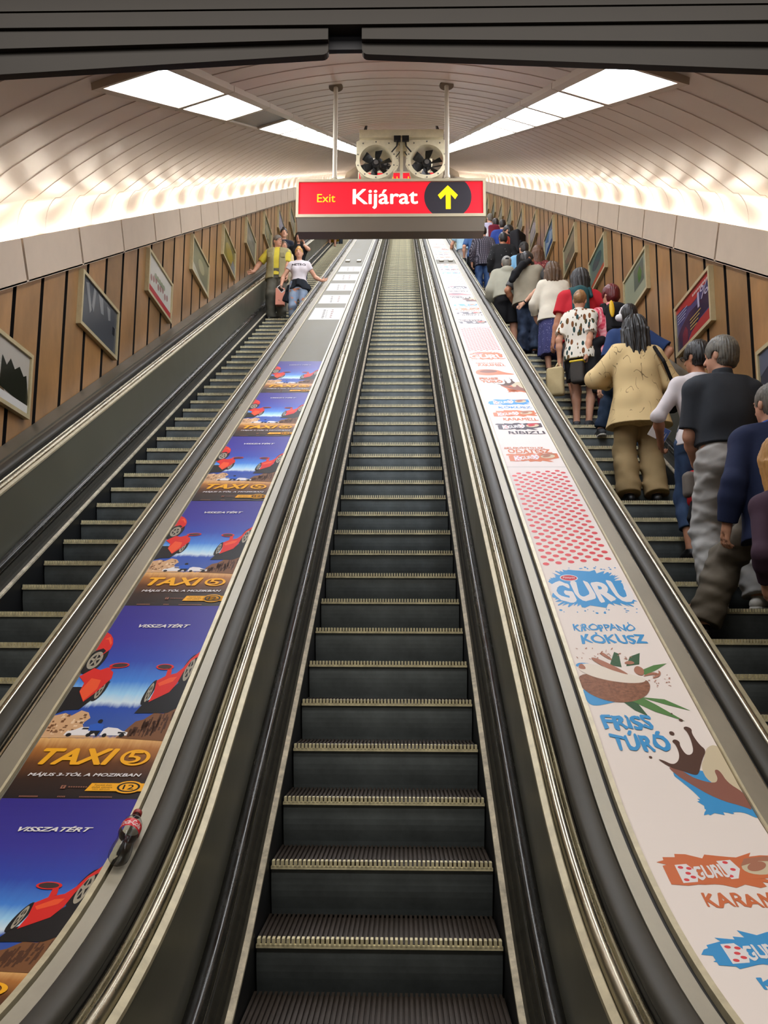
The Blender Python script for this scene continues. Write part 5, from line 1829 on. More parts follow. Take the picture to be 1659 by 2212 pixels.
    def shorts(self, m, name='shorts', e=0.02, length=0.75, wide=0.085, rip=0.004, seed=3, rise=0.10):
        sc = self.sc
        F = Field(*self.box(), self.h)
        self.torso(F, e * 0.7)
        F.plane_cut(self.hc + self.up * rise * sc, self.up)
        for hp, knp in ((self.hipL, self.kneeL), (self.hipR, self.kneeR)):
            F.cone(hp, hp + (knp - hp) * length, 0.09 * sc * self.bulk + e, wide * sc + e, 0.03)
        F.ripple(rip, 24, seed)
        for hp, knp in ((self.hipL, self.kneeL), (self.hipR, self.kneeR)):
            p, d = hp + (knp - hp) * length, nrm(knp - hp)
            sl, P = F.sub(p - 0.17 * sc, p + 0.17 * sc)
            if sl is not None:
                al = (P[0] - p[0]) * d[0] + (P[1] - p[1]) * d[1] + (P[2] - p[2]) * d[2]
                F.f[sl] = np.maximum(F.f[sl], np.where(al > -0.03, al, -1).astype(np.float32))
        return field_obj(name, F, m, self.root)
    def skirt(self, m, name='skirt', length=0.65, r1=0.24, fold=(9, 0.06), rise=0.07, rip=0.003):
        sc, b = self.sc, self.bulk
        lo, hi = self.box(0.12)
        F = Field(lo, hi, self.h)
        a = self.hc + self.up * rise * sc
        F.etube(a, self.hc - V3(0, 0, 0.1 * sc), (0.115 * b * sc, 0.09 * b * sc), (0.182 * b * sc, 0.148 * b * sc), self.rt, 0.03)
        F.etube(self.hc - V3(0, 0, 0.05 * sc), self.hc - V3(0, 0, length * sc), (0.188 * b * sc, 0.155 * b * sc), (r1 * sc, r1 * 0.85 * sc), self.rt, 0.04, fold)
        for s in (-1, 1):
            F.ell(self.hc + self.rt * s * 0.07 * sc * b - self.fw * 0.05 * sc - V3(0, 0, 0.06), (0.095 * sc * b, 0.086 * sc * b, 0.10 * sc * b), None, 0.04)
        F.plane_cut(self.hc - V3(0, 0, length * sc), V3(0, 0, -1))
        F.ripple(rip, 22, 4)
        return field_obj(name, F, m, self.root)
    def shoes(self, m, sole=None, high=0.0):
        sc = self.sc
        for ank, s in ((self.ankL, -1), (self.ankR, 1)):
            base = ank - V3(0, 0, 0.085 * sc)
            F = Field(base - V3(0.12, 0.14, 0.02), base + V3(0.12, 0.26, 0.18), min(self.h, 0.008))
            self.foot(F, ank, s, 0.007)
            F.plane_cut(ank + V3(0, 0, (0.005 + high) * sc), V3(0, 0, 1))
            F.plane_cut(base + V3(0, 0, 0.002), V3(0, 0, -1))
            o = field_obj('shoe', F, m, self.root)
            if sole:
                d = self.toedir(s)
                G = Field(base - V3(0.12, 0.14, 0.03), base + V3(0.12, 0.26, 0.06), min(self.h, 0.008))
                G.cone(base - d * 0.045 * sc, base + d * 0.09 * sc, 0.042 * sc, 0.045 * sc, 0.02)
                G.cone(base + d * 0.09 * sc, base + d * 0.165 * sc, 0.045 * sc, 0.034 * sc, 0.02)
                G.plane_cut(base + V3(0, 0, 0.022 * sc), V3(0, 0, 1))
                G.plane_cut(base + V3(0, 0, 0.001), V3(0, 0, -1))
                field_obj('sole', G, sole, o)
    def belt(self, m):
        sc, b = self.sc, self.bulk
        F = Field(*self.box(), self.h)
        F.loft(self.hc, self.up, self.rt, self.stations(0.021), 0)
        F.plane_cut(self.hc + self.up * 0.118 * sc, self.up)
        F.plane_cut(self.hc + self.up * 0.080 * sc, -self.up)
        return field_obj('belt', F, m, self.root)
    def hair(self, m, style='short', length=0.0, amp=0.0022, freq=26, seed=1, vol=0.0, fringe=0.0):
        sc, c = self.sc, self.head
        fr = (self.hr, self.hf, self.hu)
        lo = c - V3(0.2, 0.2, 0.2) * sc
        hi = c + V3(0.2, 0.2, 0.2) * sc
        lo[2] -= length * sc
        F = Field(lo, hi, min(self.h, 0.009))
        v = vol * sc
        F.ell(c + self.hu * 0.028 * sc - self.hf * 0.016 * sc, (0.081 * sc + v, 0.101 * sc + v, 0.104 * sc + v), fr, 0.02)
        if style == 'short':
            F.ell(c - self.hf * 0.045 * sc - self.hu * 0.02 * sc, (0.071 * sc + v, 0.066 * sc + v, 0.085 * sc), fr, 0.02)
        if style in ('bob', 'long'):
            L = max(length, 0.1)
            back = -self.hf * 0.045 * sc
            down = nrm(-self.up * 0.8 - V3(0, 0, 0.4))
            F.etube(c + back, c + back + down * (0.08 + L) * sc, (0.09 * sc + v, 0.07 * sc + v), ((0.105 if style == 'bob' else 0.10) * sc + v, 0.055 * sc + v * 0.6), self.hr, 0.03)
            for s in (-1, 1):
                F.cone(c + self.hr * s * 0.06 * sc, c + self.hr * s * (0.075) * sc + down * (0.06 + L * 0.8) * sc - self.hf * 0.02 * sc, 0.038 * sc + v * 0.5, 0.03 * sc + v * 0.5, 0.03)
            if style == 'long':
                F.cone(c + back + down * L * sc, c + back + down * (L + 0.12) * sc + self.hr * 0.03 * sc, 0.07 * sc, 0.015 * sc, 0.03)
        if style == 'bun':
            F.ell(c - self.hf * 0.105 * sc + self.hu * 0.005 * sc, (0.052 * sc, 0.04 * sc, 0.05 * sc), fr, 0.012)
        if style == 'topbun':
            F.ell(c + self.hu * 0.135 * sc - self.hf * 0.03 * sc, (0.04 * sc, 0.04 * sc, 0.036 * sc), fr, 0.01)
        if style == 'tail':
            F.chain([c - self.hf * 0.1 * sc + self.hu * 0.02 * sc, c - self.hf * 0.135 * sc - self.hu * 0.06 * sc, c - self.hf * 0.11 * sc - self.hu * 0.2 * sc], [0.03 * sc, 0.032 * sc, 0.012 * sc], 0.02)
        # face opening
        F.ell(c + self.hf * 0.115 * sc - self.hu * (0.045 + fringe) * sc, (0.066 * sc, 0.088 * sc, 0.108 * sc), fr, 0, 'cut')
        if style in ('short', 'bun', 'topbun', 'tail'):
            F.cone(c + self.hr * 0.2 * sc - self.hf * 0.004 * sc - self.hu * 0.012 * sc, c - self.hr * 0.2 * sc - self.hf * 0.004 * sc - self.hu * 0.012 * sc, 0.026 * sc, 0.026 * sc, 0, 'cut')
            F.box(c + self.hf * 0.04 * sc - self.hu * 0.10 * sc, (0.2 * sc, 0.05 * sc, 0.08 * sc), 0.01, fr, 0, 'cut')
            F.plane_cut(c - self.hu * (0.085 if style == 'short' else 0.07) * sc, -self.hu)
        if amp:
            F.strands(amp * sc, freq, seed, c - self.hf * 0.03 * sc)
        return field_obj('hair', F, m, self.root)
    def face(self, brow=(60, 44, 34), lips=(168, 92, 84), glasses=None, eye=(40, 30, 24)):
        sc, c = self.sc, self.head
        fr = (self.hr, self.hf, self.hu)
        h = 0.004
        B = (c - 0.15 * sc, c + 0.15 * sc)
        for s in (-1, 1):
            F = Field(B[0], B[1], h)
            F.ell(c + self.hr * s * 0.031 * sc + self.hf * 0.0805 * sc + self.hu * 0.007 * sc, (0.0085 * sc, 0.006 * sc, 0.0055 * sc), fr, 0)
            field_obj('eye', F, mat('eye_%d' % eye[0], eye, 0.15), self.root)
        for s in (-1, 1):
            F = Field(B[0], B[1], h)
            F.cone(c + self.hr * s * 0.016 * sc + self.hf * 0.0925 * sc + self.hu * 0.027 * sc, c + self.hr * s * 0.046 * sc + self.hf * 0.081 * sc + self.hu * 0.029 * sc, 0.0045 * sc, 0.004 * sc, 0)
            field_obj('eyebrow', F, mat('brow_%d_%d' % brow[:2], brow, 0.8), self.root)
        F = Field(B[0], B[1], h)
        F.ell(c + self.hf * 0.0875 * sc - self.hu * 0.063 * sc, (0.022 * sc, 0.007 * sc, 0.0075 * sc), fr, 0)
        field_obj('lips', F, mat('lips_%d' % lips[1], lips, 0.45), self.root)
        if glasses:
            self.glasses(glasses)
    def glasses(self, m):
        sc, c = self.sc, self.head
        b = MB()
        for s in (-1, 1):
            ctr = c + self.hr * s * 0.033 * sc + self.hf * 0.104 * sc + self.hu * 0.006 * sc
            pts = [Vector(ctr + (self.hr * 0.026 * math.cos(a) + self.hu * 0.018 * math.sin(a)) * sc) for a in [2 * math.pi * i / 14 for i in range(15)]]
            b.tube(pts, 0.0026 * sc, 6)
            b.tube([Vector(c + self.hr * s * 0.06 * sc + self.hf * 0.098 * sc + self.hu * 0.01 * sc), Vector(c + self.hr * s * 0.082 * sc - self.hf * 0.01 * sc + self.hu * 0.008 * sc)], 0.0028 * sc, 6)
        b.tube([Vector(c + self.hr * -0.008 * sc + self.hf * 0.107 * sc + self.hu * 0.01 * sc), Vector(c + self.hr * 0.008 * sc + self.hf * 0.107 * sc + self.hu * 0.01 * sc)], 0.0026 * sc, 6)
        b.build('glasses', m, self.root, True)
    def wrist_band(self, side, m, r=0.031):
        wr, el = (self.wrL, self.elL) if side < 0 else (self.wrR, self.elR)
        d = nrm(el - wr)
        F = Field(wr - 0.08, wr + 0.08, 0.005)
        F.cone(wr + d * 0.012 * self.sc, wr + d * 0.026 * self.sc, r * self.sc, r * self.sc, 0)
        F.plane_cut(wr + d * 0.009 * self.sc, -d)
        F.plane_cut(wr + d * 0.030 * self.sc, d)
        return field_obj('wristband', F, m, self.root)
    def cap(self, m, back_gap=None, brim=True):
        sc, c = self.sc, self.head
        fr = (self.hr, self.hf, self.hu)
        F = Field(c - 0.25 * sc, c + 0.25 * sc, min(self.h, 0.008))
        F.ell(c + self.hu * 0.034 * sc - self.hf * 0.012 * sc, (0.086 * sc, 0.104 * sc, 0.1 * sc), fr, 0)
        F.plane_cut(c + self.hu * 0.03 * sc, -self.hu)
        o = field_obj('cap', F, m, self.root)
        if brim:
            G = Field(c - 0.3 * sc, c + 0.3 * sc, min(self.h, 0.008))
            G.ell(c + self.hu * 0.034 * sc + self.hf * 0.11 * sc, (0.075 * sc, 0.075 * sc, 0.011 * sc), fr, 0)
            field_obj('cap_brim', G, m, o)
        if back_gap:
            G = Field(c - 0.25 * sc, c + 0.25 * sc, 0.006)
            G.ell(c + self.hu * 0.045 * sc - self.hf * 0.105 * sc, (0.034 * sc, 0.014 * sc, 0.02 * sc), fr, 0)
            field_obj('cap_gap', G, back_gap, o)
        return o
    def carried(self, name, label, cat, group=None):
        """a thing of its own, placed in this person's frame"""
        t = empty(name, self.root.location, self.root.rotation_euler[2])
        return tag(t, label, cat, group)
    def backpack(self, m, label, w=0.15, d=0.075, hgt=0.2, drop=0.17, m2=None, tilt=0.0, strap=True, slide=0.0, cat='backpack'):
        sc = self.sc
        t = self.carried('backpack', label, cat)
        fr = (self.rt, self.fw, self.up)
        back = 0.118 * self.bulk * sc + 0.02
        c = self.neck - self.up * (drop + 0.04) * sc - self.fw * (back + d * sc * 0.75) + self.rt * slide * sc
        F = Field(c - 0.36 * sc, c + 0.36 * sc, max(self.h, 0.008))
        F.box(c, (w * sc, d * sc, hgt * sc), 0.05 * sc, fr, 0.01)
        F.ell(c + self.up * hgt * 0.75 * sc, (w * 0.9 * sc, d * sc, 0.08 * sc), fr, 0.03)
        F.ripple(0.004, 22, 7)
        bag = field_obj('bag', F, m, t)
        G = Field(c - 0.4 * sc, c + 0.4 * sc, max(self.h, 0.008))
        G.box(c - self.fw * d * sc * 0.95 - self.up * hgt * 0.35 * sc, (w * 0.78 * sc, d * 0.35 * sc, hgt * 0.42 * sc), 0.03 * sc, fr, 0.01)
        field_obj('front_pocket', G, m2 or m, t)
        if strap:
            for s in (-1, 1):
                S = Field(self.neck - 0.5 * sc, self.neck + 0.3 * sc, max(self.h, 0.008))
                x = 0.095 * s * (0.7 + 0.3 * self.bulk)
                up, rt, fw = self.up * sc, self.rt * sc, self.fw * sc
                n0 = self.neck
                e = 0.022 / sc
                pts = [n0 - up * 0.12 + rt * x - fw * (0.118 * self.bulk + 0.02), n0 - up * 0.005 + rt * x - fw * 0.085, n0 + up * 0.025 + rt * x * 1.05 - fw * 0.0, n0 - up * 0.04 + rt * x * 1.1 + fw * 0.10, n0 - up * 0.2 + rt * x * 1.25 + fw * 0.14]
                S.chain(pts, [0.026 * sc] * 5, 0.01)
                field_obj('strap', S, m2 or m, t)
        return t
# ================================================================ PEOPLE
def cloth(name, rgb, rough=0.8, bump=0.25, var=0.1):
    return mat('cloth_' + name, rgb, rough, spec=0.25, var=var, vscale=5, bump=bump, bscale=16)

def pattern(name, build, rough=0.8):
    if name in MATS:
        return MATS[name]
    m = bpy.data.materials.new(name)
    m.use_nodes = True
    nt = m.node_tree
    b = nt.nodes['Principled BSDF']
    b.inputs['Roughness'].default_value = rough
    b.inputs['Specular IOR Level'].default_value = 0.25
    tc = nt.nodes.new('ShaderNodeTexCoord')
    col = build(nt, tc.outputs['Object'])
    nt.links.new(col, b.inputs['Base Color'])
    MATS[name] = m
    return m
def n_math(nt, op, a, b=None):
    n = nt.nodes.new('ShaderNodeMath')
    n.operation = op
    for i, v in enumerate((a, b)):
        if v is None:
            continue
        if isinstance(v, (int, float)):
            n.inputs[i].default_value = v
        else:
            nt.links.new(v, n.inputs[i])
    return n.outputs[0]
def n_mix(nt, fac, c1, c2):
    n = nt.nodes.new('ShaderNodeMix')
    n.data_type = 'RGBA'
    if isinstance(fac, float):
        n.inputs[0].default_value = fac
    else:
        nt.links.new(fac, n.inputs[0])
    for i, c in ((6, c1), (7, c2)):
        if isinstance(c, tuple):
            n.inputs[i].default_value = lin(c) + (1,)
        else:
            nt.links.new(c, n.inputs[i])
    return n.outputs[2]
def n_map(nt, vec, scale, rot=(0, 0, 0), loc=(0, 0, 0)):
    n = nt.nodes.new('ShaderNodeMapping')
    n.inputs['Scale'].default_value = scale
    n.inputs['Rotation'].default_value = rot
    n.inputs['Location'].default_value = loc
    nt.links.new(vec, n.inputs[0])
    return n.outputs[0]
def n_tex(nt, kind, vec, scale, **kw):
    n = nt.nodes.new('ShaderNodeTex' + kind)
    nt.links.new(vec, n.inputs['Vector'])
    n.inputs['Scale'].default_value = scale
    for k, v in kw.items():
        if k in n.inputs:
            n.inputs[k].default_value = v
        else:
            setattr(n, k, v)
    return n
def check_build(base, a, b_):
    def f(nt, v):
        sp = nt.nodes.new('ShaderNodeSeparateXYZ')
        nt.links.new(v, sp.inputs[0])
        w1 = n_math(nt, 'GREATER_THAN', n_math(nt, 'SINE', n_math(nt, 'MULTIPLY', n_math(nt, 'ADD', sp.outputs[0], sp.outputs[1]), 150)), 0.1)
        w2 = n_math(nt, 'GREATER_THAN', n_math(nt, 'SINE', n_math(nt, 'MULTIPLY', sp.outputs[2], 130)), 0.1)
        c = n_mix(nt, w1, base, a)
        n = nt.nodes.new('ShaderNodeMix')
        return n_mix(nt, n_math(nt, 'MULTIPLY', w2, 0.6), c, b_)
    return f
def leaf_build(nt, v):
    cols = (226, 220, 206)
    for sc, rot, rgb, th in ((17, 0.5, (120, 74, 40), 0.40), (19, -0.7, (34, 62, 62), 0.40), (23, 1.0, (84, 70, 34), 0.36)):
        m = n_map(nt, v, (1.0, 1.0, 0.42), (0, rot, 0.3 * rot), (rot, rot * 2, rot))
        t = n_tex(nt, 'Voronoi', m, sc)
        cols = n_mix(nt, n_math(nt, 'LESS_THAN', t.outputs['Distance'], th - 0.1), cols, rgb)
    return cols
def twig_build(nt, v):
    cols = (212, 186, 136)
    for sc, rot in ((9, 0.5), (8, -0.6), (7, 1.1)):
        m = n_map(nt, v, (1.0, 1.0, 0.55), (0.2, rot, 0.2), (rot * 3, rot, rot * 5))
        w = n_tex(nt, 'Noise', m, 6.0)
        big = n_tex(nt, 'Noise', n_map(nt, v, (1, 1, 1), (0, 0, 0), (rot * 7, 2, rot)), 5.5)
        line = n_math(nt, 'LESS_THAN', n_math(nt, 'ABSOLUTE', n_math(nt, 'SUBTRACT', w.outputs[0], 0.5)), 0.0055)
        msk = n_math(nt, 'GREATER_THAN', big.outputs[0], 0.55)
        cols = n_mix(nt, n_math(nt, 'MULTIPLY', n_math(nt, 'MULTIPLY', line, msk), 0.75), cols, (84, 62, 38))
    return cols
def speck_build(base, spot, scale, th, sub=None):
    def f(nt, v):
        t = n_tex(nt, 'Voronoi', v, scale)
        c = n_mix(nt, n_math(nt, 'LESS_THAN', t.outputs['Distance'], th), base, spot)
        if sub:
            t2 = n_tex(nt, 'Voronoi', n_map(nt, v, (1, 1, 1), (0.5, 0.7, 0.2)), scale * 0.7)
            c = n_mix(nt, n_math(nt, 'LESS_THAN', t2.outputs['Distance'], th * 1.2), c, sub)
        return c
    return f
def denim(name, base, light):
    def f(nt, v):
        t = n_tex(nt, 'Noise', n_map(nt, v, (1, 1, 0.5)), 7.0, Detail=6)
        mr = nt.nodes.new('ShaderNodeMapRange')
        mr.inputs[1].default_value = 0.4
        mr.inputs[2].default_value = 0.68
        nt.links.new(t.outputs[0], mr.inputs[0])
        return n_mix(nt, mr.outputs[0], base, light)
    return pattern(name, f)

m_black = cloth('black', (22, 22, 25))
m_shoe_b = mat('shoe_black', (18, 18, 20), 0.45)
m_shoe_w = mat('shoe_white', (206, 200, 190), 0.6, var=0.15)
m_sole_w = mat('sole_white', (222, 218, 208), 0.6)
m_shoe_g = mat('shoe_grey', (62, 64, 68), 0.7, var=0.2)
h_black = mat('hair_black', (20, 17, 16), 0.42)
h_dark = mat('hair_dark', (38, 28, 22), 0.45, var=0.3, vscale=18)
h_brown = mat('hair_brown', (86, 62, 40), 0.5, var=0.4, vscale=16)
h_grey = mat('hair_grey', (112, 106, 96), 0.55, var=0.5, vscale=14)
h_blond = mat('hair_blond', (182, 136, 78), 0.45, var=0.45, vscale=16, stretch=(1, 1, .3))
h_red = mat('hair_red', (96, 22, 26), 0.4, var=0.4, vscale=16)
RG = 'people riding up the right escalator'
LG = 'people riding down the left escalator'
kw = dict(phase=0.69, group=RG)
FAIR, TAN, PALE = (206, 154, 126), (176, 122, 92), (216, 166, 138)

# --- nearest: blonde at the edge of the view
p = Person('person with long blonde hair lowest on the right escalator, only the head in view', 2.52, 2.69, H=1.66, dist=6, side=-0.24, female=True, skin_rgb=FAIR, **kw)
p.top(cloth('plum', (62, 44, 60)), sleeve=1.8, hem=0.12)
p.trousers(m_black)
p.shoes(m_shoe_b)
p.hair(h_blond, 'long', 0.16, amp=0.004, freq=18, vol=0.012)

# --- man in the navy blazer climbing
p = Person('person in navy blazer and taupe trousers striding up, grey hair, blue shirt collar', 2.70, 4.69, H=1.80, dist=7, lean=0.1, skin_rgb=FAIR, bulk=1.12,
           fl=(-0.38, 0.36, 0.2), fr=(0.1, -0.34, -0.2), hip=(0, 0.0, -0.03), hl=(-0.31, 0.02, 0.86), head_yaw=0.35, toe=0.02, **kw)
p.top(cloth('navy_wool', (32, 42, 74)), 'blazer', e=0.028, sleeve=1.95, hem=0.17, slv=0.012, boxy=0.02, flare=0.012, collar=0.012, rip=0.006, freq=18)
F = Field(p.neck - 0.13, p.neck + 0.13, 0.006)
F.cone(p.neck - p.up * 0.02, p.neck + p.up * 0.042, 0.071, 0.066, 0)
F.plane_cut(p.neck + p.up * 0.04, p.up)
field_obj('shirt_collar', F, cloth('blue_shirt', (72, 104, 190)), p.root)
p.trousers(cloth('taupe', (104, 96, 84)), knee=0.086, ankr=0.088, e=0.016, rip=0.008, freq=42)
p.shoes(mat('shoe_polish', (14, 13, 14), 0.25))
p.hair(h_grey, 'short', amp=0.003)

# --- tall man in the grey polo
p = Person('person in charcoal polo, belt and pale grey trousers with white sneakers, standing tall', 2.64, 6.69, H=1.90, dist=8, skin_rgb=FAIR, bulk=1.08, head_yaw=0.75, heading=0.0,
           hl=(-0.12, 0.24, 0.98), pl=(-0.6, -1, -0.2), hr=(0.22, 0.2, 0.95), toe=0.75, fl=(-0.13, 0, 0), fr=(0.13, 0, 0), **kw)
p.top(cloth('charcoal', (52, 56, 62)), 'polo_shirt', e=0.018, sleeve=0.86, hem=-0.085, collar=0.032, slv=0.016, sflare=0.012, rip=0.007, freq=20, boxy=0.012)
p.trousers(cloth('pale_grey', (178, 176, 172), var=0.08), knee=0.082, ankr=0.074, e=0.016, rip=0.009, freq=46, to=0.99)
p.belt(mat('belt_leather', (26, 24, 24), 0.45))
p.shoes(m_shoe_w, m_sole_w)
p.hair(mat('hair_salt', (104, 100, 90), 0.5, var=0.6, vscale=22), 'short', amp=0.0026, freq=31, vol=0.006)
p.face(brow=(90, 80, 70))

# --- woman in the white top
p = Person('person in white three-quarter sleeve top and blue jeans with short black hair and glasses', 2.72, 8.69, H=1.71, dist=9, skin_rgb=TAN, female=True, bulk=1.12, head_yaw=0.6,
           hl=(-0.26, 0.2, 0.98), pl=(-1, -0.8, -0.2), fl=(-0.13, 0, 0), curl_l=0.9, **kw)
p.top(cloth('white_jersey', (214, 206, 206), bump=0.15), e=0.012, sleeve=1.12, hem=0.06, neck=0.1, flare=0.004, rip=0.005, freq=30)
p.trousers(denim('denim_mid', (40, 56, 84), (66, 88, 120)), knee=0.068, ankr=0.06, to=0.6, rip=0.006)
p.shoes(m_shoe_b)
p.hair(h_black, 'short', amp=0.003, vol=0.012)
p.face(glasses=mat('glasses_dark', (20, 16, 14), 0.3))
t = p.carried('brochure', 'white and blue folded brochure held by the woman in the white top', 'brochure')
b = MB()
rt_ = Matrix.Rotation(0.5, 3, 'Y') @ Matrix.Rotation(0.5, 3, 'X')
cpt = Vector(p.wrL) + Vector((0.02, 0.09, 0.10))
b.box(cpt, (0.15, 0.004, 0.11), 0, rt_)
b.build('cover', mat('paper_white', (226, 224, 220), 0.5), t)
b = MB()
b.box(cpt + rt_ @ Vector((0.035, -0.003, 0)), (0.07, 0.002, 0.11), 0, rt_)
b.build('blue_panel', mat('paper_blue', (84, 116, 186), 0.5), t)
for i in range(3):
    b = MB()
    b.box(cpt + rt_ @ Vector((0.018 + 0.017 * i, -0.0045, -0.015)), (0.006, 0.001, 0.07), 0, rt_)
    b.build('stripe', MATS['paper_white'], t)
t = p.carried('backpack', 'small red and grey backpack held low beside the blue jeans', 'backpack')
F = Field(V3(-0.45, -0.25, 0.25), V3(0.15, 0.25, 0.85), 0.008)
F.box(V3(-0.06, -0.10, 0.53), (0.10, 0.055, 0.14), 0.05)
F.ripple(0.004, 20, 3)
field_obj('bag', F, cloth('bag_red', (176, 34, 38)), t)
F = Field(V3(-0.45, -0.25, 0.25), V3(0.15, 0.25, 0.85), 0.008)
F.box(V3(-0.13, -0.10, 0.56), (0.055, 0.06, 0.10), 0.04)
field_obj('side_pocket', F, cloth('bag_grey', (120, 112, 104)), t)
F = Field(V3(-0.45, -0.25, 0.05), V3(0.15, 0.25, 0.85), 0.008)
F.chain([V3(-0.12, -0.13, 0.42), V3(-0.16, -0.14, 0.30), V3(-0.13, -0.13, 0.2)], [0.03, 0.022, 0.016], 0.01)
field_obj('strap', F, m_black, t)

# --- woman in the beige tunic
p = Person('person in long pale beige tunic and khaki trousers with long wavy black hair', 2.50, 11.69, H=1.70, dist=10, skin_rgb=TAN, female=True, bulk=1.2,
           hl=(-0.16, 0.24, 1.20), pl=(-1, -0.25, -0.35), hr=(0.2, 0.25, 1.1), pr=(0.7, -0.5, -0.6), fl=(-0.12, 0, 0), fr=(0.13, 0, 0), **kw)
p.top(pattern('tunic_twigs', twig_build), 'tunic', e=0.022, sleeve=1.75, hem=0.235, flare=0.055, slv=0.028, boxy=0.012, rip=0.009, freq=17, sflare=0.012)
p.trousers(cloth('khaki', (164, 140, 100)), knee=0.088, ankr=0.098, e=0.014, rip=0.006, to=1.0)
p.shoes(m_shoe_b)
p.hair(h_black, 'long', 0.34, amp=0.008, freq=12, vol=0.030)
t = p.carried('handbag', 'black handbag on a long strap at the right hip of the beige tunic', 'handbag')
F = Field(V3(0.05, -0.3, 0.6), V3(0.6, 0.4, 1.6), 0.009)
F.box(V3(0.33, 0.05, 0.98), (0.07, 0.13, 0.12), 0.04)
F.ripple(0.004, 20, 3)
field_obj('bag', F, m_black, t)
F = Field(V3(0.0, -0.4, 0.6), V3(0.6, 0.4, 1.7), 0.009)
F.chain([V3(0.14, -0.10, 1.40), V3(0.20, -0.155, 1.25), V3(0.30, -0.06, 1.08)], [0.016] * 3, 0.005)
field_obj('strap', F, m_black, t)

# --- navy tee with headphones
p = Person('person in navy t-shirt and jeans wearing white headphones behind the beige tunic', 2.78, 14.69, H=1.67, dist=11, skin_rgb=FAIR, bulk=1.02, world=True,
           fl=(-0.24, 0.55, 0.40), hip=(0, 0.06, 0), hl=(-0.33, 0.08, 0.84), hr=(0.27, 0.1, 1.02), pr=(0.9, -0.4, -0.2), **kw)
p.top(cloth('navy_tee', (40, 62, 106)), e=0.016, sleeve=0.85, hem=0.08, slv=0.016, sflare=0.012)
p.trousers(denim('denim_dark', (34, 48, 68), (58, 76, 100)), knee=0.072, ankr=0.062, rip=0.007)
p.shoes(m_shoe_g, m_sole_w)
p.hair(h_black, 'short', amp=0.003, vol=0.008)
p.wrist_band(-1, m_black)
F = Field(p.head - 0.2, p.head + 0.2, 0.006)
for a in range(-4, 5):
    if a < 4:
        q = [p.head + (p.hr * math.sin(x * 0.4) * 0.098 + p.hu * (math.cos(x * 0.4) * 0.135 + 0.0)) * p.sc for x in (a, a + 1)]
        F.cone(q[0], q[1], 0.011, 0.011, 0.004)
for s in (-1, 1):
    F.cone(p.head + p.hr * s * 0.085 * p.sc - p.hu * 0.012, p.head + p.hr * s * 0.108 * p.sc - p.hu * 0.012, 0.040, 0.036, 0.004)
field_obj('headphones', F, mat('headphone_white', (224, 222, 220), 0.35), p.root)

# --- red hair and pink shirt
p = Person('person with short red hair in pink checked shirt leaning by the right handrail', 2.84, 17.69, H=1.70, dist=12, skin_rgb=FAIR, female=True, head_yaw=0.55, world=True,
           hl=(-0.40, 0.05, 0.93), pl=(-0.5, -1, -0.5), hand_dir_l=(-1, 0.1, -0.1), **kw)
p.top(pattern('pink_check', check_build((236, 168, 172), (206, 62, 84), (226, 112, 124))), e=0.018, sleeve=1.3, hem=0.16, slv=0.014, collar=0.03, rip=0.007, freq=24)
p.trousers(cloth('maroon_skirt', (96, 30, 44)), knee=0.07, ankr=0.05)
p.shoes(m_shoe_b)
p.hair(h_red, 'short', amp=0.004, vol=0.014)
p.wrist_band(-1, mat('bangle_gold', (196, 160, 70), 0.3, metal=0.8))
bp = p.backpack(m_black, 'black backpack with a yellow patch worn over the pink checked shirt', w=0.13, hgt=0.17, d=0.06, slide=0.03)
F = Field(p.neck - 0.4, p.neck + 0.3, 0.008)
c0 = p.neck - p.fw * 0.30 - p.up * 0.13 - p.rt * 0.06
F.ell(c0, (0.03, 0.02, 0.09), (p.rt, p.fw, nrm(p.up + p.rt * 0.5)), 0)
field_obj('patch', F, mat('patch_yellow', (232, 186, 30), 0.5), bp)
t = p.carried('jacket', 'black jacket draped over the forearm of the red-haired woman', 'jacket')
F = Field(V3(-0.75, -0.45, 0.2), V3(0.1, 0.35, 1.15), 0.010)
F.chain([V3(-0.40, -0.02, 0.92), V3(-0.28, -0.06, 0.97), V3(-0.14, -0.1, 1.0)], [0.045, 0.06, 0.06], 0.03)
F.etube(V3(-0.26, -0.06, 0.97), V3(-0.30, -0.08, 0.52), (0.13, 0.07), (0.24, 0.10), V3(1, 0, 0), 0.04, (6, 0.09))
F.etube(V3(-0.14, -0.02, 0.95), V3(-0.10, -0.02, 0.42), (0.10, 0.06), (0.16, 0.08), V3(1, 0, 0), 0.04, (5, 0.1))
F.ripple(0.012, 16, 5)
field_obj('cloth', F, m_black, t)

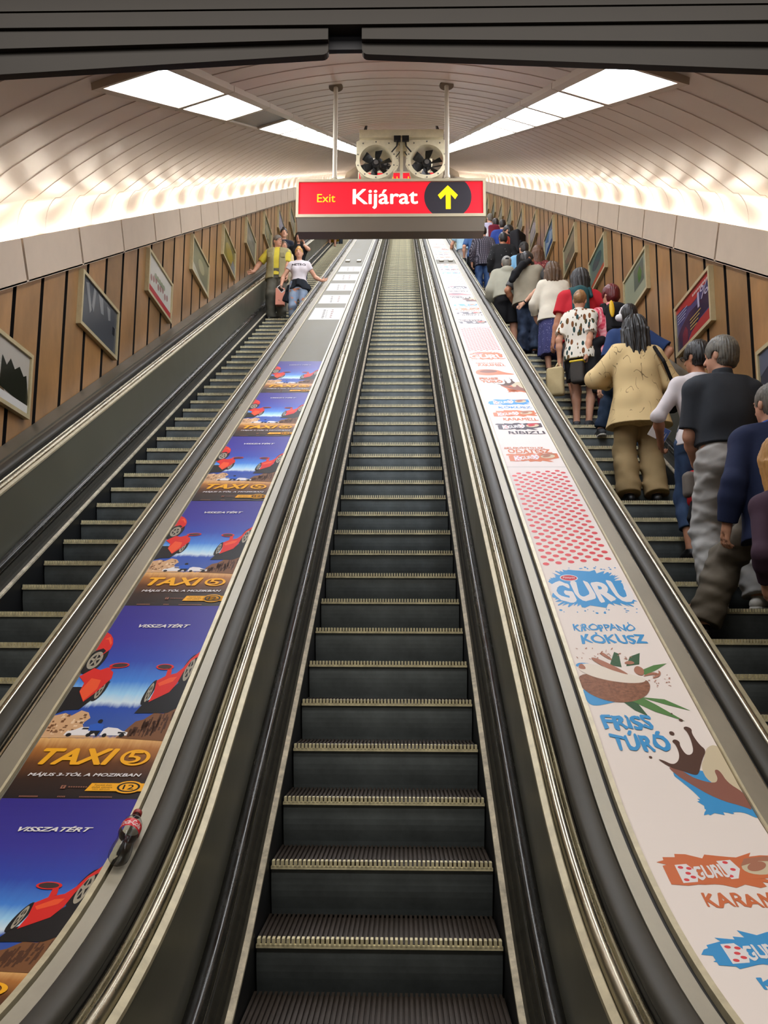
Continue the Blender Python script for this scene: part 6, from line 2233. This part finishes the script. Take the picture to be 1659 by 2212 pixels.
# --- woman with the bun
p = Person('person with blonde bun in white leaf-print shirt and black shorts with grey sneakers', 2.42, 17.69, H=1.64, dist=12, skin_rgb=FAIR, female=True, heading=-0.45, head_yaw=0.1, head_roll=0.12, world=True,
           hl=(-0.24, 0.08, 0.88), hr=(0.04, -0.16, 0.86), pr=(0.9, -0.6, -0.2), toe=0.3, fl=(-0.06, 0, 0), fr=(0.08, 0.03, 0), curl_r=1.0, **kw)
p.top(pattern('leaf_print', leaf_build), e=0.018, sleeve=0.8, hem=0.10, slv=0.018, sflare=0.012, rip=0.007, boxy=0.01, collar=0.02)
p.shorts(m_black, length=0.72, wide=0.085)
p.shoes(m_shoe_g, m_sole_w)
p.hair(mat('hair_honey', (140, 102, 62), 0.5, var=0.5, vscale=16), 'bun', amp=0.003)
def tote(p, name, label, cat, c, w, h, d, m, top, cells=0.008, handle=None, band=None):
    t = p.carried(name, label, cat)
    c = V3(*c)
    F = Field(c - 0.5, c + 0.5, cells)
    F.box(c, (w, d, h), 0.03)
    F.ripple(0.006, 18, 2)
    field_obj('bag', F, m, t)
    if band:
        G = Field(c - 0.5, c + 0.5, cells)
        G.box(c + V3(0, 0, h * 0.9), (w + 0.006, d + 0.006, h * 0.1), 0.012)
        field_obj('top_band', G, band, t)
    top = V3(*top)
    b = MB()
    for s in (-1, 1):
        pts = [c + V3(s * w * 0.55, 0, h * 0.95), c * 0.3 + top * 0.7 + V3(s * w * 0.3, 0, 0), top]
        b2 = MB()
        b2.tube([Vector(q) for q in pts], 0.011, 8)
        b2.build('strap', handle or m, t, True)
    return t
tote(p, 'tote_bag', 'beige cloth tote bag hanging beside the leaf-print shirt', 'tote bag', (-0.27, -0.10, 0.56), 0.10, 0.17, 0.045, cloth('canvas', (196, 176, 132)), p.wrL)
tote(p, 'paper_bag', 'dark grey carrier bag with yellow top held behind the black shorts', 'carrier bag', (0.02, -0.22, 0.60), 0.075, 0.13, 0.05, cloth('bag_slate', (70, 66, 62)), p.wrR, band=mat('band_yellow', (228, 196, 40), 0.5))

# --- red tee, teal backpack
p = Person('person in red t-shirt with shaggy dark hair riding above the leaf-print shirt', 2.60, 19.69, H=1.80, dist=13.5, skin_rgb=TAN, bulk=1.2, head_yaw=0.6, world=True,
           hl=(-0.33, 0.0, 0.84), hr=(0.36, 0.15, 1.06), pr=(0.8, -0.6, -0.3), **kw)
p.top(cloth('red_tee', (186, 34, 46)), e=0.018, sleeve=0.72, hem=0.12, slv=0.018, sflare=0.014, boxy=0.015)
p.shorts(cloth('grey_shorts', (98, 98, 100)), length=0.95)
p.shoes(m_shoe_b)
p.hair(mat('hair_char', (42, 40, 40), 0.5, var=0.6, vscale=14), 'bob', 0.09, amp=0.005, freq=15, vol=0.02)
p.face()
p.backpack(cloth('teal', (36, 74, 78)), 'small teal backpack worn over the red t-shirt', w=0.10, hgt=0.17, d=0.055, slide=-0.03)
# --- white blouse, blue skirt
p = Person('person in cream white blouse and long violet-blue skirt with curly brown hair', 2.58, 24.69, H=1.66, dist=15.6, skin_rgb=FAIR, female=True, bulk=1.2,
           hl=(-0.24, 0.24, 0.98), pl=(-1, -0.8, -0.3), hr=(0.2, 0.2, 1.0), **kw)
p.top(cloth('cream_blouse', (220, 212, 194), bump=0.15), 'blouse', e=0.02, sleeve=1.75, hem=0.13, slv=0.014, flare=0.02, boxy=0.016)
p.skirt(pattern('skirt_dots', speck_build((66, 68, 112), (150, 152, 190), 38, 0.2)), length=0.66, r1=0.235, fold=(10, 0.08))
p.shoes(m_shoe_b)
p.hair(h_brown, 'bob', 0.07, amp=0.007, freq=12, vol=0.032)

# --- couple
p = Person('person in grey sleeveless vest over grey t-shirt and dark jeans, turning to his right', 2.34, 27.69, H=1.74, dist=17, skin_rgb=TAN, bulk=1.15, heading=-0.5, head_yaw=-0.75, world=True,
           hl=(-0.2, 0.25, 1.0), hr=(0.34, 0.16, 1.22), pr=(0.7, -0.6, -0.7), **kw)
p.top(cloth('grey_tee', (92, 92, 92)), e=0.012, sleeve=0.8, hem=0.06, slv=0.018)
p.top(cloth('khaki_vest', (142, 134, 116), bump=0.4), 'vest', e=0.03, sleeve=0, hem=0.09, boxy=0.02, flare=0.02, rip=0.009)
p.trousers(denim('denim_night', (26, 34, 52), (62, 76, 100)), knee=0.085, ankr=0.08, e=0.016, rip=0.008)
p.shoes(m_shoe_b)
p.hair(h_black, 'short', amp=0.003, vol=0.006)
p.face(brow=(24, 18, 16))
F = Field(p.head - 0.2, p.head + 0.2, 0.008)
F.ell(p.head + p.hf * 0.045 - p.hu * 0.07, (0.062, 0.062, 0.05), (p.hr, p.hf, p.hu), 0)
F.ell(p.head + p.hf * 0.1 - p.hu * 0.02, (0.045, 0.07, 0.045), (p.hr, p.hf, p.hu), 0, 'cut')
field_obj('beard', F, h_black, p.root)
t = p.carried('jacket', 'black jacket slung over the left shoulder of the grey vest', 'jacket')
q = lambda v: rot_z(V3(*v), 0.5)
F = Field(V3(-0.6, -0.6, 0.9), V3(0.4, 0.4, 1.8), 0.011)
F.chain([q((0.02, -0.06, 1.56)), q((-0.10, -0.14, 1.46)), q((-0.22, -0.17, 1.30)), q((-0.27, -0.17, 1.2))], [0.04, 0.055, 0.06, 0.05], 0.03)
F.ripple(0.008, 20, 4)
field_obj('cloth', F, m_black, t)
p = Person('person in black sleeveless top with dark hair up, arm round the man in the vest', 2.70, 26.69, H=1.62, dist=17, skin_rgb=PALE, female=True, heading=1.0, head_yaw=0.3, world=True,
           hl=(-0.47, -0.02, 1.02), pl=(-0.2, -0.8, -0.6), hand_dir_l=(-0.75, 0.1, -0.6), curl_l=0.15, hr=(-0.1, 0.3, 1.2), **kw)
p.top(m_black, e=0.01, sleeve=0.25, hem=0.05)
p.trousers(m_black)
p.shoes(m_shoe_b)
p.hair(h_black, 'bun', amp=0.003)
p.face()
p.wrist_band(-1, m_black)

# --- grey hooded jacket and cap
p = Person('person in pale grey hooded jacket, black shorts and grey cap hugging the left handrail', 2.02, 28.69, H=1.66, dist=17.5, skin_rgb=FAIR, bulk=1.18, lean=0.12, hl=(-0.27, 0.2, 0.95), hr=(0.25, 0.2, 0.95), **kw)
p.top(cloth('grey_fleece', (158, 156, 140)), 'jacket', e=0.03, sleeve=2.0, hem=0.02, slv=0.026, boxy=0.03, hood=True, rip=0.009)
p.shorts(m_black, length=0.86, wide=0.10, e=0.03)
p.shoes(m_shoe_b)
p.hair(h_grey, 'short')
p.cap(cloth('cap_grey', (142, 140, 136)), back_gap=m_black)

# --- further up
p = Person('person with long brown hair in reddish floral top beside the wall posters', 2.78, 31.69, H=1.68, dist=19, skin_rgb=FAIR, female=True, bulk=1.1, **kw)
p.top(pattern('floral_red', speck_build((128, 60, 60), (190, 140, 130), 26, 0.3, (92, 38, 46))), e=0.016, sleeve=0.9, hem=0.14, boxy=0.01)
p.trousers(m_black)
p.shoes(m_shoe_b)
p.hair(mat('hair_chest', (92, 60, 36), 0.5, var=0.35, vscale=14), 'bob', 0.14, amp=0.004, vol=0.02)
p = Person('person in light blue shirt and dark cap in front of the coral t-shirt', 2.56, 32.69, H=1.73, dist=19.5, skin_rgb=FAIR, bulk=1.15, head_yaw=0.3, **kw)
p.top(cloth('sky_shirt', (120, 168, 200)), e=0.02, sleeve=0.85, hem=0.12, slv=0.02, boxy=0.02)
p.trousers(m_black)
p.shoes(m_shoe_b)
p.hair(h_dark, 'short')
p.cap(cloth('cap_dark', (44, 44, 42)), brim=False)
p.backpack(m_black, 'black backpack slung low over the light blue shirt', w=0.16, hgt=0.18, d=0.08, drop=0.20)
p = Person('person in coral t-shirt with black hair and glasses looking to his left', 2.70, 41.69, H=1.81, dist=23.5, skin_rgb=FAIR, head_yaw=0.35, heading=0.95, world=True,
           hl=(-0.2, -0.14, 0.98), pl=(0.3, -1, -0.2), **kw)
p.top(cloth('coral', (212, 92, 72)), e=0.016, sleeve=0.75, hem=0.1, slv=0.014)
p.trousers(m_black)
p.shoes(m_shoe_b)
p.hair(h_black, 'short', vol=0.012)
p.face(glasses=MATS['glasses_dark'])
p.backpack(cloth('pack_black', (30, 30, 34)), 'large black backpack worn by the person in the coral t-shirt', w=0.18, hgt=0.26, d=0.11, drop=0.16)
p = Person('person in black speckled jacket with black hair left of the coral t-shirt', 2.42, 38.69, H=1.73, dist=22, skin_rgb=TAN, head_yaw=0.3, bulk=1.08, **kw)
p.top(pattern('speckled', speck_build((26, 26, 28), (150, 150, 150), 16, 0.1)), 'jacket', e=0.026, sleeve=1.95, hem=0.16, slv=0.018, boxy=0.02)
p.trousers(cloth('olive_dark', (52, 52, 40)), knee=0.08, ankr=0.07)
p.shoes(m_shoe_b)
p.hair(h_black, 'short', vol=0.008)
p = Person('person in royal blue jacket next to the wall above the coral t-shirt', 2.84, 47.69, H=1.80, dist=26, skin_rgb=FAIR, bulk=1.15, **kw)
p.top(cloth('royal', (40, 66, 140)), 'jacket', e=0.026, sleeve=2.0, hem=0.14, slv=0.02, boxy=0.02)
p.trousers(m_black)
p.shoes(m_shoe_b)
p.hair(h_dark, 'short')
p = Person('person with close-cropped dark hair between the lavender shirt and the blue jacket', 2.73, 49.69, H=1.79, dist=27, skin_rgb=TAN, head_yaw=0.3, **kw)
p.top(cloth('white_shirt', (206, 202, 200)), e=0.016, sleeve=0.9, hem=0.12)
p.trousers(cloth('grey_slack', (84, 84, 84)))
p.shoes(m_shoe_b)
p.hair(h_dark, 'short')
p.backpack(cloth('maroon', (112, 28, 46)), 'maroon backpack beside the royal blue jacket', w=0.14, hgt=0.2, d=0.08, slide=-0.05)
p = Person('person in lavender long-sleeved shirt and khaki trousers with grey hair', 2.74, 53.69, H=1.83, dist=29, skin_rgb=FAIR, bulk=1.08, head_yaw=0.3, **kw)
p.top(cloth('lavender', (186, 180, 204)), e=0.02, sleeve=1.95, hem=0.02, slv=0.018, boxy=0.015)
p.trousers(cloth('khaki_b', (176, 156, 112)), knee=0.085, ankr=0.08)
p.shoes(m_shoe_b)
p.hair(h_grey, 'short')
p = Person('person whose face peeks out past the right edge of the exit sign', 2.66, 58.69, H=1.72, dist=31, skin_rgb=FAIR, heading=0.9, **kw)
p.top(cloth('dark_top', (52, 46, 46)), e=0.016, sleeve=1.9, hem=0.1)
p.trousers(m_black)
p.shoes(m_shoe_b)
p.hair(h_dark, 'short')
p = Person('person in dark checked jacket and blue jeans below the exit sign', 2.15, 43.69, H=1.74, dist=24, skin_rgb=FAIR, **kw)
p.top(pattern('dark_check', check_build((40, 38, 48), (110, 106, 116), (60, 56, 66))), 'jacket', e=0.022, sleeve=1.9, hem=0.16, slv=0.016, boxy=0.012)
p.trousers(denim('denim_blue', (36, 60, 104), (86, 116, 160)), knee=0.075, ankr=0.068)
p.shoes(m_shoe_b)
p.hair(h_dark, 'short')
p = Person('person in blue shirt and black trousers between the checked jacket and the white shorts', 2.06, 47.69, H=1.70, dist=26, skin_rgb=FAIR, **kw)
p.top(cloth('mid_blue', (66, 98, 146)), e=0.018, sleeve=0.9, hem=0.1)
p.trousers(m_black, knee=0.08, ankr=0.07)
p.shoes(m_shoe_b)
p.hair(h_dark, 'short')
tote(p, 'handbag', 'black handbag hanging from the arm of the blue shirt', 'handbag', (-0.26, -0.02, 0.68), 0.06, 0.11, 0.10, m_black, p.wrL, cells=0.012)
p = Person('person in pale blue t-shirt and white shorts holding the left handrail', 1.90, 51.69, H=1.70, dist=28, skin_rgb=FAIR, bulk=1.1, lean=0.12, hl=(-0.34, 0.35, 1.0), pl=(-0.6, -0.8, -0.4), **kw)
p.top(cloth('pale_blue', (152, 182, 196)), e=0.02, sleeve=0.7, hem=0.1, slv=0.02, boxy=0.02)
p.shorts(cloth('white_cotton', (200, 198, 200)), length=0.95, wide=0.08)
p.shoes(m_shoe_b)
p.hair(h_dark, 'short')

# --- left escalator, riding down towards us
kw = dict(phase=0.5, group=LG)
p = Person('person in khaki multi-pocket vest over yellow shirt with grey hair, hand on the rail', -2.72, 36.5, H=1.76, dist=20, heading=math.pi, skin_rgb=FAIR, bulk=1.15, head_yaw=0.75, world=True,
           hr=(-0.44, -0.10, 0.97), pr=(-0.6, 0.6, -0.3), hand_dir_r=(-0.8, -0.3, -0.3), hl=(0.20, -0.12, 0.86), curl_l=1.0, **kw)
p.top(cloth('yellow_shirt', (214, 196, 70)), e=0.012, sleeve=0.75, hem=0.05, slv=0.02, collar=0.02)
p.top(cloth('vest_khaki', (150, 142, 106), bump=0.4), 'vest', e=0.027, sleeve=0, hem=0.12, boxy=0.008, flare=0.01, front_open=True, rip=0.008)
p.trousers(cloth('grey_trousers', (96, 94, 84)), knee=0.085, ankr=0.08, rip=0.008)
p.shoes(m_shoe_b)
p.hair(h_grey, 'short', vol=0.004)
p.face(glasses=MATS['glasses_dark'])
for s in (-1, 1):
    G = Field(p.chest - 0.4, p.chest + 0.3, 0.009)
    G.box(p.chest + p.rt * s * 0.12 + p.fw * 0.15 - p.up * 0.0, (0.05, 0.012, 0.055), 0.01, (p.rt, p.fw, p.up))
    field_obj('vest_pocket', G, MATS['cloth_vest_khaki'], p.root)
t = p.carried('shopping_bag', 'pink paper shopping bag with dark script held below the khaki vest', 'shopping bag')
R_ = Matrix.Rotation(math.pi, 4, 'Z')
bx, bz = -0.10, 0.42
b = MB()
b.hexa([Vector((bx - 0.085, 0.16, bz - 0.17)), Vector((bx + 0.085, 0.16, bz - 0.17)), Vector((bx + 0.085, 0.25, bz - 0.17)), Vector((bx - 0.085, 0.25, bz - 0.17))],
       [Vector((bx - 0.085, 0.17, bz + 0.17)), Vector((bx + 0.085, 0.17, bz + 0.17)), Vector((bx + 0.085, 0.24, bz + 0.17)), Vector((bx - 0.085, 0.24, bz + 0.17))])
b.build('bag', mat('paper_pink', (226, 150, 126), 0.6), t)
b = MB()
b.tube([Vector((bx + 0.03 * math.sin(i * 1.1) * (1 - i / 40) + 0.01 * math.sin(i * 0.37), 0.247 - 0.0008 * i, bz - 0.09 + 0.0065 * i)) for i in range(28)], 0.003, 5)
b.build('script_mark', mat('ink_dark', (60, 30, 30), 0.6), t)
for s in (-1, 1):
    b = MB()
    b.tube([Vector((bx + s * 0.05, 0.205, bz + 0.17)), Vector((bx + s * 0.03, 0.2, bz + 0.30)), Vector(p.wrL)], 0.006, 6)
    b.build('strap', MATS['ink_dark'], t)
p = Person('person in white METRO t-shirt and ripped pale jeans, one hand on the handrail', -2.08, 33.5, H=1.62, dist=18.8, heading=math.pi, skin_rgb=FAIR, female=True, bulk=1.06, side=0.0, head_roll=0.08, world=True,
           hr=(-0.33, -0.12, 0.92), pr=(-0.8, 0.6, -0.2), hl=(0.45, -0.10, 1.02), pl=(0.5, 0.5, -0.8), hand_dir_l=(0.9, -0.2, 0.1), curl_l=0.2, curl_r=0.9, **kw)
shirt = p.top(cloth('white_tee', (216, 208, 212), bump=0.12), e=0.010, sleeve=0.42, hem=-0.06, slv=0.008, rip=0.003)
def ripped(nt, v):
    t = n_tex(nt, 'Noise', n_map(nt, v, (1, 1, 0.6)), 7.0)
    h_ = n_tex(nt, 'Noise', n_map(nt, v, (1.0, 1.0, 2.2), (0, 0, 0), (3.3, 1, 2)), 6.0)
    c = n_mix(nt, t.outputs[0], (96, 116, 146), (168, 182, 200))
    return n_mix(nt, n_math(nt, 'GREATER_THAN', h_.outputs[0], 0.63), c, (196, 134, 104))
p.trousers(pattern('denim_ripped', ripped), knee=0.066, ankr=0.052, rip=0.005)
p.shoes(m_shoe_w)
p.hair(mat('hair_gold', (190, 142, 70), 0.5, var=0.3, vscale=16), 'topbun', amp=0.002)
p.face(brow=(120, 90, 60))
F = Field(*p.box(0.1), 0.011)
F.etube(p.hc + p.up * 0.09, p.hc - V3(0, 0, 0.10), (0.150, 0.120), (0.22, 0.165), p.rt, 0.02, (7, 0.10))
for s in (-1, 1):
    F.etube(p.hc + p.rt * s * 0.14, p.hc + p.rt * s * 0.21 - V3(0, 0, 0.30), (0.07, 0.06), (0.085, 0.05), p.rt, 0.03, (4, 0.15))
F.chain([p.hc + p.fw * 0.13 + p.up * 0.05, p.hc + p.fw * 0.15 - V3(0, 0, 0.08), p.hc + p.fw * 0.14 - V3(0, 0, 0.18)], [0.045, 0.035, 0.03], 0.02)
F.ell(p.hc + p.fw * 0.17 - V3(0, 0, 0.24), (0.13, 0.13, 0.2), None, 0, 'cut')
F.ripple(0.01, 18, 8)
field_obj('tied_jacket', F, cloth('tied_navy', (30, 34, 42)), p.root)
# print on the chest, laid on the shirt surface
from mathutils.bvhtree import BVHTree
bm = bmesh.new()
bm.from_mesh(shirt.data)
tree = BVHTree.FromBMesh(bm)
tv, tf = fit_text('METRO', -0.125, 0.125, -0.03, 0.03, bold=0.05)
cz = (p.chest + p.up * 0.055)[2]
vs = []
for x, y, *dz in tv:
    # readable from the front: the wearer's right is the viewer's left
    hit = tree.ray_cast(Vector((-x, 0.6, cz + y)), Vector((0, -1, 0)))
    yy = hit[0].y if hit[0] is not None else p.chest[1] + 0.12
    vs.append((-x, yy + 0.003 + 0.0003 * (dz[0] if dz else 0), cz + y))
obj('lettering', vs, tf, mat('ink_black', (30, 28, 30), 0.7), shirt)
bm.free()
t = p.carried('mobile_phone', 'white mobile phone in the lowered hand of the METRO t-shirt', 'phone')
b = MB()
Rm = Matrix.Rotation(0.7, 3, 'Y')
b.box(Vector(p.wrR) + Vector((0.0, 0.05, -0.09)), (0.07, 0.010, 0.14), 0, Rm)
b.build('case', mat('phone_white', (226, 224, 222), 0.3), t)
b = MB()
b.box(Vector(p.wrR) + Vector((0.0, 0.0565, -0.09)), (0.058, 0.002, 0.11), 0, Rm)
b.build('screen', mat('phone_screen', (20, 20, 24), 0.1), t)
p = Person('person with dark top knot in navy top standing behind the khaki vest', -2.93, 42.5, H=1.75, dist=24, heading=math.pi, skin_rgb=PALE, female=True, head_yaw=0.25, **kw)
p.top(cloth('navy_top', (34, 38, 52)), e=0.014, sleeve=1.6, hem=0.1)
p.trousers(m_black)
p.shoes(m_shoe_b)
p.hair(h_black, 'topbun')
p.face()
p = Person('person with long black hair holding a phone to her ear', -2.44, 40.5, H=1.70, dist=23, heading=math.pi, skin_rgb=FAIR, female=True, head_yaw=-0.15, world=True,
           hl=(0.12, -0.10, 1.42), pl=(0.7, -0.1, -0.9), hand_dir_l=(-0.1, 0.0, 1), curl_l=0.8, **kw)
p.top(m_black, e=0.012, sleeve=0.4, hem=0.1)
p.trousers(denim('denim_dark2', (34, 48, 68), (58, 76, 100)))
p.shoes(m_shoe_b)
p.hair(h_black, 'long', 0.22, vol=0.012)
p.face()
p.wrist_band(-1, m_shoe_w)
t = p.carried('mobile_phone', 'dark mobile phone held at the ear of the long-haired woman', 'phone')
b = MB()
b.box(Vector(p.wrL) + Vector((0.02, -0.005, 0.10)), (0.012, 0.07, 0.14), 0, Matrix.Rotation(0.15, 3, 'Y'))
b.build('case', mat('phone_dark', (30, 30, 34), 0.3), t)
p = Person('person in cream blouse half hidden between the khaki vest and the METRO t-shirt', -2.70, 38.5, H=1.58, dist=21.6, heading=math.pi, skin_rgb=FAIR, female=True, head_yaw=0.5, **kw)
p.top(cloth('cream_top', (226, 206, 150)), e=0.014, sleeve=1.3, hem=0.1)
p.trousers(cloth('beige_slack', (160, 150, 130)))
p.shoes(m_shoe_b)
p.hair(h_brown, 'bob', 0.12)
p.face()
p = Person('person in yellow dress far up the left escalator, bare legs below the exit sign', -2.88, 77.5, H=1.68, dist=40, heading=math.pi, skin_rgb=FAIR, female=True, **kw)
p.top(cloth('yellow_dress', (222, 170, 26)), 'dress', e=0.014, sleeve=0.5, hem=0.1)
p.skirt(MATS['cloth_yellow_dress'], length=0.60, r1=0.25)
p.shoes(m_shoe_b)
p.hair(h_dark, 'long', 0.1)
p = Person('person in dark trousers partly behind the yellow dress', -2.74, 80.5, H=1.74, dist=41, heading=math.pi, skin_rgb=FAIR, **kw)
p.top(cloth('slate', (66, 72, 82)), e=0.016, sleeve=0.8, hem=0.1)
p.trousers(cloth('slate_dark', (48, 56, 64)))
p.shoes(m_shoe_b)
p.hair(h_dark, 'short')
